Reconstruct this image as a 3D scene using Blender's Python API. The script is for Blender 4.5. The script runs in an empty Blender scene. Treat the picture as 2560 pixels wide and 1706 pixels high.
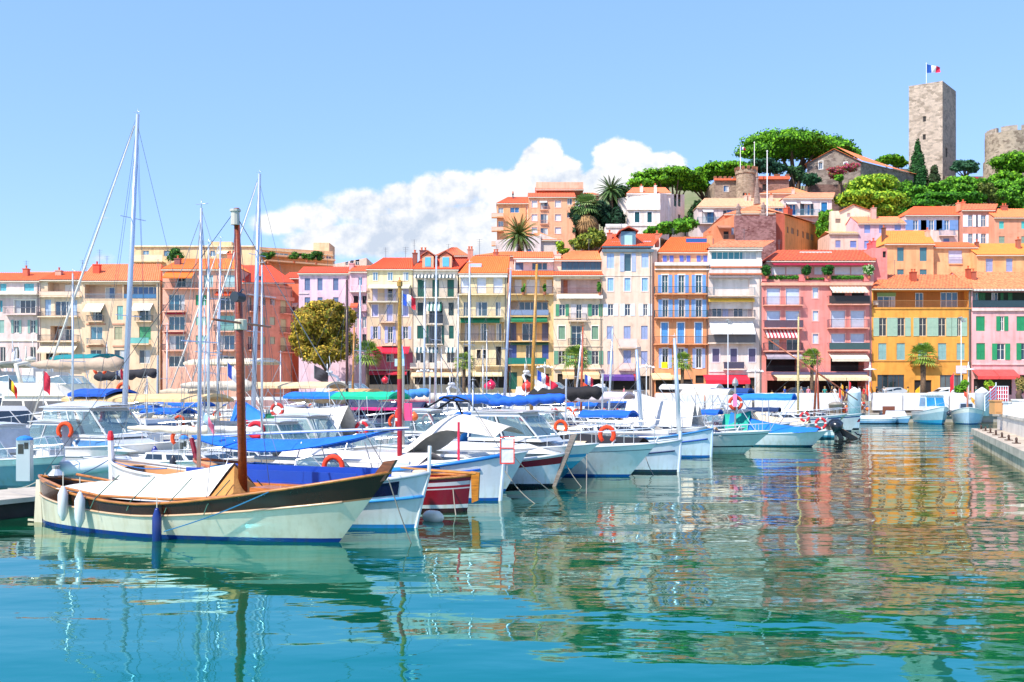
import bpy, bmesh, math, random
from mathutils import Vector, Matrix, noise
R = math.radians
rng = random.Random(7)
scene = bpy.context.scene
COL = scene.collection
F, H, YH = 2489.0, 3.2, 982.0          # focal length in photo pixels, eye height, horizon row
STREET = 2.2

def W(px, py, Y):
    return Vector(((px-1280)*Y/F, Y, H-(py-YH)*Y/F))
def onw(px, py, z=0.0):
    Y = F*(H-z)/(py-YH)
    return Vector(((px-1280)*Y/F, Y, z))

# ------------------------------------------------------------------ materials
_mc = {}
def lin(c):
    if isinstance(c, str):
        c = c.lstrip('#'); c = [int(c[i:i+2], 16)/255 for i in (0, 2, 4)]
        c = [x/12.92 if x <= .04045 else ((x+.055)/1.055)**2.4 for x in c]
    return tuple(c)
def mat(key, col, rough=.6, metal=0., var=.12, vscale=1.2, bump=0., bscale=8., spec=.5, col2=None, coat=0., stretch=None, bdist=.05):
    k = (key, str(col), rough, metal, var, bump, str(col2))
    if k in _mc: return _mc[k]
    m = bpy.data.materials.new(key); m.use_nodes = True
    nt = m.node_tree; N = nt.nodes; Lk = nt.links
    p = N['Principled BSDF']; c = lin(col)
    p.inputs['Roughness'].default_value = rough; p.inputs['Metallic'].default_value = metal
    p.inputs['Specular IOR Level'].default_value = spec
    p.inputs['Coat Weight'].default_value = coat
    geo = N.new('ShaderNodeTexCoord'); src = geo.outputs['Object']
    if stretch:
        mp = N.new('ShaderNodeMapping'); mp.inputs['Scale'].default_value = stretch
        Lk.new(src, mp.inputs['Vector']); src = mp.outputs['Vector']
    if var > 0:
        n = N.new('ShaderNodeTexNoise'); n.inputs['Scale'].default_value = vscale; n.inputs['Detail'].default_value = 6
        n.inputs['Roughness'].default_value = .65
        Lk.new(src, n.inputs['Vector'])
        r = N.new('ShaderNodeValToRGB'); r.color_ramp.elements[0].position = .3; r.color_ramp.elements[1].position = .7
        a = lin(col2) if col2 else tuple(x*(1-var*1.6) for x in c)
        b = c if col2 else tuple(min(1, x*(1+var*.5)) for x in c)
        r.color_ramp.elements[0].color = (*a, 1); r.color_ramp.elements[1].color = (*b, 1)
        Lk.new(n.outputs['Fac'], r.inputs['Fac']); Lk.new(r.outputs['Color'], p.inputs['Base Color'])
    else:
        p.inputs['Base Color'].default_value = (*c, 1)
    if bump > 0:
        n2 = N.new('ShaderNodeTexNoise'); n2.inputs['Scale'].default_value = bscale; n2.inputs['Detail'].default_value = 4
        Lk.new(src, n2.inputs['Vector'])
        b = N.new('ShaderNodeBump'); b.inputs['Strength'].default_value = bump; b.inputs['Distance'].default_value = bdist
        Lk.new(n2.outputs['Fac'], b.inputs['Height']); Lk.new(b.outputs['Normal'], p.inputs['Normal'])
    _mc[k] = m
    return m
def stucco(c):
    c = lin(c); c = (min(.8, c[0]*.98+.01), min(.72, c[1]*.93+.006), min(.66, c[2]*.87+.01))
    k = ('stc', str(c))
    if k in _mc: return _mc[k]
    m = mat('stucco', c, .88, var=.10, vscale=.3, bump=.35, bscale=12); nt = m.node_tree; N = nt.nodes; Lk = nt.links; p = N['Principled BSDF']
    src = p.inputs['Base Color'].links[0].from_socket; tc = N.new('ShaderNodeTexCoord'); last = src
    for sc, st, lo, pos in ((1., (2.2, 2.2, .2), .86, (.36, .56)), (1.1, (1, 1, 1), .88, (.33, .46))):      # rain streaks, patched plaster
        mp = N.new('ShaderNodeMapping'); mp.inputs['Scale'].default_value = st; Lk.new(tc.outputs['Object'], mp.inputs['Vector'])
        n = N.new('ShaderNodeTexNoise'); n.inputs['Scale'].default_value = sc; n.inputs['Detail'].default_value = 7; Lk.new(mp.outputs[0], n.inputs['Vector'])
        r = N.new('ShaderNodeValToRGB'); r.color_ramp.elements[0].position, r.color_ramp.elements[1].position = pos; r.color_ramp.elements[0].color = (lo, lo*.98, lo*.95, 1); r.color_ramp.elements[1].color = (1, 1, 1, 1); Lk.new(n.outputs['Fac'], r.inputs[0])
        x = N.new('ShaderNodeMixRGB'); x.blend_type = 'MULTIPLY'; x.inputs[0].default_value = 1; Lk.new(last, x.inputs[1]); Lk.new(r.outputs[0], x.inputs[2]); last = x.outputs[0]
    Lk.new(last, p.inputs['Base Color']); _mc[k] = m; return m
def paint(c): return mat('painted_wood', c, .45, var=.08, vscale=2.)
def gel(c):
    c = tuple(x*.86 for x in lin(c)); k = ('gelx', str(c))
    if k in _mc: return _mc[k]
    m = mat('boat_paint', c, .24, var=.10, vscale=1.1, coat=.25); nt = m.node_tree; N = nt.nodes; Lk = nt.links; p = N['Principled BSDF']
    src = p.inputs['Base Color'].links[0].from_socket; tc = N.new('ShaderNodeTexCoord'); sp = N.new('ShaderNodeSeparateXYZ'); Lk.new(tc.outputs['Object'], sp.inputs[0])
    mp = N.new('ShaderNodeMapping'); mp.inputs['Scale'].default_value = (7, 7, .8); Lk.new(tc.outputs['Object'], mp.inputs['Vector']); n = N.new('ShaderNodeTexNoise'); n.inputs['Scale'].default_value = 1; n.inputs['Detail'].default_value = 5; Lk.new(mp.outputs[0], n.inputs['Vector'])
    g = N.new('ShaderNodeMapRange'); g.inputs['From Min'].default_value = .05; g.inputs['From Max'].default_value = .75; g.inputs['To Min'].default_value = 1.; g.inputs['To Max'].default_value = .25; Lk.new(sp.outputs[2], g.inputs['Value'])     # weed, rust runs and scum climbing from the waterline
    r = N.new('ShaderNodeMapRange'); r.inputs['From Min'].default_value = .48; r.inputs['From Max'].default_value = .72; r.inputs['To Max'].default_value = .6; Lk.new(n.outputs['Fac'], r.inputs['Value'])
    q = N.new('ShaderNodeMath'); q.operation = 'MULTIPLY'; Lk.new(g.outputs[0], q.inputs[0]); Lk.new(r.outputs[0], q.inputs[1])
    x = N.new('ShaderNodeMixRGB'); Lk.new(q.outputs[0], x.inputs[0]); Lk.new(src, x.inputs[1]); x.inputs[2].default_value = (c[0]*.62+.03, c[1]*.56+.02, c[2]*.42+.01, 1); Lk.new(x.outputs[0], p.inputs['Base Color']); _mc[k] = m; return m
def canvas(c): return mat('canvas', tuple(round(x*(.84 if min(lin(c)) > .5 else .95), 4) for x in lin(c)), .8, var=.16, vscale=1.6, bump=.5, bscale=2.2, bdist=.12)
def wood(c): return mat('varnished_wood', c, .35, var=.35, vscale=3., stretch=(1, 8, 8), coat=.3)
def metal(c, r=.35): return mat('metal', c, r, metal=.6, var=.05)
def tilemat(c, c2): return mat('roof_tile', c, .8, var=.3, vscale=2.6, col2=c2, bump=.5, bscale=9)
def rail(c): return mat('railing_iron', c, .5, var=0)
def glass(c='#16303c'):
    return mat('window_glass', c, .06, var=.3, vscale=.6, spec=.9)
def clear_glass():
    if 'cg' in _mc: return _mc['cg']
    m = bpy.data.materials.new('windshield_glass'); m.use_nodes = True
    nt = m.node_tree; p = nt.nodes['Principled BSDF']; out = nt.nodes['Material Output']
    p.inputs['Base Color'].default_value = (.15, .25, .3, 1); p.inputs['Roughness'].default_value = .05
    t = nt.nodes.new('ShaderNodeBsdfTransparent'); t.inputs['Color'].default_value = (.8, .93, .95, 1)
    x = nt.nodes.new('ShaderNodeMixShader'); x.inputs[0].default_value = .5
    nt.links.new(t.outputs[0], x.inputs[1]); nt.links.new(p.outputs[0], x.inputs[2]); nt.links.new(x.outputs[0], out.inputs['Surface'])
    _mc['cg'] = m; return m
WHITE = '#e6e4e0'
def stone(c='#b8a890', c2='#7c6a58', sc=1.6):
    k = ('stone', c, c2, sc)
    if k in _mc: return _mc[k]
    m = bpy.data.materials.new('rubble_stone'); m.use_nodes = True
    nt = m.node_tree; N = nt.nodes; Lk = nt.links; p = N['Principled BSDF']; p.inputs['Roughness'].default_value = .95
    tc = N.new('ShaderNodeTexCoord'); mp = N.new('ShaderNodeMapping'); mp.inputs['Scale'].default_value = (sc, sc, sc*1.7)
    Lk.new(tc.outputs['Object'], mp.inputs['Vector'])
    v = N.new('ShaderNodeTexVoronoi'); v.inputs['Scale'].default_value = 1.0; Lk.new(mp.outputs[0], v.inputs['Vector'])
    e = N.new('ShaderNodeTexVoronoi'); e.feature = 'DISTANCE_TO_EDGE'; Lk.new(mp.outputs[0], e.inputs['Vector'])
    n = N.new('ShaderNodeTexNoise'); n.inputs['Scale'].default_value = .5; n.inputs['Detail'].default_value = 8; Lk.new(tc.outputs['Object'], n.inputs['Vector'])
    sep = N.new('ShaderNodeSeparateColor'); Lk.new(v.outputs['Color'], sep.inputs[0])
    ad = N.new('ShaderNodeMath'); ad.operation = 'MULTIPLY_ADD'; ad.inputs[1].default_value = .45; Lk.new(sep.outputs[0], ad.inputs[0]); Lk.new(n.outputs['Fac'], ad.inputs[2])
    r = N.new('ShaderNodeValToRGB'); r.color_ramp.elements[0].position = .4; r.color_ramp.elements[1].position = .85
    r.color_ramp.elements[0].color = (*lin(c2), 1); r.color_ramp.elements[1].color = (*lin(c), 1); Lk.new(ad.outputs[0], r.inputs[0])
    Lk.new(r.outputs[0], p.inputs['Base Color'])
    mr = N.new('ShaderNodeMapRange'); mr.inputs['From Max'].default_value = .14; Lk.new(e.outputs['Distance'], mr.inputs['Value'])
    mo = N.new('ShaderNodeMixRGB'); mo.blend_type = 'MULTIPLY'; mo.inputs[0].default_value = .3; Lk.new(r.outputs[0], mo.inputs[1]); Lk.new(mr.outputs[0], mo.inputs[2]); Lk.new(mo.outputs[0], p.inputs['Base Color'])
    a2 = N.new('ShaderNodeMath'); a2.operation = 'MULTIPLY_ADD'; a2.inputs[1].default_value = .6; Lk.new(sep.outputs[1], a2.inputs[0]); Lk.new(mr.outputs[0], a2.inputs[2])
    b = N.new('ShaderNodeBump'); b.inputs['Strength'].default_value = .9; b.inputs['Distance'].default_value = .16
    Lk.new(a2.outputs[0], b.inputs['Height']); Lk.new(b.outputs[0], p.inputs['Normal'])
    _mc[k] = m; return m

# ------------------------------------------------------------------ mesh builder
class MB:
    def __init__(s): s.v = []; s.f = []; s.m = []; s.mats = []
    def mi(s, m):
        if m is None: return 0
        if m not in s.mats: s.mats.append(m)
        return s.mats.index(m)
    def add(s, vs, fs, m=None):
        o = len(s.v); k = s.mi(m); s.v += [tuple(v) for v in vs]
        for f in fs: s.f.append([i+o for i in f]); s.m.append(k)
    def quad(s, a, b, c, d, m=None): s.add([a, b, c, d], [(0, 1, 2, 3)], m)
    def hexa(s, p, m=None):
        s.add(p, [(0, 3, 2, 1), (4, 5, 6, 7), (0, 1, 5, 4), (1, 2, 6, 5), (2, 3, 7, 6), (3, 0, 4, 7)], m)
    def box(s, x0, x1, y0, y1, z0, z1, m=None):
        s.hexa([(x0, y0, z0), (x1, y0, z0), (x1, y1, z0), (x0, y1, z0), (x0, y0, z1), (x1, y0, z1), (x1, y1, z1), (x0, y1, z1)], m)
    def tube(s, a, b, r0, r1=None, n=6, m=None, cap=True):
        a = Vector(a); b = Vector(b); r1 = r0 if r1 is None else r1
        d = (b-a)
        if d.length < 1e-6: return
        d.normalize(); u = d.orthogonal().normalized(); w = d.cross(u)
        vs = []
        for p, r in ((a, r0), (b, r1)):
            for i in range(n):
                t = 2*math.pi*i/n; vs.append(p+u*(r*math.cos(t))+w*(r*math.sin(t)))
        fs = [(i, (i+1) % n, n+(i+1) % n, n+i) for i in range(n)]
        if cap: fs += [tuple(range(n))[::-1], tuple(range(n, 2*n))]
        s.add(vs, fs, m)
    def path(s, pts, r, n=5, m=None):
        pts = [Vector(p) for p in pts]; rs = r if isinstance(r, (list, tuple)) else [r]*len(pts)
        prev = None; vs = []
        for i, p in enumerate(pts):
            d = (pts[min(i+1, len(pts)-1)]-pts[max(i-1, 0)]).normalized()
            u = d.orthogonal().normalized() if prev is None else (prev-d*prev.dot(d)).normalized()
            prev = u; w = d.cross(u)
            for k in range(n):
                t = 2*math.pi*k/n; vs.append(p+u*(rs[i]*math.cos(t))+w*(rs[i]*math.sin(t)))
        fs = []
        for i in range(len(pts)-1):
            for k in range(n): fs.append((i*n+k, i*n+(k+1) % n, (i+1)*n+(k+1) % n, (i+1)*n+k))
        fs += [tuple(range(n))[::-1], tuple(range(len(vs)-n, len(vs)))]
        s.add(vs, fs, m)
    def lathe(s, prof, c=(0, 0, 0), n=12, m=None, sx=1, sy=1):
        vs = []
        for r, z in prof:
            for i in range(n):
                t = 2*math.pi*i/n; vs.append((c[0]+r*sx*math.cos(t), c[1]+r*sy*math.sin(t), c[2]+z))
        fs = []
        for j in range(len(prof)-1):
            for i in range(n): fs.append((j*n+i, j*n+(i+1) % n, (j+1)*n+(i+1) % n, (j+1)*n+i))
        fs += [tuple(range(n))[::-1], tuple(range(len(vs)-n, len(vs)))]
        s.add(vs, fs, m)
    def torus(s, c, R0, r0, ax='y', n=18, k=8, m=None, m2=None):
        vs = []
        for i in range(n):
            a = 2*math.pi*i/n
            for j in range(k):
                b = 2*math.pi*j/k; rr = R0+r0*math.cos(b); h = r0*math.sin(b)
                p = (rr*math.cos(a), h, rr*math.sin(a)) if ax == 'y' else ((h, rr*math.cos(a), rr*math.sin(a)) if ax == 'x' else (rr*math.cos(a), rr*math.sin(a), h))
                vs.append((c[0]+p[0], c[1]+p[1], c[2]+p[2]))
        o = len(s.v); s.v += vs; k1 = s.mi(m); k2 = s.mi(m2 or m)
        for i in range(n):
            for j in range(k):
                s.f.append([o+i*k+j, o+i*k+(j+1) % k, o+((i+1) % n)*k+(j+1) % k, o+((i+1) % n)*k+j])
                s.m.append(k2 if (i % 5 == 0 and m2) else k1)
    def grid(s, fn, nu, nv, m=None):
        vs = [fn(i/nu, j/nv) for j in range(nv+1) for i in range(nu+1)]
        fs = [(j*(nu+1)+i, j*(nu+1)+i+1, (j+1)*(nu+1)+i+1, (j+1)*(nu+1)+i) for j in range(nv) for i in range(nu)]
        s.add(vs, fs, m)
    def build(s, name, m=None, parent=None, org=None, smooth=False):
        me = bpy.data.meshes.new(name)
        o = Vector(org) if org is not None else Vector((0, 0, 0))
        me.from_pydata([(v[0]-o.x, v[1]-o.y, v[2]-o.z) for v in s.v], [], s.f)
        if s.mats:
            for x in s.mats: me.materials.append(x)
            if m and m not in s.mats: pass
            me.polygons.foreach_set('material_index', s.m)
        elif m: me.materials.append(m)
        if smooth: me.polygons.foreach_set('use_smooth', [True]*len(me.polygons))
        me.update()
        ob = bpy.data.objects.new(name, me); COL.objects.link(ob)
        if parent is not None: ob.parent = parent
        elif org is not None: ob.location = o
        return ob

def tag(o, label=None, cat=None, group=None, kind=None):
    if label: o['label'] = label
    if cat: o['category'] = cat
    if group: o['group'] = group
    if kind: o['kind'] = kind
    return o
def thing(name, label, cat, loc=(0, 0, 0), rz=0., group=None):
    o = bpy.data.objects.new(name, None); COL.objects.link(o)
    o.location = loc; o.rotation_euler = (0, 0, rz); o.empty_display_size = .3
    return tag(o, label, cat, group)
KIDS = {}
def copy_tree(o, parent=None):
    c = o.copy(); COL.objects.link(c)
    if parent is not None: c.parent = parent
    for ch in list(o.children): copy_tree(ch, c)
    return c
WATER_COL = (.002, .096, .044)
WAVE = (.14, .026, .0045)
SUN_AZ, SUN_ALT = R(-43), R(50)      # azimuth measured from behind the camera's view axis (towards -y), negative = left
_d = Vector((math.sin(SUN_AZ), -math.cos(SUN_AZ), 0))*math.cos(SUN_ALT); SUN_DIR = Vector((_d.x, _d.y, math.sin(SUN_ALT))).normalized()
SUN_EL = SUN_ALT; SUN_ROT = math.atan2(SUN_DIR.x, SUN_DIR.y)
CLOUD = ((2.9, 3.3, 3.95), (4.9, 4.9, 4.9)); SKY_TINT = (1.0, .98, 1.12); PALE = (0.5, (1.5, 3.0, 6.2)); SKY_STR = .13; SUN_STR = 4.0; EXPO = .8
# ------------------------------------------------------------------ terrain
def sstep(a, b, x):
    t = max(0, min(1, (x-a)/(b-a))); return t*t*(3-2*t)
def terrain(x, y):
    if y < 141: return STREET-.05
    a = x/max(y, 1)
    g = .22+.78*sstep(-.12, .12, a)
    return STREET-.05+50*sstep(120, 240, y)*g*sstep(141, 160, y)

# ------------------------------------------------------------------ facades
Z1 = (0, 560, 4.355); Z2 = (400, 560, 4.356); Z3 = (880, 560, 3.734); Z4 = (1260, 560, 3.734); Z5 = (1600, 560, 3.564)
Z6 = (1880, 560, 3.564); Z7 = (2160, 560, 3.135); H1 = (1200, 320, 4.202); H2 = (1720, 300, 4.6125); H3 = (2140, 140, 3.136)

class Fac:
    def __init__(s, zoom, x0, x1, Y0, Y1=None):
        Y1 = Y0 if Y1 is None else Y1
        s.z = zoom; s.x0 = x0; s.x1 = x1
        pa = zoom[0]+x0/zoom[2]; pb = zoom[0]+x1/zoom[2]
        s.A = Vector(((pa-1280)*Y0/F, Y0, 0)); s.B = Vector(((pb-1280)*Y1/F, Y1, 0))
        s.L = (s.B-s.A).length; s.U = (s.B-s.A).normalized(); s.N = Vector((s.U.y, -s.U.x, 0))
    def uz(s, zx, zy):
        px = s.z[0]+zx/s.z[2]; py = s.z[1]+zy/s.z[2]; k = (px-1280)/F
        # A + t U on ray x = k y
        t = (k*s.A.y-s.A.x)/(s.U.x-k*s.U.y)
        Y = s.A.y+t*s.U.y
        return t, H-(py-YH)*Y/F
    def P(s, u, z, n): 
        v = s.A+s.U*u+s.N*n; return Vector((v.x, v.y, z))
    def box(s, mb, u0, u1, z0, z1, n0, n1, m=None):
        if u0 > u1: u0, u1 = u1, u0
        if z0 > z1: z0, z1 = z1, z0
        P = s.P
        mb.hexa([P(u0, z0, n1), P(u1, z0, n1), P(u1, z0, n0), P(u0, z0, n0), P(u0, z1, n1), P(u1, z1, n1), P(u1, z1, n0), P(u0, z1, n0)], m)

class Bld:
    def __init__(s, name, label, cat, zoom, x0, x1, ytop, Y, col, Y1=None, depth=11, base=None, wallmat=None, root=None, group=None, back=None):
        s.f = Fac(zoom, x0, x1, Y, Y1); f = s.f
        s.depth = depth; s.col = col; s.wm = wallmat or stucco(col)
        mid = f.P(f.L/2, 0, -depth/2)
        s.u1 = f.L; s.ztop = f.uz(x0, ytop)[1]
        s.ztopR = f.uz(x1, ytop)[1] if Y1 else s.ztop
        gz = min(terrain(*f.P(u, 0, n).xy) for u in (0, f.L) for n in (0, -depth)) if Y > 140 else STREET
        s.z0 = (gz-1.5 if Y > 140 else STREET-.3) if base is None else base
        s.root = root or thing(name, label, cat, (mid.x, mid.y, max(s.z0, STREET)), group=group or 'buildings along the harbour and up the hill')
        s.org = s.root.location.copy(); s.holes = []
        s.extra = []
    def part(s, mb, name, m=None, parent=None, smooth=False):
        return mb.build(name, m, parent or s.root, s.org, smooth)
    def bx(s, name, x0, y0, x1, y1, n0, n1, m, parent=None):
        u0, za = s.f.uz(x0, y0); u1, zb = s.f.uz(x1, y1); mb = MB(); s.f.box(mb, u0, u1, zb, za, n0, n1)
        return s.part(mb, name, m, parent)
    def win(s, x0, y0, x1, y1, kind='w', c='#7f9bb8', fc='#e8e2d8', on=None, sw=None, gc='#1c3c4c', trim=None, bar=True):
        f = s.f; u0, za = f.uz(x0, y0); u1, zb = f.uz(x1, y1)
        n = on if on is not None else 0.
        dep = .16
        if on is None: s.holes.append((u0, u1, zb, za, .22)); b = -.16
        else: b = n+.02
        if trim:
            mb = MB(); t = .12
            for q in ((u0-t, u0, zb, za+t), (u1, u1+t, zb, za+t), (u0, u1, za, za+t), (u0-t, u1+t, zb-.1, zb-.003)): f.box(mb, *q, n-.05, n+.045)
            s.part(mb, 'window_surround', paint(trim))
        if kind in 'wo':
            mb = MB(); t = .06; fr = .05
            f.box(mb, u0, u0+t, zb, za, b, b+fr); f.box(mb, u1-t, u1, zb, za, b, b+fr)
            f.box(mb, u0+t, u1-t, za-t, za, b, b+fr); f.box(mb, u0+t, u1-t, zb, zb+t, b, b+fr)
            w = u1-u0; k = max(1, round(w/.75))
            if bar:
                for i in range(1, k+1 if k == 1 else k):
                    uu = u0+w*(i/ (k if k > 1 else 2)); f.box(mb, uu-.035, uu+.035, zb+t, za-t, b, b+fr-.003)
                if kind == 'o' and w < 1.6:
                    zz = zb+(za-zb)*.62; f.box(mb, u0+t, u1-t, zz-.02, zz+.02, b, b+fr-.006)
            wo = s.part(mb, 'window', paint(fc))
            mb = MB(); f.box(mb, u0+.002, u1-.002, zb+.002, za-.002, b-.05, b+.015)
            s.part(mb, 'pane', glass(gc), wo)
            if kind == 'w' and (za-zb) > 1. and rng.random() < .45:      # a curtain half drawn behind the glass line
                mb = MB(); cw = (u1-u0)*rng.choice((.22, .3, .4)); l = rng.random() < .5
                a = u0+.06 if l else u1-.06-cw
                f.box(mb, a, a+cw, zb+.07, za-.07, b+.017, b+.03)
                s.part(mb, 'curtain', canvas('#c9ccd0'), wo)
            if kind == 'o':
                sw_ = sw or (u1-u0)*.55
                for a, bb in ((u0-sw_-.02, u0-.02), (u1+.02, u1+sw_+.02)): s.shut(a, bb, zb, za, n+.01, c)
        elif kind == 's':
            h = (u0+u1)/2
            if u1-u0 > .7:
                s.shut(u0+.01, h-.01, zb, za, b+.04, c); s.shut(h+.01, u1-.01, zb, za, b+.04, c)
            else: s.shut(u0+.01, u1-.01, zb, za, b+.04, c)
            mb = MB(); f.box(mb, u0+.002, u1-.002, zb+.002, za-.002, b-.04, b+.01); s.part(mb, 'window_back', paint('#3a3a3c'))
        elif kind == 'r':
            mb = MB(); f.box(mb, u0, u1, zb, za, b-.04, b+.03)
            k = int((za-zb)/.16)
            for i in range(k): f.box(mb, u0+.03, u1-.03, zb+.02+i*.16, zb+.13+i*.16, b+.032, b+.045)
            s.part(mb, 'roller_blind', paint(c))
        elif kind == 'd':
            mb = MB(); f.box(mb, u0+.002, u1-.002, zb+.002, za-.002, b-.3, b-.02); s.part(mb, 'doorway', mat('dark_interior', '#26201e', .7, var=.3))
    def shut(s, a, b, z0, z1, n, c):
        f = s.f; mb = MB(); t = .05
        f.box(mb, a, b, z0+.01, z1-.01, n, n+.025)
        f.box(mb, a, a+t, z0, z1, n+.027, n+.05); f.box(mb, b-t, b, z0, z1, n+.027, n+.05)
        zm = (z0+z1)/2
        for q in (z0, zm-t/2, z1-t): f.box(mb, a+t, b-t, q+.002, q+t-.002, n+.027, n+.047)
        k = max(2, int((z1-z0)/.13))
        for i in range(k):
            zz = z0+(i+.5)*(z1-z0)/k
            f.box(mb, a+t+.002, b-t-.002, zz-.02, zz+.01, n+.027, n+.037)
        s.part(mb, 'shutter', paint(c))
    def rows(s, xs, ys, kind='w', c='#7f9bb8', **k):
        for (a, b) in xs:
            for (p, q) in ys: s.win(a, p, b, q, kind, c, **k)
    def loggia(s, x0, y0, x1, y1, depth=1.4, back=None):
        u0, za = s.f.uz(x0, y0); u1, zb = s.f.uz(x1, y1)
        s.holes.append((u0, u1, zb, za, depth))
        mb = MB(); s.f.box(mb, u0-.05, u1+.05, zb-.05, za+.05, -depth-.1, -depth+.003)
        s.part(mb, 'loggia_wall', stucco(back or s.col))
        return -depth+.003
    def balc(s, x0, x1, ytop, ybot, c='#3a3f44', out=.9, panel=None, slab=None, sh=.14, glassy=False, bracket=False):
        f = s.f; u0, za = f.uz(x0, ytop); u1, zb = f.uz(x1, ybot)
        mb = MB(); f.box(mb, u0, u1, zb-sh, zb, .001, out)
        if bracket:
            k = max(2, int((u1-u0)/1.9))
            for i in range(k+1):
                uu = u0+.25+(u1-u0-.5)*i/k; f.box(mb, uu-.09, uu+.09, zb-.55, zb-sh-.001, .001, .3); f.box(mb, uu-.08, uu+.08, zb-.3, zb-sh-.001, .3, .6)
        b = s.part(mb, 'balcony', stucco(slab or s.col))
        mb = MB(); o = out-.05
        f.box(mb, u0, u1, za-.05, za, o-.02, o+.02); f.box(mb, u0, u1, zb+.06, zb+.09, o-.015, o+.015)
        for e in (u0, u1-.03):
            f.box(mb, e, e+.03, zb, za-.05, o-.015, o+.015)
            if out > .3: f.box(mb, e, e+.03, za-.05, za-.002, .001, o-.021)
        if panel is None:
            k = int((u1-u0)/.13)
            for i in range(1, k):
                uu = u0+(u1-u0)*i/k; f.box(mb, uu-.012, uu+.012, zb+.09, za-.05, o-.01, o+.01)
            if out > .3:
                for e in (u0+.015, u1-.015):
                    for j in range(1, int(o/.13)):
                        f.box(mb, e-.01, e+.01, zb, za-.05, j*.13-.01, j*.13+.01)
        s.part(mb, 'railing', rail(c), b)
        if panel:
            mb = MB(); f.box(mb, u0+.03, u1-.03, zb+.09, za-.055, o-.01, o+.01)
            s.part(mb, 'panel', mat('balcony_panel', panel, .5, var=.1), b)
        return b
    def awn(s, x0, x1, ytop, ybot, c, out=1.2, c2=None, n0=0., val=.18, box=True):
        f = s.f; u0, za = f.uz(x0, ytop); u1, zb = f.uz(x1, ybot)
        cm = canvas(c); k = max(1, int((u1-u0)/.22)) if c2 else 1
        c2m = canvas(c2) if c2 else cm; mb = MB()
        for i in range(k):
            a = u0+(u1-u0)*i/k; b = u0+(u1-u0)*(i+1)/k; m = cm if i % 2 == 0 else c2m
            P = f.P; t = .03
            mb.hexa([P(a, za-t, n0+.02), P(b, za-t, n0+.02), P(b, zb-t, n0+out), P(a, zb-t, n0+out), P(a, za, n0+.02), P(b, za, n0+.02), P(b, zb, n0+out), P(a, zb, n0+out)], m)
            f.box(mb, a, b, zb-val, zb-.031, n0+out-.01, n0+out+.01, m)
        a = s.part(mb, 'awning')
        if box:
            mb = MB()
            for e in (u0+.1, (u0+u1)/2, u1-.1): mb.tube(f.P(e, zb-.05, n0+out), f.P(e, za-.35, n0+.03), .018, m=None)
            s.part(mb, 'awning_arm', metal('#c8c8c8'), a)
        return a
    def cornice(s, y, c='#f0e6d8', h=.16, out=.14, x0=None, x1=None):
        f = s.f; u0, z = f.uz(x0 if x0 is not None else f.x0, y); u1, z1 = f.uz(x1 if x1 is not None else f.x1, y)
        mb = MB(); f.box(mb, u0, u1, z-h, z, .001, out); s.part(mb, 'cornice', stucco(c))
    def roof(s, eave, ridge, rx=None, rd=5., c='#e8703a', c2='#b8481e', over=.4, back=True, fascia='#d8c8b4', pitch=.28, ex=None, gable=True):
        """corrugated tiled slope: eave row, ridge row (photo), ridge rx=(x0,x1), rd metres behind the facade"""
        f = s.f; x0, x1 = ex or (f.x0, f.x1)
        u0, ze = f.uz(x0, eave); u1, zeR = f.uz(x1, eave)
        r0, r1 = rx or (x0, x1)
        g = Fac(f.z, f.x0, f.x1, f.A.y, f.B.y)
        def back_uz(zx, zy, d):
            px = f.z[0]+zx/f.z[2]; py = f.z[1]+zy/f.z[2]; k = (px-1280)/F
            A = f.A-f.N*d; t = (k*A.y-A.x)/(f.U.x-k*f.U.y); Y = A.y+t*f.U.y
            return t, H-(py-YH)*Y/F
        v0, zr = back_uz(r0, ridge, rd); v1, zrR = back_uz(r1, ridge, rd)
        if rx is None: v0, v1 = u0, u1
        a, b, cc, d = f.P(u0-.1, ze, over), f.P(u1+.1, zeR, over), f.P(v1+(.1 if rx is None else 0), zrR, -rd), f.P(v0-(.1 if rx is None else 0), zr, -rd)
        mb = MB(); tile_quad(mb, a, b, cc, d, pitch)
        bz = min(ze, zeR)
        e0, e1 = f.P(u0-.1, ze, -s.depth-.2), f.P(u1+.1, zeR, -s.depth-.2)
        mb.quad(d, cc, e1, e0)
        if rx is not None or not gable:
            tile_quad(mb, f.P(u0-.1, ze, -s.depth-.2), a, d, d+(cc-d)*.001, pitch) if rx else None
            tile_quad(mb, b, e1, cc, cc, pitch) if rx else None
        ro = s.part(mb, 'roof', tilemat(c, c2), smooth=False)
        if rx is None and gable:
            dz = .05
            for u, z, zz in ((u0+.01, ze, zr), (u1-.01, zeR, zrR)):
                mb = MB(); q = [f.P(u, z-dz-.3, 0), f.P(u, z-dz, 0), f.P(u, zz-dz, -rd), f.P(u, z-dz, -s.depth), f.P(u, z-dz-.3, -s.depth)]
                mb.add(q, [(0, 1, 2, 3, 4)]); s.part(mb, 'gable', s.wm)
        mb = MB()
        P = f.P
        mb.hexa([P(u0-.1, ze-.16, over-.02), P(u1+.1, zeR-.16, over-.02), P(u1+.1, zeR-.16, 0), P(u0-.1, ze-.16, 0), P(u0-.1, ze-.03, over-.02), P(u1+.1, zeR-.03, over-.02), P(u1+.1, zeR-.03, 0), P(u0-.1, ze-.03, 0)])
        s.part(mb, 'eaves', paint(fascia))
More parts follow.
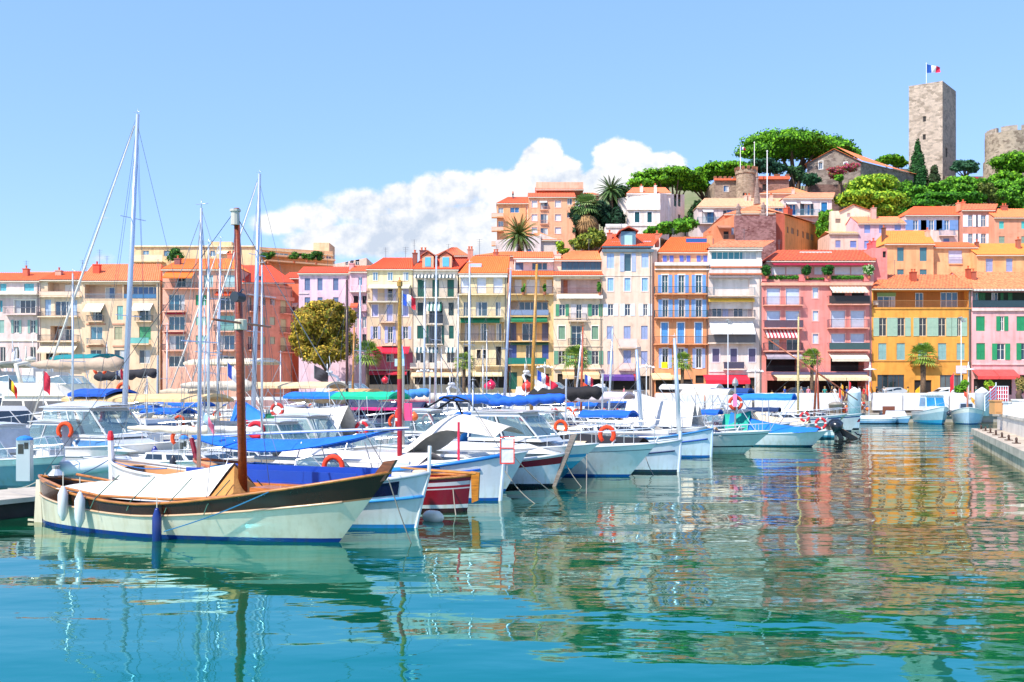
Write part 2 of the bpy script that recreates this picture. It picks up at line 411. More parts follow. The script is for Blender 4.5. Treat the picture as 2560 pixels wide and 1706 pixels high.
        if f.A.y < 150 and rd > 3 and f.L > 5:
            for _ in range(rng.choice((1, 1, 2))):
                uu = rng.uniform(max(u0, v0), min(u1, v1)); a = f.P(uu, zr-.3, -rd-.3); mb = MB(); h = rng.uniform(1.2, 2.4); mb.tube(a, a+Vector((0, 0, h)), .025, n=5)
                for k in range(3): mb.tube(a+Vector((-.35+.05*k, 0, h-.08-.22*k)), a+Vector((.35-.05*k, 0, h-.08-.22*k)), .014, n=4)
                s.part(mb, 'aerial', metal('#77797c'))
        s.rf = (ze, zr, rd)
        return ro
    def chim(s, x0, x1, ytop, ybot, d=2.5, c='#c88068', pots=2, w=.7, cap='#d0653a'):
        """chimney standing d metres behind the facade plane"""
        f = s.f
        def buz(zx, zy):
            px = f.z[0]+zx/f.z[2]; py = f.z[1]+zy/f.z[2]; k = (px-1280)/F
            A = f.A-f.N*d; t = (k*A.y-A.x)/(f.U.x-k*f.U.y); Y = A.y+t*f.U.y
            return t, H-(py-YH)*Y/F
        u0, zt = buz(x0, ytop); u1, zb = buz(x1, ybot); zb -= 1.0
        mb = MB(); f.box(mb, u0, u1, zb, zt-.1, -d-w, -d); f.box(mb, u0-.06, u1+.06, zt-.1, zt, -d-w-.06, -d+.06)
        ch = s.part(mb, 'chimney', stucco(c))
        mb = MB()
        for i in range(pots):
            uu = u0+(u1-u0)*(i+.5)/pots; p = f.P(uu, zt, -d-w/2); mb.lathe([(.13, 0), (.1, .3), (.15, .32), (.15, .4)], p, 8)
        s.part(mb, 'chimney_pot', mat('terracotta', cap, .8), ch)
    def antenna(s, x, ytop, ybot, d=4):
        f = s.f; u, zt = f.uz(x, ytop); _, zb = f.uz(x, ybot); zt += (zt-H)*d/f.A.y; mb = MB()
        mb.tube(f.P(u, zb-.5, -d), f.P(u, zt, -d), .03)
        for k in range(4): mb.tube(f.P(u-.4+k*.06, zt-.1-k*.25, -d), f.P(u+.4-k*.06, zt-.1-k*.25, -d), .015, n=4)
        s.part(mb, 'aerial', metal('#77797c'))
    def done(s, cap=True):
        f = s.f; L = f.L; us = {0., L}; zs = {s.z0}
        ztop = s.ztop
        hs = [(max(0, a), min(L, b), max(s.z0, c), min(ztop, d), e) for a, b, c, d, e in s.holes]
        zs.add(ztop)
        for a, b, c, d, e in hs: us |= {a, b}; zs |= {c, d}
        us = sorted(us); zs = sorted(zs)
        mb = MB(); P = f.P
        sl = (s.ztopR-s.ztop)
        for i in range(len(us)-1):
            if us[i+1]-us[i] < 1e-5: continue
            for j in range(len(zs)-1):
                if zs[j+1]-zs[j] < 1e-5: continue
                cu = (us[i]+us[i+1])/2; cz = (zs[j]+zs[j+1])/2
                if any(a < cu < b and c < cz < d for a, b, c, d, e in hs): continue
                top = zs[j+1] == ztop
                za = zs[j+1]+(sl*us[i]/L if top else 0); zb = zs[j+1]+(sl*us[i+1]/L if top else 0)
                mb.quad(P(us[i], zs[j], 0), P(us[i+1], zs[j], 0), P(us[i+1], zb, 0), P(us[i], za, 0))
        for a, b, c, d, e in hs:
            mb.quad(P(a, c, 0), P(b, c, 0), P(b, c, -e), P(a, c, -e)); mb.quad(P(a, d, -e), P(b, d, -e), P(b, d, 0), P(a, d, 0))
            mb.quad(P(a, c, 0), P(a, c, -e), P(a, d, -e), P(a, d, 0)); mb.quad(P(b, c, -e), P(b, c, 0), P(b, d, 0), P(b, d, -e))
        D = s.depth; zl, zr = s.ztop, s.ztopR
        mb.quad(P(0, s.z0, -D), P(0, s.z0, 0), P(0, zl, 0), P(0, zl, -D)); mb.quad(P(L, s.z0, 0), P(L, s.z0, -D), P(L, zr, -D), P(L, zr, 0))
        mb.quad(P(L, s.z0, -D), P(0, s.z0, -D), P(0, zl, -D), P(L, zr, -D))
        if cap: mb.quad(P(0, zl-.02, 0), P(L, zr-.02, 0), P(L, zr-.02, -D), P(0, zl-.02, -D))
        s.part(mb, 'wall', s.wm)
        if 120 < f.A.y < 135 and L > 6 and s.root.get('label') and s.z0 < 5:
            mb = MB(); e = L-.22; mb.tube(f.P(e, s.z0, .07), f.P(e, min(s.ztop, s.ztopR)-.3, .07), .055, n=6); s.part(mb, 'downpipe', metal('#8c8078'))
        return s

def tile_quad(mb, a, b, c, d, pitch=.28, m=None):
    """corrugated sheet with eave a-b and ridge d-c"""
    a, b, c, d = Vector(a), Vector(b), Vector(c), Vector(d)
    w = (b-a).length; k = max(2, int(w/pitch)); n = (b-a).cross(d-a).normalized()
    if n.z < 0: n = -n
    vs = []; st = 4; tot = k*st
    for i in range(tot+1):
        t = i/tot; h = .07*abs(math.sin(math.pi*i/st))*1.0
        vs.append(a+(b-a)*t+n*h); vs.append(d+(c-d)*t+n*h*(1 if (c-d).length > .5 else 0))
    mb.add(vs, [(2*i, 2*i+2, 2*i+3, 2*i+1) for i in range(tot)], m)
def rstone(pts): pass
# ------------------------------------------------------------------ front row on the quay
FY = 128.0
def T(name, label, zoom, x0, x1, ytop, col, Y=FY, **k):
    return Bld(name, label, 'building', zoom, x0, x1, ytop, Y, col, **k)
OR, OR2 = '#e86a30', '#b24a20'
def plant(root_label, x, y, zoom, Y, r, c=('#3f7a24', '#6a9a34', '#24521c'), n=260, sx=1., name='potted_shrub'):
    px = zoom[0]+x/zoom[2]; py = zoom[1]+y/zoom[2]; p = W(px, py, Y)
    mb = MB(); foliage(mb, [(p.x+r*sx*rng.uniform(-.6, .6), p.y+r*rng.uniform(-.2, .2), p.z+r*rng.uniform(-.5, .6), r*sx*.55, r*.5, r*.5) for _ in range(6)], int(n*1.6), .13, c)
    mb.lathe([(.16, -r-.3), (.22, -r)], (p.x, p.y, p.z), 8, mat('terracotta', '#b86a48', .8))
    o = mb.build(name, None, None, (p.x, p.y, p.z-r-.3)); tag(o, root_label, 'plant', 'plants on balconies and terraces')
def foliage(mb, blobs, n, size, cols, flat=0., core=True):
    ms = [mat('foliage', c, .75, var=.3, vscale=.8, spec=.2) for c in cols]
    tot = sum(b[3]*b[5]+b[4]*b[5]+b[3]*b[4] for b in blobs)
    for b in blobs:
        k = int(n*(b[3]*b[5]+b[4]*b[5]+b[3]*b[4])/tot)+1
        shade = rng.random()
        for _ in range(k):
            z = rng.uniform(-1, 1); t = rng.uniform(0, 2*math.pi); q = math.sqrt(1-z*z)
            d = Vector((q*math.cos(t), q*math.sin(t), z)); rr = rng.uniform(.72, 1.06)+.1*math.sin(5*t+3*z+shade*9)
            if z < -.2 and flat: d.z *= (1-flat)
            p = Vector((b[0]+d.x*b[3]*rr, b[1]+d.y*b[4]*rr, b[2]+d.z*b[5]*rr))
            nn = (d+Vector((rng.uniform(-.8, .8), rng.uniform(-.8, .8), rng.uniform(-.6, .9)))).normalized()
            u = nn.orthogonal().normalized(); u.rotate(Matrix.Rotation(rng.uniform(0, 6.3), 3, nn)); w = nn.cross(u); s_ = size*rng.uniform(.6, 1.4)
            mi = ms[min(len(ms)-1, int(rng.random()*.999*len(ms)))]
            mb.add([p-u*s_, p-w*s_*.55, p+u*s_, p+w*s_*.55], [(0, 1, 2, 3)], mi)
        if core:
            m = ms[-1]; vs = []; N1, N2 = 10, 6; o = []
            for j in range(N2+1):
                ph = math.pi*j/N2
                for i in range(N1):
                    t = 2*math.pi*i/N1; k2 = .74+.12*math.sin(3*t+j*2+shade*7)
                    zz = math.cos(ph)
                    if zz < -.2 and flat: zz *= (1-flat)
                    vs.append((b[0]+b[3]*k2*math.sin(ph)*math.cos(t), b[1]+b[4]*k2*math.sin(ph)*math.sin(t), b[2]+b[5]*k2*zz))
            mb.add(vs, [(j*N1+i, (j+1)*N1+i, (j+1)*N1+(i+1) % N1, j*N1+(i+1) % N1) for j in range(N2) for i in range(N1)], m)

# A lilac terrace house (far left)
b = T('terraced_house', 'pale lilac house with planted roof terrace and triple balcony door at the left edge', Z1, -330, 433, 622, '#e2cdcd')
b.rows([(0, 70), (262, 370)], [(652, 730)], 's', '#5fb0bc'); b.win(-160, 652, -90, 730, 's', '#5fb0bc')
b.balc(-320, 433, 738, 765, '#d8c8b8', out=.9, panel='#f0e4d4', slab='#f2e6d8')
b.win(160, 830, 388, 975, 'w', gc='#3a4048', trim='#e8dccc'); b.win(0, 835, 28, 960, 's', '#3c9aa8')
b.balc(70, 430, 915, 985, '#6a6670', out=.9)
for x in (150, 330, -10, -170): b.win(x, 1048, x+56, 1190, 'o' if x in (150, 330) else 's', '#8fb0a4', sw=.3)
for x in (150, 330, 0): b.win(x, 1340, x+60, 1500, 'w', gc='#20282c')
b.cornice(1265); b.cornice(795, '#efe2d8', .1, .06)
b.roof(622, 535, rd=4.5, c='#ee7440', c2='#cf5a30'); b.chim(245, 300, 485, 575, 2.2, '#c86a50', 1); b.antenna(120, 400, 530)
b.bx('attic_room', 40, 470, 415, 560, -9, -5, stucco('#e8a890')); b.done()
b2 = b
# B cream house with loggia
b = T('terraced_house', 'cream house with pale blue shutters and plants on its terrace, left of the beige one', Z1, 435, 890, 612, '#ecd2b8', Y=FY+.12)
n = b.loggia(520, 635, 870, 762, 1.6, '#e2ccb8'); b.win(650, 650, 830, 755, 'r', '#dfe0e2', on=n)
b.balc(440, 885, 738, 790, '#c8a890', out=.5, panel='#e4c4ac')
b.win(490, 825, 555, 1000, 's', '#a8bcd4'); b.win(600, 842, 780, 1000, 'w', gc='#24405a'); b.win(785, 830, 840, 1000, 's', '#a8bcd4')
b.balc(440, 870, 962, 1010, '#4a4a52', out=.9); n = b.loggia(548, 1112, 792, 1270, 1.3, '#8c6e60'); b.win(590, 1140, 770, 1268, 'w', on=n)
b.balc(440, 868, 1212, 1278, '#3e3e44', out=.9); b.rows([(500, 580), (640, 740)], [(1380, 1540)], 'd'); b.awn(460, 860, 1300, 1400, '#d8c8b0', 1.6)
b.roof(612, 520, rd=4.5, c='#ea6a34', c2='#b84c26'); b.chim(600, 662, 505, 580, 2., '#cfa898', 1); b.antenna(792, 425, 540); b.done()
# C beige apartment house
b = T('apartment_house', 'beige apartment house with two small awnings and blue-glazed top-floor loggias behind the tallest mast', Z1, 890, 1742, 622, '#e6caac')
n = b.loggia(922, 660, 1335, 815, 1.5, '#dcc0ac'); b.win(1095, 680, 1205, 812, 'w', on=n, gc='#1f4e88', bar=False)
b.balc(925, 1335, 762, 815, '#7a8894', out=.05)
n = b.loggia(1345, 660, 1702, 815, 1.2, '#c8b09c'); b.win(1410, 674, 1698, 812, 'w', on=n, gc='#1c5490'); b.balc(1348, 1702, 762, 815, '#506880', out=.05, panel='#3a6a94')
b.win(1010, 900, 1115, 1052, 'w'); b.win(1275, 893, 1340, 1045, 's', '#7fb4ac'); b.win(1515, 900, 1642, 1052, 'w')
b.awn(940, 1140, 868, 955, '#f0e2c8', 1.2); b.awn(1462, 1668, 865, 938, '#f2ece4', 1.1)
b.balc(960, 1135, 1000, 1060, '#48505a', out=.7); b.balc(1480, 1668, 1000, 1060, '#3c5a5a', out=.7)
b.win(985, 1120, 1115, 1262, 'w', gc='#4a7c90'); b.win(1245, 1120, 1332, 1262, 's', '#a8a484'); b.win(1515, 1120, 1642, 1262, 's', '#4a9a6a')
b.balc(960, 1120, 1248, 1308, '#48707c', out=.7); b.balc(1438, 1642, 1242, 1310, '#5aa8a0', out=.8, panel='#6cb0a8')
for y in (1085, 1325): b.bx('ledge', 940, y, 1150, y+16, .001, .1, stucco('#c89078')); b.bx('ledge', 1228, y, 1350, y+16, .001, .1, stucco('#c89078'))
for x in (985, 1245, 1515): b.win(x, 1372, x+120, 1520, 'w')
b.roof(622, 440, rd=6.5, rx=(1010, 1760), c='#ee8452', c2='#d86838'); b.chim(1010, 1080, 440, 555, 2.4, '#e0583a', 1, cap='#c84a30'); b.antenna(945, 280, 440); b.antenna(1600, 385, 440)
b.bx('rooftop_room', 890, 470, 1000, 640, -10, -6, stucco('#e6d8b8')); b.done()
# D salmon corner building
D_ = T('corner_building', 'salmon pink corner building with green roller shutters, an orange awning and balconies on two sides', Z2, 28, 885, 498, '#f2b09c', depth=12)
b = D_
b.win(180, 560, 345, 690, 'w'); b.rows([(475, 580), (697, 815)], [(558, 690)], 'r', '#a8c8cc')
b.awn(65, 385, 522, 592, '#f0762a', 1.4); b.balc(50, 885, 640, 705, '#4a5a54', out=.8, slab='#e8a088')
b.rows([(95, 270)], [(770, 945), (1010, 1160), (1218, 1372)], 'w', gc='#2c5c70'); b.rows([(388, 505)], [(775, 888)], 'r', '#2f9a66'); b.rows([(388, 505)], [(1012, 1105), (1215, 1312)], 'r', '#9cc4ac')
b.win(655, 800, 815, 942, 'w'); b.win(625, 1000, 812, 1165, 'r', '#7fb8b0'); b.win(640, 1215, 812, 1372, 'w', gc='#3c6a8c')
for y0, y1 in ((885, 955), (1105, 1170), (1312, 1378)): b.balc(45, 282, y0, y1, '#403840', out=.8); b.balc(598, 825, y0, y1, '#403840', out=.8)
b.awn(608, 820, 738, 770, '#ee5a2c', .5); 
for y in (968, 1178): b.bx('valance', 60, y, 275, y+20, .1, .3, canvas('#b01c3c'))
b.rows([(95, 270), (625, 812)], [(1440, 1560)], 'w'); b.roof(498, 382, rd=7, rx=(215, 800), c='#f08434', c2='#e06a26'); b.chim(155, 215, 375, 460, 2.5, '#8a5a5c', 1); b.chim(735, 815, 322, 372, 8, '#f08060', 2); b.done()
s = Bld('', '', '', Z2, 886, 1440, 660, 128.2, '#eea68c', Y1=136.5, depth=9, root=D_.root, base=STREET-.3); s.ztop = s.f.uz(886, 640)[1]; s.ztopR = s.f.uz(1440, 700)[1]
s.rows([(960, 1000)], [(790, 950), (1005, 1160), (1225, 1380)], 'w'); s.rows([(1095, 1152), (1200, 1256)], [(800, 890)], 'w', gc='#5a4038'); s.rows([(1092, 1150), (1195, 1254)], [(1012, 1105), (1228, 1312)], 'r', '#b4c8a8')
s.rows([(1312, 1378)], [(778, 985), (1035, 1185), (1235, 1390)], 'r', '#c8cc9c')
for y0, y1 in ((905, 985), (1125, 1192), (1328, 1400)): s.balc(1300, 1425, y0, y1, '#4a3038', out=.8); s.balc(950, 1075, y0-15, y1-22, '#6a3038', out=.7)
s.cornice(740, '#e0a088', .5, .4); s.awn(910, 1210, 772, 800, '#f0ece8', .9, box=False)
s.win(1255, 625, 1305, 680, 'w'); s.win(1060, 560, 1110, 640, 'w'); s.roof(640, 490, rd=4, c='#ea5030', c2='#c83c22', gable=False, back=False); s.done()
# orange side-street house
b = T('house', 'small orange house with red roofs between the salmon corner building and the lilac house', Z2, 1345, 1512, 590, '#f0805c', Y=139, depth=8)
b.win(1350, 860, 1400, 940, 'w'); b.win(1435, 880, 1500, 990, 'w'); b.awn(1430, 1505, 860, 895, '#ede0d0', .8); b.win(1430, 1210, 1470, 1380, 's', '#60688c'); b.win(1380, 700, 1440, 790, 's', '#c88868')
b.roof(592, 530, rd=4, c='#f05a30', c2='#d84424'); b.done()
# E lilac
b = T('terraced_house', 'lilac house with closed slate-blue shutters behind the round yellow-green tree', Z2, 1512, 2062, 540, '#e6c8de', Y=FY+1)
b.rows([(1575, 1635), (1715, 1770), (1885, 1943)], [(592, 725), (800, 930), (1010, 1130), (1220, 1340)], 's', '#68789c'); b.win(2068, 590, 2095, 690, 's', '#58607c') if False else None
b.cornice(755, '#f0d8e0', .1, .1, 1512, 1620); b.cornice(556, '#ece0e4', .12, .15); b.roof(540, 470, rd=4.5, rx=(1560, 2110), c='#f25c34', c2='#d84626'); b.chim(2060, 2110, 428, 500, 1.5, '#c8a0a8', 1, cap='#50484c'); b.done()
# F narrow pink
b = T('terraced_house', 'narrow pink-lilac house with small white balconies left of the cream house with the red awning', Z3, -22, 138, 448, '#e8bccc', Y=FY+.1)
b.win(60, 500, 96, 572, 's', '#5c7c98'); b.balc(-15, 138, 575, 632, '#e8c8d4', out=.6, slab='#f0dce0'); b.rows([(15, 58), (96, 134)], [(672, 755)], 'd'); b.balc(90, 138, 750, 808, '#c8b8bc', out=.5)
b.awn(-10, 58, 740, 775, '#f0603c', .8); b.rows([(22, 50), (96, 134)], [(865, 970)], 'w', gc='#7f92a8'); b.win(96, 1030, 134, 1135, 'd'); b.roof(448, 392, rd=4, c='#f0703c', c2='#d4502c'); b.done()
# G cream
b = T('terraced_house', 'cream house with lilac shutters above a bright red restaurant awning', Z3, 140, 566, 424, '#efcdb0')
b.bx('upper_wall_band', 140, 440, 566, 600, .001, .012, stucco('#efdcb4'))
b.rows([(195, 243), (333, 382), (478, 527)], [(452, 532)], 'w', gc='#6c90a8', on=.012)
b.awn(160, 545, 568, 602, '#f4e8c8', 1.5); b.balc(150, 545, 657, 728, '#c8b8a8', out=.9, slab='#f0e2d0')
b.win(190, 600, 240, 722, 's', '#c0b8d8'); b.win(333, 605, 382, 722, 'o', '#c4bcdc', gc='#1c1c24', bar=False); b.win(472, 600, 530, 722, 's', '#c0b8d8')
b.rows([(187, 242), (470, 524)], [(755, 865)], 's', '#b8b4dc', trim='#f0dcd0'); b.win(325, 755, 378, 910, 's', '#b8b8e0', trim='#f0dcd0'); b.balc(262, 415, 845, 916, '#9c94a0', out=.6)
b.rows([(198, 240), (478, 524)], [(958, 1074)], 'o', '#b8bcec'); b.win(334, 958, 380, 1112, 'o', '#b8bcec'); b.balc(278, 415, 1082, 1132, '#b0aab4', out=.6)
b.awn(178, 540, 1145, 1205, '#e4163c', 1.8); b.bx('sign_band', 280, 1145, 470, 1180, .1, .2, paint('#5c1430')); b.bx('ground_floor', 140, 1200, 566, 1360, .001, .03, stucco('#c8647c'))
b.win(320, 1215, 390, 1290, 'w', on=.03); b.win(160, 1370, 540, 1500, 'd'); b.awn(150, 520, 1375, 1400, '#c8243c', 1.5)
b.roof(424, 318, rd=5.5, rx=(290, 562), c='#f05a28', c2='#dc4a20'); b.chim(565, 606, 270, 350, 2.5, '#8a5448', 1); b.antenna(552, 145, 290); b.antenna(446, 215, 260, 7)
b.bx('rear_gable', 250, 300, 560, 420, -10, -7, stucco('#ecc8b0')); b.done()
# H pale with green shutters
b = T('terraced_house', 'ivory house with dark green shutters, striped awnings and two blue-windowed dormers', Z3, 570, 988, 428, '#eadccc', Y=FY+.1)
b.rows([(612, 672), (750, 812), (890, 952)], [(522, 682)], 's', '#14604c'); b.awn(580, 962, 474, 500, '#f0ece4', .7, c2='#3c4c54', box=False); b.balc(556, 990, 602, 688, '#3c3c48', out=.8)
b.rows([(612, 668), (902, 950)], [(735, 856)], 's', '#243c3c'); b.win(718, 740, 850, 930, 'w', gc='#141c24'); b.awn(700, 838, 728, 808, '#e8ece8', 1., c2='#1c6a5c'); b.balc(698, 852, 850, 935, '#34343c', out=.8)
b.rows([(608, 666), (905, 950)], [(950, 1072)], 's', '#14584c'); b.win(716, 950, 835, 1130, 'o', '#14584c', sw=.3, gc='#1c2428'); b.balc(690, 850, 1064, 1122, '#3c3c48', out=.7)
for a, c_ in ((590, 685), (708, 800), (880, 962)): b.win(a+5, 1180, c_-5, 1300, 'w', gc='#14181a'); b.awn(a-6, c_+6, 1152, 1195, '#e8e8e0', .6, c2='#2c5c68', box=False)
b.bx('parapet', 548, 1300, 985, 1352, .001, .9, stucco('#e8d8cc'))
for a in (615, 700, 830, 960): b.bx('parapet_post', a, 1278, a+22, 1300, .3, .8, stucco('#f0e4dc'))
b.win(585, 1400, 960, 1500, 'd'); b.awn(560, 980, 1370, 1420, '#e8c8a0', 1.6)
b.roof(428, 330, rd=5, rx=(640, 1090), c='#f05c2c', c2='#cf4620')
for a, c_ in ((655, 760), (818, 930)):
    f = b.f; u0, zt = f.uz(a, 300); u1, zb = f.uz(c_, 408); mb = MB(); f.box(mb, u0, u1, zb, zt, -3.5, -.2)
    dm = b.part(mb, 'dormer', stucco('#e8b090')); mb = MB(); um = (u0+u1)/2
    P = f.P; mb.hexa([P(u0-.25, zt, 0), P(um, zt+.65, 0), P(um, zt+.65, -4.5), P(u0-.25, zt, -4.5), P(u0-.25, zt+.12, 0), P(um, zt+.77, 0), P(um, zt+.77, -4.5), P(u0-.25, zt+.12, -4.5)])
    mb.hexa([P(um, zt+.65, 0), P(u1+.25, zt, 0), P(u1+.25, zt, -4.5), P(um, zt+.65, -4.5), P(um, zt+.77, 0), P(u1+.25, zt+.12, 0), P(u1+.25, zt+.12, -4.5), P(um, zt+.77, -4.5)])
    mb.add([P(u0, zt, -.2), P(u1, zt, -.2), P(um, zt+.65, -.2)], [(0, 1, 2)], None)
    b.part(mb, 'dormer_roof', tilemat('#d86a3c', '#8c5050'), dm)
    mb = MB(); f.box(mb, u0+.35, u1-.35, zb+.15, zt-.15, -.19, -.14); b.part(mb, 'dormer_window', paint('#5cb0cc'), dm)
b.chim(1080, 1128, 235, 300, 7, '#c89484', 2); b.chim(632, 700, 245, 310, 8, '#7a4c50', 2); b.done()
# I
b = T('terraced_house', 'pale yellow house with white roller blinds and two small arched windows, behind a small palm', Z3, 1000, 1448, 464, '#efd8b0')
b.rows([(1014, 1106), (1166, 1252), (1320, 1406)], [(500, 650)], 'r', '#e0e2ea'); b.awn(1000, 1450, 476, 490, '#f4f0ea', .5, box=False); b.balc(1000, 1425, 600, 660, '#5a4a50', out=.9)
b.rows([(1040, 1086), (1155, 1265), (1340, 1390)], [(728, 862)], 'w', gc='#3c5c6c'); b.balc(1002, 1408, 806, 868, '#68727c', out=.9); b.awn(1012, 1380, 880, 905, '#148058', .35, box=False, val=.3)
n = b.loggia(1010, 915, 1420, 1095, 1., '#d4c09c'); b.rows([(1050, 1090), (1195, 1255), (1345, 1395)], [(925, 1092)], 'w', on=n, gc='#244c60'); b.rows([(1110, 1180), (1270, 1330)], [(940, 1092)], 's', '#c4ac9c', on=n); b.balc(1000, 1428, 1028, 1095, '#34343c', out=.6)
b.rows([(1043, 1088), (1345, 1392)], [(1145, 1320)], 'd'); b.rows([(1165, 1202), (1222, 1262)], [(1175, 1258)], 'd', trim='#f0d8b4'); b.balc(1130, 1408, 1256, 1322, '#34343c', out=.9)
b.cornice(1330); b.awn(1130, 1400, 1375, 1415, '#f0d8ac', 1.8); b.awn(1000, 1110, 1375, 1415, '#f0d8ac', 1.8); b.rows([(1010, 1200), (1240, 1420)], [(1425, 1530)], 'd')
b.roof(464, 302, rd=6.5, rx=(1130, 1475), c='#f47a34', c2='#dc6428'); b.bx('skylight', 1100, 352, 1205, 392, -2.4, -1.9, paint('#a8c4dc')); b.antenna(1170, 140, 270, 8); b.chim(1320, 1366, 262, 305, 7, '#c46a50', 2); b.done()
# J
b = T('terraced_house', 'golden yellow house with lantern-lit loggia and a solid green lower balcony', Z4, 62, 462, 480, '#f0c488', Y=FY+.12)
n = b.loggia(65, 500, 460, 655, 1.5, '#eccb98'); b.rows([(100, 165), (212, 335), (400, 455)], [(510, 652)], 'r', '#dcdce0', on=n); b.balc(45, 460, 588, 656, '#5c5058', out=.6)
for x in (180, 378): plant('small conical potted shrub on the loggia of the golden yellow house', x, 600, Z4, FY-.6, .55, n=160, sx=.45)
n = b.loggia(65, 715, 415, 858, 1.5, '#c8c0b8'); b.win(140, 718, 413, 850, 'w', on=n, gc='#2c5064'); b.balc(60, 416, 802, 858, '#68727e', out=.3, panel='#7888a4')
b.awn(60, 402, 872, 900, '#12784c', .35, box=False, val=.25); n = b.loggia(55, 922, 418, 1092, 1., '#eab878'); b.win(60, 925, 115, 1090, 's', '#68647c', on=n); b.win(170, 925, 302, 1090, 'w', on=n); b.win(358, 925, 415, 1090, 's', '#68647c', on=n)
b.balc(20, 420, 1030, 1095, '#3c3440', out=.8); b.awn(60, 415, 1102, 1120, '#3c6a4c', .4, box=False); b.rows([(50, 118), (355, 417)], [(1125, 1262)], 's', '#4c5c98'); b.win(205, 1130, 265, 1310, 'w', gc='#181820')
b.balc(40, 392, 1252, 1316, '#0c6a5c', out=.8, panel='#0c7462'); b.win(45, 1385, 122, 1545, 's', '#1c5c48'); b.win(175, 1405, 275, 1545, 'd'); b.win(330, 1400, 420, 1545, 'd')
b.roof(482, 440, rd=1.6, c='#f06a30', c2='#d85424', gable=False)
u = Bld('', '', '', Z4, 95, 462, 325, FY+1.7, '#e8e0dc', root=b.root, depth=6, base=14); u.win(105, 362, 180, 430, 's', '#50688c'); u.win(260, 362, 405, 430, 'w', gc='#2c5468'); u.awn(115, 462, 334, 350, '#f0ecea', .8, box=False); u.roof(322, 262, rd=3.5, c='#f27a40', c2='#e06430'); u.done()
b.done()
# K
b = T('terraced_house', 'pinkish cream house with green shutters and glazed attic right of the golden yellow house', Z4, 462, 920, 478, '#efd2b8')
n = b.loggia(530, 512, 915, 652, 1.6, '#cbb8c0'); b.win(560, 515, 600, 650, 's', '#b05c34', on=n); b.balc(490, 918, 600, 656, '#7a5048', out=.3)
b.awn(490, 918, 655, 680, '#f6eee4', .7, box=False, val=.3); plant('tall leafy plant at the end of the glazed-attic house loggia', 895, 590, Z4, FY-.5, .7, n=200, sx=.5)
b.rows([(515, 572), (820, 882)], [(750, 860)], 'o', '#4c946c'); b.win(675, 750, 725, 900, 'o', '#dcd0cc', sw=.7); b.balc(600, 768, 842, 905, '#3c3440', out=.7, bracket=True)
b.rows([(508, 570), (818, 880)], [(953, 1078)], 's', '#7c9c80', trim='#f4e0d0'); b.win(630, 950, 722, 1135, 'o', '#387850', sw=.1); b.balc(597, 772, 1072, 1136, '#2c2430', out=.7, bracket=True)
b.rows([(508, 572), (818, 884)], [(1185, 1312)], 'o', '#6c9c80', sw=.55, gc='#241c20'); b.win(655, 1190, 715, 1312, 'o', '#6c9c80'); b.cornice(880, '#f4dcc8', .1, .08); b.cornice(1140, '#f4dcc8', .1, .08); b.cornice(1345, '#e8d8cc', .2, .3)
b.awn(540, 880, 1378, 1415, '#f0c896', 2.2, val=.5); b.bx('awning_band', 560, 1418, 860, 1445, 2.1, 2.2, canvas('#0c8060')); b.win(500, 1400, 900, 1545, 'd')
b.roof(480, 445, rd=1.6, c='#ee6030', c2='#d44a22', gable=False)
u = Bld('', '', '', Z4, 465, 920, 345, FY+1.7, '#ecd4bc', root=b.root, depth=6, base=14); u.win(535, 347, 915, 432, 'w', gc='#305468', fc='#50606c'); u.roof(342, 255, rd=4.5, rx=(630, 920), c='#f49058', c2='#e4743c'); u.done()
b.chim(472, 532, 283, 330, 1.9, '#e8c8b8', 1); b.done()
# L tall pale pink
b = T('town_house', 'tall pale pink house with light blue shutters and a slate-blue dormer, highest in its row', Z4, 922, 1382, 232, '#efcfbe')
b.win(960, 275, 1028, 415, 's', '#a8bce0'); b.win(1122, 275, 1190, 445, 'o', '#b0b8d8', gc='#3c5c64', bar=False); b.win(1284, 275, 1350, 410, 's', '#a8bce0')
b.rows([(966, 1022), (1124, 1180), (1286, 1342)], [(505, 628)], 's', '#98c0e0', trim='#f0d8cc'); b.rows([(970, 1022), (1128, 1180), (1300, 1340)], [(748, 858)], 'o', '#dce0ec', gc='#1c3450', sw=.55)
b.win(960, 955, 1022, 1076, 's', '#98a4c8'); b.win(1118, 955, 1182, 1108, 's', '#98a4c8'); b.win(1280, 952, 1342, 1078, 's', '#98a4c8'); b.balc(1065, 1235, 1075, 1155, '#e8c8c0', out=.7, panel='#ecccc0')
b.rows([(965, 1022), (1280, 1340)], [(1188, 1312)], 's', '#98a0c8'); b.win(1115, 1180, 1185, 1335, 's', '#98a0c8'); b.balc(1070, 1215, 1300, 1360, '#e8c8c0', out=.5, panel='#ecccc0')
b.cornice(480, '#f4dcd0', .1, .06); b.cornice(240, '#5c7484', .35, .3, 912, 1395)
b.awn(900, 1200, 1405, 1430, '#5c3890', 1.8, val=.5); b.awn(1205, 1255, 1400, 1430, '#d01830', 1.5, val=.5); b.win(930, 1420, 1360, 1550, 'd')
b.roof(212, 95, rd=5, rx=(1010, 1480), c='#ee6434', c2='#c84824', fascia='#5c7484')
f = b.f; u0, zt = f.uz(1092, 72); u1, zb = f.uz(1230, 215); mb = MB(); f.box(mb, u0, u1, zb, zt, -4, .05); dm = b.part(mb, 'dormer', paint('#5f7c90')); mb = MB(); f.box(mb, u0+.45, u1-.45, zb+.1, zt-.5, .052, .09); b.part(mb, 'dormer_window', paint('#a8ccc8'), dm)
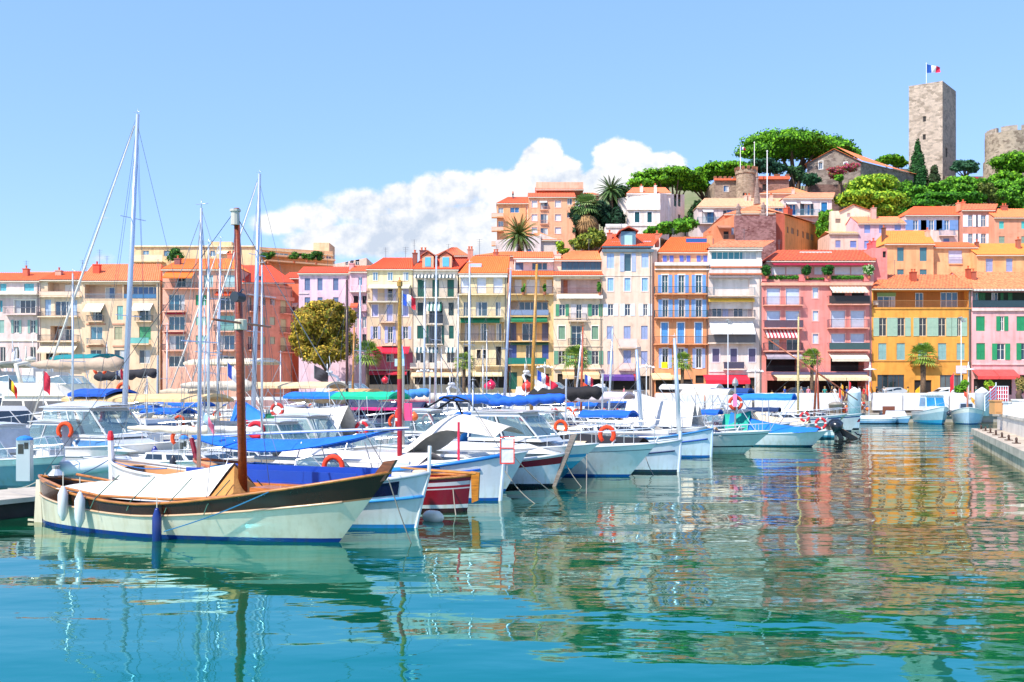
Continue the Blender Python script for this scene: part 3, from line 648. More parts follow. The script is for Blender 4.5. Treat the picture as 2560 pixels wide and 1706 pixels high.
mb = MB(); P = f.P; um = (u0+u1)/2; mb.hexa([P(u0-.3, zt-.05, .4), P(um, zt+.5, .4), P(um, zt+.5, -5), P(u0-.3, zt-.05, -5), P(u0-.3, zt+.1, .4), P(um, zt+.65, .4), P(um, zt+.65, -5), P(u0-.3, zt+.1, -5)]); mb.hexa([P(um, zt+.5, .4), P(u1+.3, zt-.05, .4), P(u1+.3, zt-.05, -5), P(um, zt+.5, -5), P(um, zt+.65, .4), P(u1+.3, zt+.1, .4), P(u1+.3, zt+.1, -5), P(um, zt+.65, -5)]); b.part(mb, 'dormer_roof', tilemat('#c85a3c', '#9a4038'), dm)
b.chim(965, 1010, 82, 150, 2.5, '#c0705c', 1); b.chim(1415, 1450, 88, 140, 2.5, '#d88468', 1); b.bx('skylight', 1005, 150, 1095, 172, -1.8, -1.4, paint('#b8cce0')); b.bx('skylight', 1315, 145, 1390, 165, -1.8, -1.4, paint('#b8cce0')); b.done()
# party wall between L and M
b = T('terraced_house', 'thin peach slice of house filling the gap beside the tall pale pink house', Z4, 1383, 1432, 240, '#f0ccbc', Y=FY+.6, depth=10); b.done()
# M orange with blue shutters
b = T('terraced_house', 'orange house with bright blue shutters, three long balconies and a small yellow sign', Z5, 130, 612, 345, '#f2a070', Y=FY+.1)
b.cornice(345, '#f4ece4', .42, .35); b.cornice(402, '#f4e8e0', .16, .18)
b.rows([(197, 250), (343, 396), (497, 550)], [(455, 615)], 'o', '#6c9cdc', sw=.5, gc='#204c54', trim='#f4e4d8'); b.balc(125, 590, 562, 625, '#1c4c54', out=.8, bracket=True)
b.rows([(202, 250), (347, 396), (497, 550)], [(675, 832)], 'o', '#7ca4d4', sw=.55, gc='#1c3848', trim='#f4e4d8'); b.balc(125, 592, 774, 836, '#144850', out=.8, bracket=True)
b.rows([(190, 248), (333, 393), (490, 550)], [(882, 1066)], 's', '#5c9cd8', trim='#f4ece8'); b.balc(120, 592, 1005, 1070, '#58443c', out=.8, bracket=True)
b.rows([(200, 250), (340, 392), (500, 548)], [(1110, 1285)], 'o', '#a8b8e0', sw=.45, gc='#202c34', trim='#f4e8e4')
b.bx('sign', 190, 1232, 243, 1285, .05, .09, paint('#f4e010')); b.awn(95, 270, 1330, 1380, '#f0c898', 1.8); b.awn(275, 365, 1345, 1380, '#f0c898', 1.8); b.win(495, 1350, 570, 1420, 'd'); b.win(140, 1385, 470, 1500, 'd')
u = Bld('', '', '', Z5, 165, 612, 262, FY+1.4, '#f0b494', root=b.root, depth=6, base=14); u.rows([(238, 262), (388, 412), (540, 562)], [(283, 338)], 'o', '#6078d0', sw=.5); u.roof(255, 120, rd=4.8, rx=(270, 612), c='#f26c28', c2='#dc5820'); 
u.bx('solar_panel', 445, 100, 692, 150, -3.2, -2.8, mat('solar_panel', '#2c5c9c', .15, var=.1)); u.done(); u.chim(600, 648, 90, 250, 2.5, '#f0a070', 1); b.done()
# N
b = T('terraced_house', 'white and grey house with glazed top floor, wide white awnings and a red restaurant awning', Z5, 612, 1084, 458, '#e4d6d2')
n = b.loggia(650, 490, 975, 642, 1.3, '#b4a898'); b.win(655, 493, 970, 640, 'r', '#c8b8a4', on=n); b.balc(600, 1016, 570, 642, '#90989c', out=.8, slab='#f0d0c0'); b.cornice(470, '#8c8488', .2, .5, 612, 1010)
b.awn(605, 1016, 662, 680, '#e8b440', .4, box=False, val=.25); n = b.loggia(610, 695, 1010, 830, 1., '#c8c0c8'); b.win(652, 700, 742, 828, 'w', on=n, gc='#2c5064'); b.win(845, 700, 975, 828, 'w', on=n, gc='#243c50'); b.win(750, 700, 800, 828, 's', '#98a4cc', on=n); b.balc(598, 1016, 772, 832, '#50505c', out=.8, slab='#f0d0c0')
b.awn(615, 800, 865, 978, '#eceaea', 1.6); b.awn(803, 1003, 865, 978, '#f2f0ee', 1.6); b.balc(596, 1016, 992, 1062, '#403c40', out=.8, panel='#6c6464', slab='#f0dcd0')
b.rows([(645, 706), (805, 864), (968, 1028)], [(1112, 1230)], 's', '#6c6080', trim='#e8dce0'); b.balc(738, 918, 1232, 1295, '#34303c', out=.7, panel='#484458')
b.awn(560, 950, 1345, 1395, '#e8203c', 2., val=.5); b.win(975, 1372, 1025, 1500, 'd', trim='#c89c88'); b.win(655, 1400, 940, 1500, 'd'); b.cornice(1310, '#e8dce0', .15, .1)
b.bx('attic_wall', 614, 395, 1082, 458, -.3, -.001, stucco('#ddd4d2'))
u = Bld('', '', '', Z5, 614, 1082, 232, FY+.35, '#e6e0de', root=b.root, depth=8, base=14); u.win(636, 248, 1040, 320, 'w', gc='#2c8088'); u.balc(616, 1082, 318, 380, '#e8e4e2', out=.35, panel='#ece8e6'); u.bx('tile_ledge', 625, 384, 1082, 394, .01, .5, tilemat('#e08058', '#b86040')); u.bx('tile_ledge', 612, 445, 1080, 458, .01, .7, tilemat('#d07850', '#a85838')); u.cornice(236, '#f0eeea', .15, .5)
u.roof(214, 150, rd=4, rx=(720, 1200), c='#e89468', c2='#b4542c', pitch=.5); u.bx('skylight', 975, 150, 1080, 190, -2.6, -2.2, paint('#dce8ec')); u.done(); b.done()
# O pink
b = T('apartment_building', 'coral pink building with planted roof terrace, cream striped awning and dark glass restaurant front', Z6, 82, 1066, 520, '#ec908a', depth=13)
b.rows([(130, 250), (300, 422)], [(575, 720), (778, 925)], 'r', '#ccd4e8', trim='#f0a898'); b.rows([(145, 245), (308, 415)], [(1030, 1128)], 'w', gc='#2c3c40')
b.rows([(540, 590)], [(570, 662), (775, 865), (980, 1066)], 'r', '#ccd4e8', trim='#f4b4a4'); b.rows([(705, 830), (878, 1002)], [(775, 925), (980, 1062)], 'r', '#c8ccdc', trim='#f0a898'); b.rows([(710, 830), (890, 1002)], [(590, 712)], 'd')
b.balc(95, 440, 655, 725, '#5c3c44', out=.9, slab='#f0a894'); b.balc(95, 440, 862, 930, '#4c3038', out=.9, panel='#5c4450', slab='#f0a894'); b.balc(95, 440, 1062, 1132, '#3c3438', out=.9, slab='#f0a894')
b.balc(670, 1028, 645, 718, '#3c2c2c', out=.9, panel='#3c302c', slab='#f0a894'); b.balc(668, 1028, 855, 928, '#5c4c54', out=.9, slab='#f0a894'); b.balc(670, 1028, 1062, 1128, '#34484c', out=.9, panel='#3c5454', slab='#f0a894')
b.awn(115, 400, 945, 1010, '#f4e8e0', 1.3, c2='#c03444'); b.awn(685, 1005, 552, 612, '#f8e8d0', 1.5, c2='#f0bca0'); b.awn(110, 430, 1150, 1188, '#a89ca8', 1.4, val=.3); b.awn(680, 1010, 1150, 1205, '#f0e0c8', 1.5, val=.35)
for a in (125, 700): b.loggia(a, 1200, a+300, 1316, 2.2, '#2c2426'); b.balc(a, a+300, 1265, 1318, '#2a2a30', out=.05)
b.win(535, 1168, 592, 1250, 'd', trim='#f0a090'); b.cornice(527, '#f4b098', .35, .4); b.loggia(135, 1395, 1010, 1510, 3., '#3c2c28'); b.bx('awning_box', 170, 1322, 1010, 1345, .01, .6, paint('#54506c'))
for a, c_ in ((180, 465), (470, 785), (790, 1005)): b.awn(a, c_, 1340, 1372, '#f0d8ac', 2.4, val=.4)
for a in (82, 420, 650, 1000): b.bx('parapet_post', a, 450, a+(50 if a < 90 else 55), 512, -.6, -.001, stucco('#e08080'))
for k, (a, c_) in enumerate(((140, 418), (708, 1000), (482, 648))):
    mb = MB(); u0, z = b.f.uz(a, 495); u1, zt = b.f.uz(c_, 456 if k < 2 else 480); cx = []
    nn = int((u1-u0)/.45)
    for i in range(nn):
        p = b.f.P(u0+(i+.5)*(u1-u0)/nn, (z+zt)/2, -.3); cx.append((p.x, p.y, p.z, .35, .3, (zt-z)/2))
    foliage(mb, cx, 900, .1, ('#3f8424', '#5a9c30', '#2c5c1c')); p = b.f.P((u0+u1)/2, z, -.3); o = mb.build('hedge', None, None, p)
    tag(o, ('clipped hedge on the left of the coral building roof terrace', 'clipped hedge on the right of the coral building roof terrace', 'low planting in the middle of the coral building roof terrace')[k], 'hedge')
for a, c_, q in ((85, 185, 'dark bush at the left end of the coral building roof terrace'), (445, 550, 'squared dark green shrub left of centre on the coral roof terrace'), (632, 735, 'squared dark green shrub right of centre on the coral roof terrace'), (985, 1105, 'white-flowering bush in the pink planter at the right end of the coral roof terrace')):
    plant(q, (a+c_)/2, 415, Z6, FY-.2, .75, ('#2c6420', '#3c7c2c', '#1c4418') if a < 900 else ('#5c9c3c', '#c8d8a8', '#3c7424'), n=420, sx=1.05)
u = Bld('', '', '', Z6, 130, 1085, 340, FY+2.2, '#cfa8a0', root=b.root, depth=8, base=15); u.rows([(175, 300), (306, 440), (555, 630), (735, 878), (884, 1000)], [(383, 452)], 'r', '#dce4e4'); u.awn(172, 1050, 350, 372, '#a8143c', 1.2, box=False, val=.12)
u.roof(332, 235, rd=4.8, rx=(225, 1130), c='#ea6838', c2='#8c3420', pitch=.48); u.bx('skylight', 495, 215, 785, 265, -3.8, -3.4, mat('skylight_glass', '#b8d8d4', .15, var=.1)); u.chim(1040, 1072, 170, 300, 2.5, '#e06868', 1); u.done(); b.done()
# pink party wall block right of O
b = T('house', 'plain pink wall of a tall house rising between the coral building and the ochre one', Z6, 1068, 1205, 215, '#e88c88', Y=131, depth=8); b.win(1165, 245, 1195, 300, 'd'); b.chim(1075, 1105, 150, 215, 1.5, '#e0686c', 1); b.done()
# P ochre
b = T('apartment_building', 'ochre yellow building with grey-green shutters and a brown top-floor loggia', Z7, 62, 836, 514, '#eda444', depth=13)
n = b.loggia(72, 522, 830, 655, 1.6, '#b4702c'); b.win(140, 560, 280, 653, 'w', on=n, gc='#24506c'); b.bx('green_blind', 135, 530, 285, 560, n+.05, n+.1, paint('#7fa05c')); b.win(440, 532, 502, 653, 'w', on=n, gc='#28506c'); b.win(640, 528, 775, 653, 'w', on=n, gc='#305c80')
b.balc(64, 836, 600, 658, '#9c6c3c', out=.12); b.bx('air_conditioner', 78, 598, 125, 632, -1., -.6, paint('#c0b8b0'))
b.rows([(118, 178), (262, 320), (432, 492), (582, 642), (730, 762)], [(736, 880)], 'o', '#a4bca4', sw=.72, gc='#2c2824', fc='#d8c8b0'); b.rows([(112, 176), (256, 322), (425, 496), (580, 646), (726, 790)], [(936, 1066)], 's', '#8cb0ac')
b.balc(360, 568, 1042, 1102, '#6c3c20', out=.8, bracket=True); b.cornice(1072, '#d8944c', .1, .08); b.win(105, 1183, 316, 1312, 'w', gc='#2c3c44', fc='#5c4438'); b.win(395, 1225, 530, 1322, 'd'); b.win(596, 1185, 780, 1295, 'w', gc='#5c6464', fc='#5c4438'); b.bx('sign', 720, 1112, 802, 1172, .02, .08, paint('#d8ccdc'))
b.bx('downpipe', 826, 520, 832, 1300, .02, .1, metal('#7c7068')); b.roof(510, 400, rd=5, rx=(130, 840), c='#f28c54', c2='#a84828', pitch=.42); b.chim(372, 415, 375, 440, 2.2, '#a84c30', 2); b.chim(812, 840, 350, 420, 3, '#b45434', 1); b.done()
# Q pink right
b = T('apartment_building', 'rose pink building with arched emerald shutters and red awnings at the right edge', Z7, 842, 1560, 520, '#ecb0b4', Y=FY+.1, depth=13)
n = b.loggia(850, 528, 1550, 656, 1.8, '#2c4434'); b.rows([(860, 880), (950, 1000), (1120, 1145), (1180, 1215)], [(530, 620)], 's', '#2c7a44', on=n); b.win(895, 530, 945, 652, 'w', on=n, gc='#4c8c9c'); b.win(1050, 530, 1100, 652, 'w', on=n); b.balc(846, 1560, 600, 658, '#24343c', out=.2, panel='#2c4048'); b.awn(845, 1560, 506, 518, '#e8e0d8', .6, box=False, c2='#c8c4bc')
b.rows([(878, 948), (1196, 1262), (1400, 1465)], [(724, 840)], 's', '#28905c'); b.win(1068, 724, 1098, 838, 'o', '#28905c', sw=.5); b.rows([(880, 950)], [(935, 1066)], 's', '#28905c'); b.win(1042, 938, 1105, 1066, 'o', '#2f9a62', sw=.62); b.rows([(1232, 1290)], [(935, 1066)], 'o', '#28905c', sw=.6)
b.cornice(665, '#f0ccc8', .3, .25); b.cornice(1098, '#e8c8c8', .12, .15); b.awn(845, 1005, 1142, 1195, '#f0504c', 1.7, val=.4); b.awn(1010, 1172, 1142, 1195, '#f0504c', 1.7, val=.4); b.win(860, 1215, 1160, 1340, 'd'); b.win(1200, 1185, 1260, 1330, 'd', trim='#d88890')
b.roof(515, 378, rd=5.5, c='#ee9460', c2='#b05430', pitch=.42); b.chim(850, 882, 372, 430, 2.5, '#a85840', 1); b.done()
# ------------------------------------------------------------------ houses on the hill
# R row right, second line
b = T('house', 'peach house with dark teal shutters under an orange roof, just above the ochre building', Z7, 165, 545, 160, '#e8b080', Y=143, depth=8)
b.rows([(260, 312), (437, 492)], [(185, 292), (357, 410)], 's', '#4c7c88'); b.roof(160, 55, rd=4.5, rx=(170, 500), c='#f49040', c2='#e87a30'); b.chim(150, 172, 28, 110, 1.5, '#7c5038', 1); b.chim(490, 520, 48, 105, 2, '#e8b8a0', 1); b.done()
b = T('house', 'low peach house with one lowered white blind, right of the teal-shuttered peach house', Z7, 545, 882, 188, '#e8b484', Y=144, depth=8)
b.win(662, 208, 770, 312, 'r', '#d0cce0'); b.balc(662, 770, 262, 312, '#a09cb0', out=.15); b.roof(186, 145, rd=3, c='#f4703c', c2='#d85428'); b.chim(882, 902, 140, 235, .6, '#8c5840', 1); b.done()
b = T('house', 'apricot house with lavender shutters above the rose pink building', Z7, 885, 1560, 248, '#e8b07c', Y=142, depth=8)
b.rows([(955, 1010), (1114, 1165), (1330, 1380)], [(273, 376)], 's', '#9ca4c8'); b.roof(246, 155, rd=4.5, c='#f68c3c', c2='#e87830'); b.chim(1205, 1230, 120, 175, 2, '#a86850', 1); b.done()
# third line
b = T('house', 'pale lilac house with small periwinkle shutters below the bright green tree', H3, 18, 388, 1318, '#e0bccc', Y=160, depth=8)
b.rows([(65, 112), (181, 226), (302, 352)], [(1325, 1390), (1450, 1510)], 's', '#8c9cd0'); b.roof(1316, 1262, rd=3.5, c='#f09060', c2='#d87048'); b.chim(125, 160, 1190, 1280, 2, '#c8a8a0', 1); b.antenna(115, 1250, 1500, 1); b.done()
b = T('house', 'white-pink house with wide sky blue shutters and a small blue balcony beneath the pines', H3, 388, 832, 1248, '#ebd0cc', Y=164, depth=8)
b.rows([(447, 487), (572, 610), (693, 732)], [(1288, 1366)], 'o', '#7498cc', sw=1.4, gc='#48688c'); b.balc(648, 765, 1362, 1410, '#4c7ca8', out=.7); b.win(685, 1432, 732, 1470, 's', '#7488b4'); b.roof(1250, 1182, rd=4.5, rx=(450, 828), c='#f26a38', c2='#e05a2c'); b.bx('downpipe', 800, 1255, 806, 1460, .02, .1, metal('#5c4c50')); b.done()
b = T('house', 'terracotta house with white shutters on six windows, right of the sky blue shuttered house', H3, 832, 1080, 1215, '#d4927c', Y=163, depth=8)
b.rows([(880, 914), (980, 1018)], [(1248, 1340), (1395, 1475)], 'o', '#e4e0ec', sw=.85, gc='#50708c'); b.roof(1212, 1162, rd=3.5, rx=(850, 1115), c='#f28050', c2='#b8502c', pitch=.45); b.chim(797, 820, 1150, 1200, 1.5, '#e8a080', 1); b.chim(835, 858, 1142, 1180, 3, '#e07c58', 1); b.done()
b = T('house', 'salmon house with turquoise shutters at the right edge of the hill row', H3, 1085, 1560, 1272, '#e4a082', Y=161, depth=8)
b.rows([(1122, 1160), (1296, 1330)], [(1298, 1356)], 's', '#5cc0b8'); b.rows([(1120, 1166), (1296, 1330)], [(1415, 1470)], 's', '#8ca08c'); b.roof(1270, 1200, rd=4, c='#f48850', c2='#dc6c3c', pitch=.4); b.chim(1150, 1190, 1172, 1215, 3, '#a85c48', 2); b.done()
# cream gabled
b = T('house', 'cream gabled house with a plain wall and tiny attic window, left of the lilac house', H2, 1652, 2110, 1050, '#f0dcc8', Y=166, depth=10)
b.win(1835, 1078, 1872, 1122, 's', '#b8a8a8'); b.win(1700, 1140, 1760, 1190, 's', '#8c7c6c')
f = b.f; ua, za = f.uz(1905, 985); ul, zl = f.uz(1760, 1050); ur, zr = f.uz(2110, 1050); mb = MB(); P = f.P
mb.add([P(ul, zl, 0), P(ur, zl, 0), P(ua, za, 0), P(ul, zl, -9), P(ur, zl, -9), P(ua, za, -9)], [(0, 1, 2), (5, 4, 3), (0, 3, 4, 1)]); b.part(mb, 'gable', b.wm)
mb = MB(); tile_quad(mb, P(ur+.4, zl-.15, .3), P(ur+.4, zl-.15, -9.3), P(ua, za+.12, -9.3), P(ua, za+.12, .3)); tile_quad(mb, P(ul-.3, zl-.15, -9.3), P(ul-.3, zl-.15, .3), P(ua, za+.12, .3), P(ua, za+.12, -9.3)); b.part(mb, 'roof', tilemat('#e08858', '#b8603c')); b.done()
b = T('house', 'low pale pink lean-to house with a thin tile edge below the cream gabled house', H2, 1630, 1962, 1312, '#ecc8bc', Y=160, depth=6)
b.win(1870, 1395, 1942, 1472, 's', '#7c8cc8'); b.win(1700, 1390, 1760, 1472, 's', '#8c90c0'); b.roof(1312, 1290, rd=2, c='#f0b080', c2='#d08058', gable=False); b.done()
# white villa
vil = Bld('villa', 'white cubic villa with dark green shutters, roof terrace balustrade and two slim chimneys', 'villa', H1, 1545, 1892, 860, 172, '#e9e6e6', depth=11)
b = vil; b.rows([(1625, 1675), (1757, 1805)], [(885, 993)], 's', '#0c5058', trim='#f8f4f2'); b.win(1755, 1072, 1805, 1105, 's', '#0c5058'); b.balc(1545, 1892, 812, 858, '#f2eae6', out=.3, panel='#efe8e4', slab='#f4f0ee'); b.cornice(1020, '#f0ecea', .2, .15); b.done()
u = Bld('', '', '', H1, 1545, 2000, 690, 175, '#eadfdf', depth=8, root=vil.root, base=30); u.win(1592, 765, 1640, 805, 's', '#1c4454'); u.win(1725, 752, 1782, 795, 's', '#2c3c5c'); u.win(1930, 735, 1960, 800, 's', '#1c3054'); u.roof(692, 628, rd=4.5, rx=(1600, 1950), c='#f4895c', c2='#e06e44', fascia='#f4eeea'); u.chim(1683, 1712, 612, 690, .2, '#eceae8', 1); u.chim(1832, 1856, 604, 800, -.6, '#eceae8', 1); u.done()
s = Bld('', '', '', H1, 1893, 2148, 690, 172, '#e4dcd8', Y1=182, depth=8, root=vil.root, base=30); s.ztop = s.f.uz(1893, 690)[1]; s.ztopR = s.f.uz(2148, 700)[1]
s.rows([(2038, 2064), (2080, 2106)], [(740, 832)], 's', '#14504c'); s.rows([(1970, 1998)], [(890, 995)], 's', '#143c44'); s.win(2080, 905, 2106, 980, 's', '#143c44'); s.done()
b = Bld('terrace_wall', 'white balustraded garden terrace at the left foot of the villa', 'wall', H1, 1312, 1545, 1040, 168, '#e8e4e4', depth=5, group='garden and retaining walls on the hill'); b.balc(1318, 1545, 1012, 1042, '#f0e8e4', out=.2, panel='#e8e0dc'); b.done()
# apartment block
apt = Bld('apartment_block', 'tall peach apartment block with red roofs on the skyline left of the date palm', 'building', H1, 512, 1000, 735, 170, '#eeac8a', depth=12)
b = apt; b.rows([(542, 602), (788, 850)], [(765, 835), (908, 978), (1045, 1112)], 'r', '#d8d4dc', trim='#f4b89c'); b.rows([(635, 712)], [(775, 860), (905, 1008), (1052, 1130)], 'w', gc='#4c5a6c'); b.rows([(915, 968)], [(740, 810), (890, 945)], 'w', gc='#4c5468'); b.awn(625, 705, 768, 782, '#e8e4e0', .6, box=False)
b.balc(630, 712, 828, 860, '#a87868', out=.3); b.balc(630, 712, 972, 1008, '#a87868', out=.3); b.roof(728, 685, rd=3, c='#f2663c', c2='#dc5430'); b.done()
u = Bld('', '', '', H1, 590, 1085, 655, 174, '#e8b8a0', depth=8, root=apt.root, base=40); u.roof(650, 628, rd=3, c='#f2663c', c2='#dc5430'); u.done(); u.chim(605, 616, 625, 660, 1, '#50404c', 1)
u = Bld('', '', '', H1, 178, 512, 800, 171, '#f6a878', depth=10, root=apt.root); u.win(316, 835, 412, 893, 'w', gc='#3c70a0', fc='#e8c8a8'); u.win(480, 780, 502, 985, 'w', gc='#e89c58', bar=False); u.rows([(192, 246)], [(840, 930), (980, 1075)], 'w', gc='#8ca0a8')
for y in (905, 1048, 1200): u.balc(122, 246, y, y+38, '#e8a080', out=.9, panel='#eeb49c')
u.roof(795, 728, rd=4.5, rx=(290, 512), c='#f2683c', c2='#dc5630'); u.chim(340, 352, 690, 730, 3, '#50404c', 1); u.done()
u = Bld('', '', '', H1, 1085, 1250, 700, 178, '#e8b49c', depth=8, root=apt.root); u.roof(705, 684, rd=3, rx=(1090, 1190), c='#f2683c', c2='#dc5630'); u.done()
b = Bld('house', 'low white house with a sloping tiled gable behind the big date palm', 'building', H1, 165, 640, 1180, 158, '#e4dce0', depth=8); b.win(500, 1275, 540, 1305, 's', '#4c70a8'); b.ztopR = b.f.uz(640, 1130)[1]; b.done()
b = Bld('house', 'small grey-white house with orange sloping eave right of the big date palm', 'building', H1, 630, 850, 1180, 158.5, '#ddd4d0', depth=8); b.ztop = b.f.uz(630, 1110)[1]; b.roof(1182, 1105, rd=6, rx=(560, 640), c='#e88c60', c2='#c86c44'); b.done()
# long white house with loggias
V = Bld('country_house', 'long grey-white house with blue-shaded balconies and pale tiled roof below the crenellated turret', 'building', H2, 105, 1095, 1012, 172, '#d6cdd0', depth=11)
b = V; b.win(165, 1050, 300, 1190, 'w', gc='#1c5c94', fc='#343c48'); b.win(450, 1040, 555, 1130, 'w', gc='#2068a8', fc='#343c48'); b.win(405, 1045, 447, 1145, 's', '#3c4450'); b.win(1000, 1000, 1090, 1050, 'w', gc='#2068a8'); b.win(212, 1255, 290, 1322, 'w', gc='#3c404c')
b.awn(165, 285, 1035, 1062, '#e8e4e6', .8, box=False); b.balc(105, 368, 1130, 1200, '#4c7c88', out=.9, slab='#d8d0d0'); b.roof(1010, 905, rd=5.5, rx=(190, 1100), c='#eab890', c2='#cf9068')
for x in (652, 695, 948): b.chim(x, x+32, 870, 930, 3.5, '#e0c0b0', 1)
b.done()
u = Bld('', '', '', H2, 1096, 1660, 910, 173, '#d4ccd0', depth=11, root=V.root); u.rows([(1165, 1245), (1345, 1410)], [(975, 1100)], 'w', gc='#1c64a4'); u.rows([(1130, 1160), (1292, 1340), (1415, 1448)], [(965, 1100)], 's', '#34404c'); u.win(1535, 952, 1605, 1062, 's', '#2074ac', trim='#ece4dc'); u.awn(1125, 1245, 950, 972, '#e8e4e6', .8, box=False); u.awn(1292, 1415, 942, 966, '#e8e4e6', .8, box=False)
u.balc(1235, 1510, 1040, 1112, '#5c90a8', out=.9, slab='#e0c8b8'); u.roof(908, 840, rd=4.5, rx=(1250, 1700), c='#eaa880', c2='#cf8058'); u.chim(1205, 1230, 800, 870, 3, '#d8c0b8', 1); u.done()
u = Bld('', '', '', H2, 830, 1400, 850, 178, '#c8a89c', depth=8, root=V.root); u.roof(850, 775, rd=4, rx=(1190, 1200), c='#e8905c', c2='#cc7448'); u.done()
# crenellated stone house with turret
ca = Bld('castle_house', 'brown stone house with round crenellated turret under two flagpoles', 'building', H2, 308, 562, 700, 186, '#a08878', wallmat=stone('#dcc0a8', '#b09484', 2.2), depth=9)
b = ca; b.win(410, 758, 470, 830, 'w', gc='#3c6ca0', trim='#b8a090'); b.win(418, 920, 455, 945, 'd')
b.bx('eaves', 298, 680, 562, 704, .01, .5, tilemat('#e0744c', '#b85838')); b.done()
for i in range(5): b.bx('merlon', 300+i*56, 652, 330+i*56, 680, -.6, .2, stone('#c88868', '#9a6450', 2.2))
u = Bld('', '', '', H2, 770, 1165, 680, 187, '#a87868', wallmat=stone('#d4a090', '#a87c6c', 2.2), depth=8, root=ca.root); u.win(858, 742, 902, 812, 'd'); u.bx('eaves', 810, 655, 1170, 690, .01, .5, tilemat('#e0744c', '#b85838')); u.done()
for i in range(2): u.bx('merlon', (1000, 1125)[i], 628, (1060, 1165)[i], 658, -.6, .2, stone('#c88868', '#9a6450', 2.2))
p = W(H2[0]+670/H2[2], H2[1]+900/H2[2], 184); q = W(H2[0]+670/H2[2], H2[1]+640/H2[2], 184); rad = 112/H2[2]*184/F; hh = q.z-p.z
mb = MB(); mb.lathe([(rad*1.04, -6), (rad, 0), (rad, hh), (rad*1.1, hh+.15), (rad*1.1, hh+.8), (rad*.95, hh+.8)], p, 24)
tw = mb.build('turret', stone('#e0c4a8', '#b0947c', 2.2), ca.root, ca.root.location)
mb = MB()
for i in range(12):
    a = 2*math.pi*i/12
    if i % 1 == 0: mb.tube((p.x+rad*1.04*math.cos(a), p.y+rad*1.04*math.sin(a), q.z+.79), (p.x+rad*1.04*math.cos(a), p.y+rad*1.04*math.sin(a), q.z+1.35), .35, n=4)
mb.build('turret_merlons', stone('#c88868', '#9a6450', 2.2), tw, ca.root.location)
mb = MB(); mb.box(p.x-1.0, p.x-.35, p.y-rad-.06, p.y-rad+.5, p.z+.2, q.z-3.6); mb.build('slit_window', mat('dark_interior', '#26201e', .7, var=.3), tw, ca.root.location)
def flagpole(label, px, pytop, pybot, Y, r=.08, flag=None, wind=1):
    a = W(px, pybot, Y); t = W(px, pytop, Y); o = thing('flagpole', label, 'flagpole', a, group='flagpoles on the hill')
    mb = MB(); mb.tube(a, t, r, r*.7, 8); mb.lathe([(r*1.3, 0), (r*1.5, .12), (.02, .25)], t, 8); mb.build('pole', paint('#e8e4e2'), o, a)
    if flag:
        x0, y0, x1, y1 = flag; A = W(x0, y0, Y); B = W(x1, y1, Y); mb = MB(); nx, nz = 15, 6; ms = [canvas('#1450a8'), canvas('#f0eef0'), canvas('#e8244c')]
        for i in range(nx):
            for j in range(nz):
                def q(i, j):
                    s = i/nx; return (A.x+(B.x-A.x)*s, A.y+.25*math.sin(s*7+j*.5)*s, A.z-(A.z-B.z)*(j/nz)*(1-.22*s)-(A.z-B.z)*.34*s*(1-.6*j/nz))
                mb.add([q(i, j), q(i+1, j), q(i+1, j+1), q(i, j+1)], [(0, 1, 2, 3)], ms[min(2, i*3//nx)])
        mb.build('flag', None, o, a, True)
    return o
flagpole('slim white flagpole with tricolour flag, left of the two on the round turret', 1851, 370, 430, 184, flag=(1851, 367, 1864, 376))
flagpole('bare slim white flagpole on the right of the round turret', 1886, 358, 430, 184)
flagpole('tall bare white flagpole standing on the stone apse of the orange church-like house', 1918, 380, 540, 156, .1)
# orange church-like house with stone apse
ch = Bld('church_house', 'orange hill house with a rubble-stone apse and a receding row of small windows', 'building', H2, 300, 545, 1180, 157, '#e8946c', depth=9)
b = ch; b.win(410, 1285, 470, 1380, 'd'); b.win(500, 1240, 545, 1325, 's', '#8090b0'); b.ztop = b.f.uz(300, 1200)[1]; b.ztopR = b.f.uz(545, 1090)[1]; b.awn(330, 480, 1215, 1255, '#b4785c', 1.5, box=False); b.balc(400, 545, 1330, 1385, '#c89878', out=.6); b.done()
u = Bld('', '', '', H2, 545, 1015, 1105, 156, '#b88078', wallmat=stone('#d8a09c', '#985c58', 2.6), depth=4, root=ch.root); u.done()
u = Bld('', '', '', H2, 1015, 1116, 1080, 157.5, '#b85c44', depth=9, root=ch.root); u.done()
u = Bld('', '', '', H2, 420, 1116, 1090, 160, '#d88058', depth=9, root=ch.root); u.roof(1092, 978, rd=4.5, rx=(780, 800), c='#e89468', c2='#c87048'); u.done()
u = Bld('', '', '', H2, 620, 1010, 1080, 158, '#d88058', depth=4, root=ch.root); u.roof(1082, 1055, rd=2, c='#e8a078', c2='#c87850', gable=False); u.done()
s = Bld('', '', '', H2, 1117, 1500, 1100, 157.5, '#ee9c54', Y1=172, depth=9, root=ch.root); s.ztop = s.f.uz(1117, 1095)[1]; s.ztopR = s.f.uz(1500, 1215)[1]
for x0, x1, y0, y1 in ((1142, 1160, 1228, 1310), (1188, 1222, 1240, 1322), (1255, 1275, 1262, 1345), (1318, 1338, 1282, 1365), (1362, 1398, 1295, 1385), (1415, 1450, 1312, 1398)): s.win(x0, y0, x1, y1, 's', '#8c6c54')
mb = MB(); P = s.f.P; tile_quad(mb, P(-.2, s.ztop, .5), P(s.f.L+.3, s.ztopR, .5), P(s.f.L, s.ztopR+1.6, -4.5), P(0, s.ztop+1.6, -4.5)); s.part(mb, 'roof', tilemat('#cf7c50', '#a05c40')); s.done(); s.chim(1150, 1205, 1010, 1100, 1.5, '#d05c40', 2)
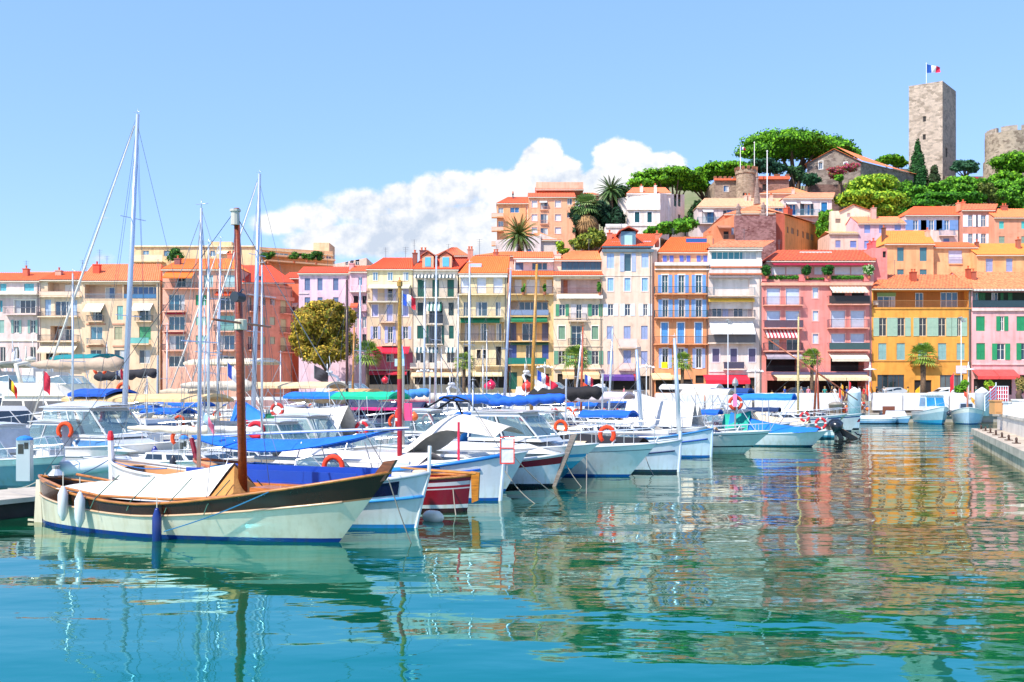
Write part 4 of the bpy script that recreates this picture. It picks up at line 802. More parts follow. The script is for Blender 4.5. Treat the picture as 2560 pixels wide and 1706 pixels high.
def statue(x, ytop, ybot, Y, label):
    px = H2[0]+x/H2[2]; a = W(px, H2[1]+ybot/H2[2], Y); t = W(px, H2[1]+ytop/H2[2], Y); h = t.z-a.z
    mb = MB(); mb.box(a.x-.45, a.x+.45, a.y-.45, a.y+.45, a.z-.3, a.z+h*.15)
    mb.lathe([(.34, h*.15), (.42, h*.3), (.3, h*.5), (.36, h*.66), (.4, h*.76), (.16, h*.83), (.2, h*.9), (.16, h*.97), (.03, h)], a, 10)
    mb.tube((a.x-.35, a.y, a.z+h*.74), (a.x-.25, a.y-.3, a.z+h*.5), .11, .08); mb.tube((a.x+.35, a.y, a.z+h*.74), (a.x+.3, a.y-.3, a.z+h*.5), .11, .08)
    tag(mb.build('statue', stone('#e0c0b4', '#b89488', 3), None, a, True), label, 'statue')
statue(580, 965, 1110, 156.5, 'pale robed statue on the left corner of the stone apse'); statue(868, 950, 1100, 156.5, 'pale robed statue beside the tall flagpole on the stone apse')
p = W(H2[0]+796/H2[2], H2[1]+960/H2[2], 160); mb = MB(); mb.lathe([(.6, -.2), (.5, .6), (.12, 4), (.25, 4.2), (.04, 5.2)], p, 8); tag(mb.build('spire', stone('#d8b8a8', '#b09084', 3), None, p), 'small pale pointed stone spire behind the orange roof', 'spire')
# gabled stone house
g = Bld('stone_house', 'old rubble-stone house with a long orange roof beside the great pine', 'building', H2, 1370, 1990, 500, 200, '#9a8a80', Y1=196, wallmat=stone('#c8b4a4', '#8c7870', 1.8), depth=12)
g.ztop = g.f.uz(1370, 500)[1]; g.ztopR = g.f.uz(1990, 480)[1]
g.win(1510, 480, 1553, 566, 'w', gc='#3c546c', trim='#e4ded8'); g.win(1800, 492, 1838, 542, 'w', gc='#5c74a8', trim='#f0ece8')
f = g.f; P = f.P; ua, za = f.uz(1685, 345); mb = MB(); mb.add([P(0, g.ztop, 0), P(f.L, g.ztopR, 0), P(ua, za, 0), P(0, g.ztop, -10), P(f.L, g.ztopR, -10), P(ua, za, -10)], [(0, 1, 2), (5, 4, 3), (0, 3, 4, 1)]); g.part(mb, 'gable', g.wm)
mb = MB(); tile_quad(mb, P(f.L+.3, g.ztopR-.2, .4), P(f.L+.3, g.ztopR-.2, -10), P(ua, za+.15, -10), P(ua, za+.15, .4)); tile_quad(mb, P(-.4, g.ztop-.3, -10), P(-.4, g.ztop-.3, .4), P(ua, za+.15, .4), P(ua, za+.15, -10)); g.part(mb, 'roof', tilemat('#ec8858', '#c8683c')); g.done()
s = Bld('', '', '', H2, 1991, 2640, 480, 196, '#9a8a80', Y1=214, wallmat=stone('#c8b4a4', '#8c7870', 1.8), depth=9, root=g.root); s.ztop = s.f.uz(1991, 478)[1]; s.ztopR = s.f.uz(2500, 590)[1]; P = s.f.P
mb = MB(); tile_quad(mb, P(-.2, s.ztop, .5), P(s.f.L, s.ztopR, .5), P(s.f.L, s.ztopR+1.8, -4), P(-2, s.ztop+3.2, -4)); s.part(mb, 'roof', tilemat('#ee8c5c', '#c8683c')); s.done()
b = Bld('retaining_wall', 'low reddish rubble wall below the old stone house', 'wall', H2, 1380, 1850, 745, 192, '#a08078', wallmat=stone('#b48c80', '#7c5850', 2.), depth=2, group='garden and retaining walls on the hill'); b.done()
b = Bld('retaining_wall', 'grey ivy-stained rampart between the old stone house and the square tower', 'wall', H3, 130, 410, 885, 226, '#8c8078', wallmat=stone('#a89c90', '#6c6058', 1.6), depth=2, group='garden and retaining walls on the hill'); b.done()
b = Bld('retaining_wall', 'brown wall behind the olive tree right of the square tower', 'wall', H3, 690, 1080, 945, 230, '#b09888', wallmat=stone('#c4a894', '#94806c', 1.6), depth=2, group='garden and retaining walls on the hill'); b.win(908, 952, 958, 1008, 'r', '#d8244c', on=0); b.done()
# square tower
p0 = 1; t = Bld('stone_tower', 'tall square medieval stone tower with two small windows, topped by a tricolour flag', 'tower', H3, 414, 678, 222, 233, '#b0a49a', Y1=229, wallmat=stone('#f0d8c4', '#b09c8a', 1.25), depth=4)
t.ztop = t.f.uz(414, 230)[1]; t.ztopR = t.f.uz(678, 204)[1]; zz = t.ztop = t.ztopR = (t.ztop+t.ztopR)/2
t.win(525, 475, 549, 514, 'd', on=None); t.win(523, 616, 547, 656, 'd'); t.done(cap=True)
s = Bld('', '', '', H3, 679, 784, 222, 229, '#b8a090', Y1=237, wallmat=stone('#e8c8b2', '#b89c8a', 1.25), depth=4, root=t.root); s.ztop = s.ztopR = zz; s.win(703, 720, 718, 800, 'd'); s.done()
mb = MB(); A = t.f.P(0, 0, 0); Bp = t.f.P(t.f.L, 0, 0); C_ = s.f.P(s.f.L, 0, 0); Dp = A+(C_-Bp); zz2 = zz-.02
mb.add([(q.x, q.y, z) for z in (zz2-.3, zz2) for q in (A, Bp, C_, Dp)], [(4, 5, 6, 7), (0, 3, 2, 1), (2, 3, 7, 6), (3, 0, 4, 7)])
for P0, P1 in ((C_, Dp), (Dp, A)): mb.quad((P0.x, P0.y, 30), (P1.x, P1.y, 30), (P1.x, P1.y, zz2), (P0.x, P0.y, zz2))
t.part(mb, 'tower_top', stone('#e8c8b2', '#b89c8a', 1.25))
fp = flagpole('white flagpole with a large waving tricolour flag on top of the square tower', 2316, 160, 211, 234, .09, flag=(2317, 161, 2351, 183))
# round tower
p = W(2530, 420, 226); mb = MB(); zt = W(2530, 341, 226).z; rad = 62*226/F
mb.lathe([(rad*1.06, -14), (rad*1.06, 1.5), (rad*1., 1.6), (rad*1., zt-p.z), (rad*.86, zt-p.z), (rad*.86, zt-p.z-1)], p, 32); root = thing('round_tower', 'round crenellated stone tower at the right edge of the hilltop', 'tower', p, group='buildings along the harbour and up the hill')
mb.build('wall', stone('#dcc8b0', '#968270', 1.5), root, p)
for i in range(8):
    a0 = 2*math.pi*(i+.28)/8; mb = MB(); w = .3
    vs = [(p.x+r*math.cos(a), p.y+r*math.sin(a), z) for z in (zt-.002, zt+1.15) for a in (a0-w, a0, a0+w) for r in (rad*.86, rad)]
    mb.add(vs, [(0, 1, 3, 2), (2, 3, 5, 4), (6, 8, 9, 7), (8, 10, 11, 9), (1, 7, 9, 3), (3, 9, 11, 5), (0, 2, 8, 6), (2, 4, 10, 8), (0, 6, 7, 1), (4, 5, 11, 10)]); mb.build('merlon', stone('#e0ccba', '#ab9a8a', 1.5), root, p)
# terrace apartments behind the salmon building
tb = Bld('terraced_apartments', 'long sand-coloured stepped apartment building with planted terraces behind the salmon corner building', 'building', Z2, -280, 1040, 236, 150, '#ecd0a4', depth=12)
b = tb; b.rows([(-190, -120), (40, 130), (545, 600), (1090, 1100)], [(290, 355)], 'w', gc='#6890ac'); b.cornice(240, '#f2dcb8', .2, .25); b.awn(640, 740, 300, 322, '#f8f4ee', .8, box=False); b.balc(-300, 60, 350, 420, '#ecd4b0', out=1.4, panel='#ecd4b0'); b.win(740, 300, 765, 355, 'd'); b.done()
u = Bld('', '', '', Z2, 1040, 1880, 262, 151, '#e8bc90', Y1=158, depth=10, root=tb.root); u.ztop = u.f.uz(1040, 250)[1]; u.ztopR = u.f.uz(1880, 300)[1]; u.win(1100, 300, 1400, 355, 'w', gc='#7898a0'); u.win(1440, 310, 1740, 385, 'd'); u.rows([(1775, 1795), (1810, 1868)], [(350, 405)], 'w', gc='#6c5850')
u.balc(1060, 1880, 345, 400, '#ecc8a0', out=1.2, panel='#f0d0ac'); u.balc(1100, 1880, 410, 470, '#ecc8a0', out=2.2, panel='#ecc49c'); u.cornice(268, '#f0d0a8', .2, .3); u.done()
u = Bld('', '', '', Z2, 1670, 1842, 205, 158, '#e6be9c', depth=5, root=tb.root, base=20); u.done(); u = Bld('', '', '', Z2, 555, 780, 195, 156, '#ecc8a0', depth=5, root=tb.root, base=20); u.done()
for x, r in ((1180, .8), (1460, .7), (1600, .6), (1700, .9), (180, 1.3)): plant('leafy terrace shrub on the sand-coloured stepped apartments, %s' % {1180: 'bright one near the second mast', 1460: 'left of the dark terrace opening', 1600: 'centre of the dark terrace opening', 1700: 'darkest at the right of the terrace opening', 180: 'largest, at the left by the salmon roof'}[x], x, 355 if x > 200 else 320, Z2, 148.5, r, n=260, sx=1.4)
b = Bld('house', 'cluster of small white rooftop rooms behind the lilac house', 'building', Z2, 1885, 2250, 440, 150, '#e8d0c0', depth=8); b.ztopR = b.f.uz(2250, 370)[1]; b.rows([(2020, 2050), (2070, 2110), (2130, 2170)], [(410, 450)], 'w'); b.done()
b = Bld('house', 'brown-gabled house with an orange roof rising behind the ivory house', 'building', Z3, 780, 1085, 300, 142, '#b07464', depth=7); b.roof(298, 222, rd=3.5, rx=(930, 980), c='#f07840', c2='#a8604c'); b.done()
b = Bld('house', 'long low orange roof behind the golden yellow house', 'building', Z3, 1150, 1640, 300, 142, '#e8c0a8', depth=7); b.roof(300, 262, rd=3, rx=(1400, 1640), c='#f08c50', c2='#d87040'); b.done()
# ------------------------------------------------------------------ trees
PINE = ('#78b020', '#5c961c', '#3f6e1a'); DARK = ('#387034', '#2a5a2c', '#1e4222'); LIME = ('#b4cc38', '#8cb02c', '#608c22'); MID = ('#78b42c', '#5c9a24', '#3c6e20')
def px_blob(x, y, Y, rx, ry, deep=None):
    p = W(x, y, Y); k = Y/F; return (p.x, p.y, p.z, rx*k, (deep or rx)*k, ry*k)
def tree(name, label, Y, blobs, cols, n, size, trunk=None, limbs=True, flat=0., lump=0, cat='tree'):
    """blobs in photo pixels (x, y, rx, ry[, dY])"""
    bl = []
    for b in blobs:
        yy = Y+(b[4] if len(b) > 4 else 0); bl.append(px_blob(b[0], b[1], yy, b[2], b[3], min(b[2], b[3]*2.5)))
    if lump:
        out = []
        for b in bl:
            k = lump
            for i in range(k):
                t = i*2.4+rng.random(); q = math.sqrt((i+.5)/k); zc = (1-q*q)**.5*(1-flat*.5)
                a = .30+.16*rng.random()
                out.append((b[0]+b[3]*.8*q*math.cos(t), b[1]+b[4]*.8*q*math.sin(t), b[2]+b[5]*(.72*zc-.1+rng.uniform(-.06, .06)), b[3]*a, b[4]*a, b[5]*a*1.05))
            out.append((b[0], b[1], b[2]-b[5]*.1, b[3]*.75, b[4]*.75, b[5]*.62))
        bl = out
    cx = sum(b[0] for b in bl)/len(bl); cy = sum(b[1] for b in bl)/len(bl); zb = min(b[2]-b[5] for b in bl)
    if trunk: tx, ty0, r = trunk; base = W(tx, ty0, Y)
    else: base = Vector((cx, cy, zb)); r = .3
    gz = min(terrain(base.x, base.y), base.z) if Y > 141 else STREET
    base = Vector((base.x, base.y, max(gz-.3, base.z-9) if Y > 141 else STREET))
    n = int(n*1.55); size *= .76
    root = thing(name, label, cat, base, group='trees and shrubs of the harbour hill')
    mb = MB(); foliage(mb, bl, n, size, cols, flat); mb.build('crown', None, root, base)
    mb = MB(); top = Vector((cx, cy, zb+.3*(max(b[2] for b in bl)-zb))); mid = base.lerp(top, .55)+Vector((rng.uniform(-.3, .3), 0, 0))
    mb.path([base, mid, top], [r*1.2, r*.85, r*.6], 8)
    for b in rng.sample(bl, min(len(bl), 9)) if limbs else []:
        mb.path([mid, mid.lerp(Vector(b[:3]), .5)+Vector((0, 0, -.2)), Vector(b[:3])], [r*.55, r*.35, r*.12], 6)
    mb.build('trunk', mat('bark', '#5c4636', .9, var=.3, vscale=3, bump=.6), root, base, True)
    return root
tree('umbrella_pine', 'huge umbrella pine with wide domed crown on the skyline by the old stone house', 207, [(1965, 375, 118, 52), (2060, 380, 75, 48, 3), (1900, 385, 48, 34, -3), (2120, 388, 30, 28, 4)], PINE, 11000, .42, (1952, 440, .8), flat=.6, lump=16)
tree('umbrella_pine', 'umbrella pine with layered crown directly behind the white villa', 190, [(1665, 448, 90, 30), (1720, 462, 50, 28, 2), (1600, 462, 36, 18, -2)], PINE, 5500, .4, (1720, 510, .5), flat=.5, lump=12)
tree('umbrella_pine', 'umbrella pine between the villa and the castle house, merging into the great pine', 194, [(1815, 428, 75, 26), (1765, 440, 40, 26, 1), (1745, 470, 30, 20)], PINE, 4500, .4, (1772, 500, .5), flat=.5, lump=12)
tree('umbrella_pine', 'low umbrella pine peeping over the wall left of the square tower', 236, [(2225, 402, 38, 14), (2250, 412, 22, 12, 1)], PINE, 1400, .42, None, flat=.4, lump=9)
tree('umbrella_pine', 'tall umbrella pine in front of the round tower at the right edge', 205, [(2540, 412, 68, 32), (2515, 452, 40, 26, -2), (2560, 470, 48, 34, -1), (2500, 475, 22, 18)], PINE, 6500, .4, (2538, 535, .6), flat=.3, lump=12)
tree('dark_bush', 'dark bluish bush under the great pine behind the turret', 193, [(1905, 418, 45, 20), (1940, 425, 28, 16)], ('#3c6c4c', '#2c5440', '#1c3828'), 1500, .35, None, limbs=False, lump=6, cat='shrub')
tree('olive_tree', 'grey-green shrub under the great pine right of the turret house', 194, [(1985, 430, 26, 16), (2000, 445, 20, 15)], ('#4c7440', '#3a5c34', '#28442a'), 1000, .3, None, lump=6)
tree('round_shrub', 'round dark green shrub at the foot of the old stone house gable', 190, [(2025, 452, 26, 18)], ('#3c6c44', '#2c5838', '#1c3c28'), 900, .3, None, limbs=False, lump=6, cat='shrub')
tree('bougainvillea', 'bougainvillea covered in pink and orange flowers on the old stone house', 192, [(2095, 428, 32, 13), (2128, 420, 24, 14), (2085, 440, 18, 12)], ('#c05034', '#a84450', '#5c7030', '#48682c', '#c8587c'), 1300, .22, None, limbs=False, lump=5, cat='shrub')
tree('green_shrub', 'small green shrub beneath the bougainvillea', 190, [(2098, 446, 14, 10)], MID, 300, .3, None, limbs=False, lump=4, cat='shrub')
tree('broadleaf_tree', 'large bright lime-green broadleaf tree below the old stone house', 178, [(2180, 470, 62, 34), (2150, 505, 60, 32, -2), (2215, 510, 55, 36, -1), (2195, 535, 45, 20, -2)], LIME, 7500, .36, (2185, 560, .4), lump=11)
tree('cypress', 'tall dark pointed cypress in front of the square tower', 214, [(2294, 375, 7, 26), (2294, 405, 15, 30), (2294, 437, 22, 32), (2294, 462, 24, 22)], DARK, 4200, .34, (2294, 490, .3), limbs=False)
tree('cypress', 'shorter brownish cypress right of the tall one by the square tower', 212, [(2336, 428, 8, 15), (2335, 450, 15, 18), (2334, 470, 19, 16)], ('#3c5430', '#2c4026', '#3c3c24'), 2000, .32, None, limbs=False)
tree('olive_tree', 'blue-green olive tree right of the square tower', 222, [(2412, 415, 33, 15), (2395, 420, 17, 14), (2432, 425, 15, 12)], ('#4c7c58', '#3c6848', '#2c4c38'), 1800, .34, (2410, 446, .3), lump=7)
tree('round_shrub', 'large rounded green shrub below the square tower', 205, [(2395, 458, 38, 16)], MID, 1500, .36, None, limbs=False, lump=8, cat='shrub')
tree('umbrella_pine', 'broad low pine crown sloping down above the white-pink house', 195, [(2360, 500, 78, 20), (2300, 520, 60, 22, -1), (2420, 498, 40, 18, 1), (2270, 540, 40, 16, -2)], ('#54981e', '#417c18', '#2a5a16'), 5500, .36, None, flat=.3, lump=14)
tree('broadleaf_tree', 'olive-brown tree beside the broad low pine', 198, [(2465, 480, 30, 24), (2485, 495, 22, 18)], ('#7c8838', '#5c6c2c', '#3c4c20'), 1600, .34, None, lump=6)
tree('broadleaf_tree', 'dark green trees filling the slope below the round tower pine', 200, [(2290, 485, 40, 20), (2350, 470, 40, 14), (2420, 478, 40, 16), (2500, 498, 50, 26), (2560, 510, 50, 28), (2435, 500, 45, 22), (2600, 500, 60, 30), (2380, 480, 45, 18), (2450, 460, 30, 14), (2330, 495, 40, 20), (2530, 470, 50, 24)], MID, 8000, .38, None, lump=6)
tree('dark_bush', 'mid green bush between the lime-green tree and the tall cypress', 208, [(2262, 478, 28, 26), (2255, 500, 30, 18)], MID, 1300, .36, None, limbs=False, lump=6, cat='shrub')
tree('evergreen_tree', 'dark evergreen beneath the palms left of the villa', 172, [(1455, 555, 48, 42), (1490, 530, 40, 30), (1430, 580, 30, 32), (1530, 560, 36, 40)], ('#2c5438', '#1e4028', '#142c1c'), 5000, .34, None, lump=8)
tree('evergreen_tree', 'dark round tree behind the tall date palm', 178, [(1545, 495, 30, 34), (1550, 530, 28, 30)], ('#34602c', '#264c24', '#183218'), 2400, .34, None, lump=8)
tree('oleander', 'yellow-green oleander bush behind the quayside roofs left of the tall pink house', 150, [(1470, 605, 36, 24), (1500, 600, 22, 24), (1445, 612, 24, 18), (1480, 582, 14, 14)], ('#a0a43c', '#7c8c30', '#546c28'), 3000, .26, None, limbs=False, lump=6, cat='shrub')
tree('green_shrub', 'small bright green shrub by the low grey-white house', 152, [(1400, 615, 14, 12), (1408, 628, 18, 8)], LIME, 500, .24, None, limbs=False, lump=4, cat='shrub')
tree('green_shrub', 'bright green palm-like shrubs at the right foot of the villa', 160, [(1680, 572, 44, 18), (1712, 565, 32, 22), (1640, 580, 28, 14)], MID, 2600, .3, None, limbs=False, lump=7, cat='shrub')
tree('evergreen_tree', 'dark narrow tree between the villa shrubs and the long grey-white house', 176, [(1738, 545, 18, 36), (1745, 520, 12, 20)], ('#34602c', '#2a4c24', '#1c341c'), 1100, .32, None, lump=5)
tree('ivy_hedge', 'tall dark green ivy mass between the orange church-like house and the cream gabled house', 168, [(2062, 545, 18, 20), (2055, 575, 20, 28), (2060, 605, 18, 22), (2075, 535, 12, 10)], MID, 2200, .3, None, limbs=False, lump=5, cat='hedge')
tree('plane_tree', 'round yellow-green plane tree on the quay in front of the lilac house', 122, [(805, 815, 78, 52), (775, 865, 55, 48, 1), (850, 868, 44, 50), (762, 835, 42, 42, -1), (815, 775, 50, 26), (862, 800, 30, 34, 1), (800, 890, 60, 30, -1)], ('#ccaa3c', '#a4902c', '#707828', '#8c742c'), 11000, .24, (808, 985, .35), lump=9)

# palms
def frond(mb, o, az, el, L, w, droop, m, n=9):
    o = Vector(o); d = Vector((math.cos(az)*math.cos(el), math.sin(az)*math.cos(el), math.sin(el))); side = Vector((-math.sin(az), math.cos(az), 0))
    pts = []; p = o.copy()
    for i in range(n+1):
        pts.append(p.copy()); p = p+d*(L/n); d = (d+Vector((0, 0, -droop/n))).normalized()
    mb.path(pts, [.035*(1-.8*i/n)+.01 for i in range(n+1)], 3, m)
    for i in range(1, n*3):
        t = i/(n*3); k = t*n; j = min(n-1, int(k)); q = pts[j].lerp(pts[j+1], k-j); f_ = (pts[j+1]-pts[j]).normalized()
        ww = w*math.sin(math.pi*min(1, t*.85+.12)); 
        for s in (-1, 1):
            e = q+side*s*ww*.8+f_*ww*.75+Vector((0, 0, -ww*.35)); mb.add([q-f_*.07, q+f_*.07, e], [(0, 1, 2)], m)
def date_palm(label, px, pytop, pybase, Y, L, n=60, r=.35, cols=('#5c7438', '#44602c', '#7c8444')):
    t = W(px, pytop, Y); a = W(px, pybase, Y); root = thing('date_palm', label, 'palm tree', a, group='date palms on the hill')
    ms = [mat('palm_leaf', c, .6, var=.2, spec=.3) for c in cols]
    mb = MB(); mb.path([a, a.lerp(t, .5)+Vector((.1, 0, 0)), t], [r*1.15, r*.85, r*.95], 10)
    mb.build('trunk', mat('palm_bark', '#6c5440', .95, var=.4, vscale=4, bump=1., bscale=10), root, a, True)
    mb = MB()
    for i in range(n):
        el = 1.35-2.0*((i+.5)/n)**.9; frond(mb, t, i*2.4+rng.random()*.4, el, L*rng.uniform(.85, 1.08), L*.13, 1.25-.3*el, rng.choice(ms))
    mb.build('crown', None, root, a); return root
def fan_palm(label, px, pytop, pybase, Y, R0, n=34, r=.16, skirt=False, cols=('#7c9c34', '#5c8030', '#94a848'), group='fan palms planted along the quay'):
    t = W(px, pytop, Y); a = W(px, pybase, Y); a.z = min(a.z, t.z-1) if Y > 141 else STREET
    root = thing('fan_palm', label, 'palm tree', a, group=group); ms = [mat('palm_leaf', c, .6, var=.2, spec=.3) for c in cols]
    mb = MB(); mb.path([a, a.lerp(t, .5), t], [r*1.5, r, r*1.2], 9); mb.build('trunk', mat('palm_bark', '#7c6450', .95, var=.4, vscale=4, bump=1., bscale=10), root, a, True)
    mb = MB(); dead = mat('dead_leaf', '#b89060', .9, var=.3)
    def fan(o, az, el, st, rad, m):
        o = Vector(o); d = Vector((math.cos(az)*math.cos(el), math.sin(az)*math.cos(el), math.sin(el))); sd = Vector((-math.sin(az), math.cos(az), 0)); up = sd.cross(d)
        c = o+d*st+Vector((0, 0, -.1*st)); mb.tube(o, c, .02, .012, 3, m)
        for k in range(9):
            an = (k-4)/4*1.25; e = (d*math.cos(an)+sd*math.sin(an)); e2 = c+e*rad+Vector((0, 0, -rad*.28)); nn = e.cross(up).normalized()*.07*rad; mb.add([c-nn*.4, c+e*rad*.55+nn, e2, c+e*rad*.55-nn], [(0, 1, 2, 3)], m)
    for i in range(n):
        el = 1.4-2.1*(i+.5)/n; fan(t, i*2.4+rng.random()*.4, el, R0*.5*rng.uniform(.8, 1.1), R0*.62*rng.uniform(.85, 1.1), rng.choice(ms))
    if skirt:
        for i in range(70): fan(t+Vector((0, 0, -rng.uniform(.3, 1.6))), i*2.4, -rng.uniform(.75, 1.3), R0*.55, R0*.6, dead)
    mb.build('crown', None, root, a); return root
date_palm('big spreading date palm in front of the peach apartment block', 1298, 590, 640, 152, 3.6, 80, .42)
date_palm('tall date palm on the skyline left of the white villa', 1527, 478, 580, 176, 3.2, 70, .38, ('#54743c', '#3c5c30', '#6c8448'))
fan_palm('fan palm with a hanging skirt of dead brown leaves right of the apartment block', 1466, 515, 590, 170, 2.8, 44, .3, True, ('#7c9c54', '#64884c', '#94a868'), group='fan palms on the hill')
for x, y, lab in ((918, 885, 'fan palm on the quay under the red awning of the cream house'), (1160, 905, 'small fan palm on the quay in front of the pale yellow house'), (1440, 895, 'fan palm on the quay in front of the green-shuttered cream house'), (1706, 905, 'fan palm on the quay in front of the orange house with blue shutters'), (2030, 895, 'bright fan palm on the quay in front of the coral building'), (2308, 890, 'large fan palm on the quay in front of the ochre building')):
    fan_palm(lab, x, y, 1000, 122, (2. if x in (918, 1440, 2308) else 1.5), 40, .2 if x != 2308 else .3)
tree('yucca', 'spiky green shrub between the white car and the lamp post', 117, [(2400, 975, 18, 12), (2412, 962, 10, 12)], MID, 500, .22, None, limbs=False, lump=4, cat='shrub')
tree('yucca', 'tall potted green shrub in front of the red awnings', 118, [(2472, 965, 13, 14)], LIME, 350, .2, None, limbs=False, lump=3, cat='shrub')
tree('yucca', 'yellowish spiky plant at the right edge of the quay', 90, [(2552, 962, 12, 22)], ('#a08c4c', '#7c7438', '#c0a868'), 350, .2, None, limbs=False, lump=3, cat='shrub')
# ------------------------------------------------------------------ boats: local frame x forward, y port, z up, waterline 0
WH = '#d6dadc'
class Boat:
    def __init__(s, name, label, L, B, fb=(.7, .55, 1.), rb=.8, rs=0., stern='transom', bands=None, boot='#123a6c', loc=(0, 0, 0), hd=0., cat='boat', group='boats moored in the harbour', deck='#dcd8cc', rim=WH, rimr=.035, cockpit=None, smooth=True, dz=-.07, pw=2.3, se=1.8):
        s.pw = pw; s.se = se
        s.L, s.B, s.fb, s.rb, s.rs, s.st = L, B, fb, rb, rs, stern
        s.root = thing(name, label, cat, loc, hd, group)
        bands = bands or [(1., WH)]
        n = 22; lv = [('z', -.35, boot), ('z', .0, boot), ('z', .09, boot)]
        prev = 0
        for v, c in bands:
            k = max(1, int((v-prev)/.26))
            for i in range(1, k+1): lv.append(('v', prev+(v-prev)*i/k, c))
            prev = v
        def zz(l, q): return l[1] if l[0] == 'z' else .09+(s.sheer(q)-.09)*l[1]
        rows = []
        for l in lv:
            row = []
            for i in range(n+1):
                q = i/n; z = zz(l, q); row.append(s.hp(q, z))
            rows.append(row)
        mb = MB()
        for r in range(len(rows)-1):
            m = gel(lv[r+1][2]); a, b = rows[r], rows[r+1]; vs = []
            for sd in (1, -1):
                o = len(vs); vs += [(p[0], p[1]*sd, p[2]) for p in a]+[(p[0], p[1]*sd, p[2]) for p in b]
                fs = [(o+i, o+i+1, o+n+2+i, o+n+1+i)[::sd] for i in range(n)]; mb.add(vs[o:], [[k-o for k in f] for f in fs], m)
            if stern == 'transom':
                p, q = a[0], b[0]; mb.add([(p[0], p[1], p[2]), (p[0], -p[1], p[2]), (q[0], -q[1], q[2]), (q[0], q[1], q[2])], [(0, 1, 2, 3)], m)
        h = mb.build('hull', None, s.root, smooth=smooth)
        top = rows[-1]
        mb = MB()
        cx0, cx1, cd = cockpit or (9, 9, 0)
        for i in range(n):
            p, q = [(lambda a, t: (a[0], min(a[1]*.97, t[1]*.97), t[2]))(s.hp(j/n, s.sheer(j/n)+dz), top[j]) for j in (i, i+1)]; w = .95
            cp = cx0 < (p[0]+q[0])/2 < cx1; i_ = (1-.22/max(.3, p[1]), 1-.22/max(.3, q[1])) if cp else (0, 0)
            if cp:
                a1, a2 = max(0, p[1]-.25), max(0, q[1]-.25); zf = -cd
                for sd in (1, -1):
                    mb.quad((p[0], p[1]*w*sd, p[2]+dz), (q[0], q[1]*w*sd, q[2]+dz), (q[0], a2*sd, q[2]+dz), (p[0], a1*sd, p[2]+dz))
                    mb.quad((p[0], a1*sd, p[2]+dz), (q[0], a2*sd, q[2]+dz), (q[0], a2*sd, q[2]-cd), (p[0], a1*sd, p[2]-cd))
                mb.quad((p[0], a1, p[2]-cd), (p[0], -a1, p[2]-cd), (q[0], -a2, q[2]-cd), (q[0], a2, q[2]-cd))
            else:
                for sd in (1, -1): mb.quad((p[0], p[1]*sd, p[2]+dz), (q[0], q[1]*sd, q[2]+dz), (q[0], 0, q[2]+dz+.05), (p[0], 0, p[2]+dz+.05))
        mb.build('deck', mat('boat_deck', deck, .6, var=.12), s.root)
        mb = MB()
        for sd in (1, -1): mb.path([(p[0], p[1]*sd, p[2]+.01) for p in top], rimr, 6)
        if stern == 'transom': mb.tube((top[0][0], top[0][1], top[0][2]), (top[0][0], -top[0][1], top[0][2]), rimr)
        mb.build('gunwale', wood(rim) if rim not in (WH,) and not rim.startswith('p') else gel(rim.lstrip('p')), s.root, smooth=True)
        s.top = top
    def sheer(s, q):
        a, m, b = s.fb
        return a+(m-a)*min(1, q/.45)*(2-min(1, q/.45)) if q < .45 else m+(b-m)*((q-.45)/.55)**s.se
    def shape(s, q):
        if s.st == 'transom':
            return .86+.14*math.sin(math.pi/2*q/.4) if q < .4 else max(0, 1-((q-.4)/.6)**2.3)**.85
        return max(0., 1-abs(2*q-1.)**s.pw)**.72
    def hp(s, q, z):
        sh = s.sheer(q); t = max(0, min(1.05, (z+.35)/(sh+.35)))
        tb = max(0, (z)/(s.fb[2])); ts = max(0, z/s.fb[0])
        xb = s.L/2-s.rb*(1-min(1.1, tb)) - (.5 if z < 0 else 0)*s.rb; xs = -s.L/2+s.rs*(1-min(1.1, ts))
        kb = .72 if q < .5 else .72-.42*(q-.5)*2
        y = s.B/2*s.shape(q)*(kb+(1-kb)*t**.7)
        return (xs+(xb-xs)*q, y, z)
    def q(s, x): return (x+s.L/2)/s.L
    def zs(s, x): return s.sheer(max(0, min(1, s.q(x))))
    def part(s, mb, name, m=None, parent=None, smooth=False): return mb.build(name, m, parent or s.root, None, smooth)
    def strip(s, v, c, r=.03, x0=-9, x1=9, name='rub_rail', z=None):
        mb = MB()
        for sd in (1, -1):
            pts = []
            for i in range(41):
                q = i/40; zz = .09+(s.sheer(q)-.09)*v if z is None else z; p = s.hp(q, zz)
                if x0 <= p[0] <= x1: pts.append((p[0], (p[1]+r*.4)*sd, p[2]))
            if len(pts) > 1: mb.path(pts, r, 6)
        return s.part(mb, name, gel(c), smooth=True)
    def cabin(s, x0, x1, w, h, z0=None, c=WH, fs=.5, rs_=.1, ws=None, gc='#20303c', roof=None, name='cabin', win=(.35, .85), taper=.85, front=True, open_=False):
        """x0 aft, x1 front; fs front slope run"""
        z0 = s.zs((x0+x1)/2)-.1 if z0 is None else z0; tw = w*taper
        A = lambda t, fx, sd: ((x0+rs_*t) if fx == 0 else (x1-fs*t), (w+(tw-w)*t)/2*sd, z0+h*t)
        mb = MB(); P = [A(0, 0, -1), A(0, 1, -1), A(0, 1, 1), A(0, 0, 1), A(1, 0, -1), A(1, 1, -1), A(1, 1, 1), A(1, 0, 1)]
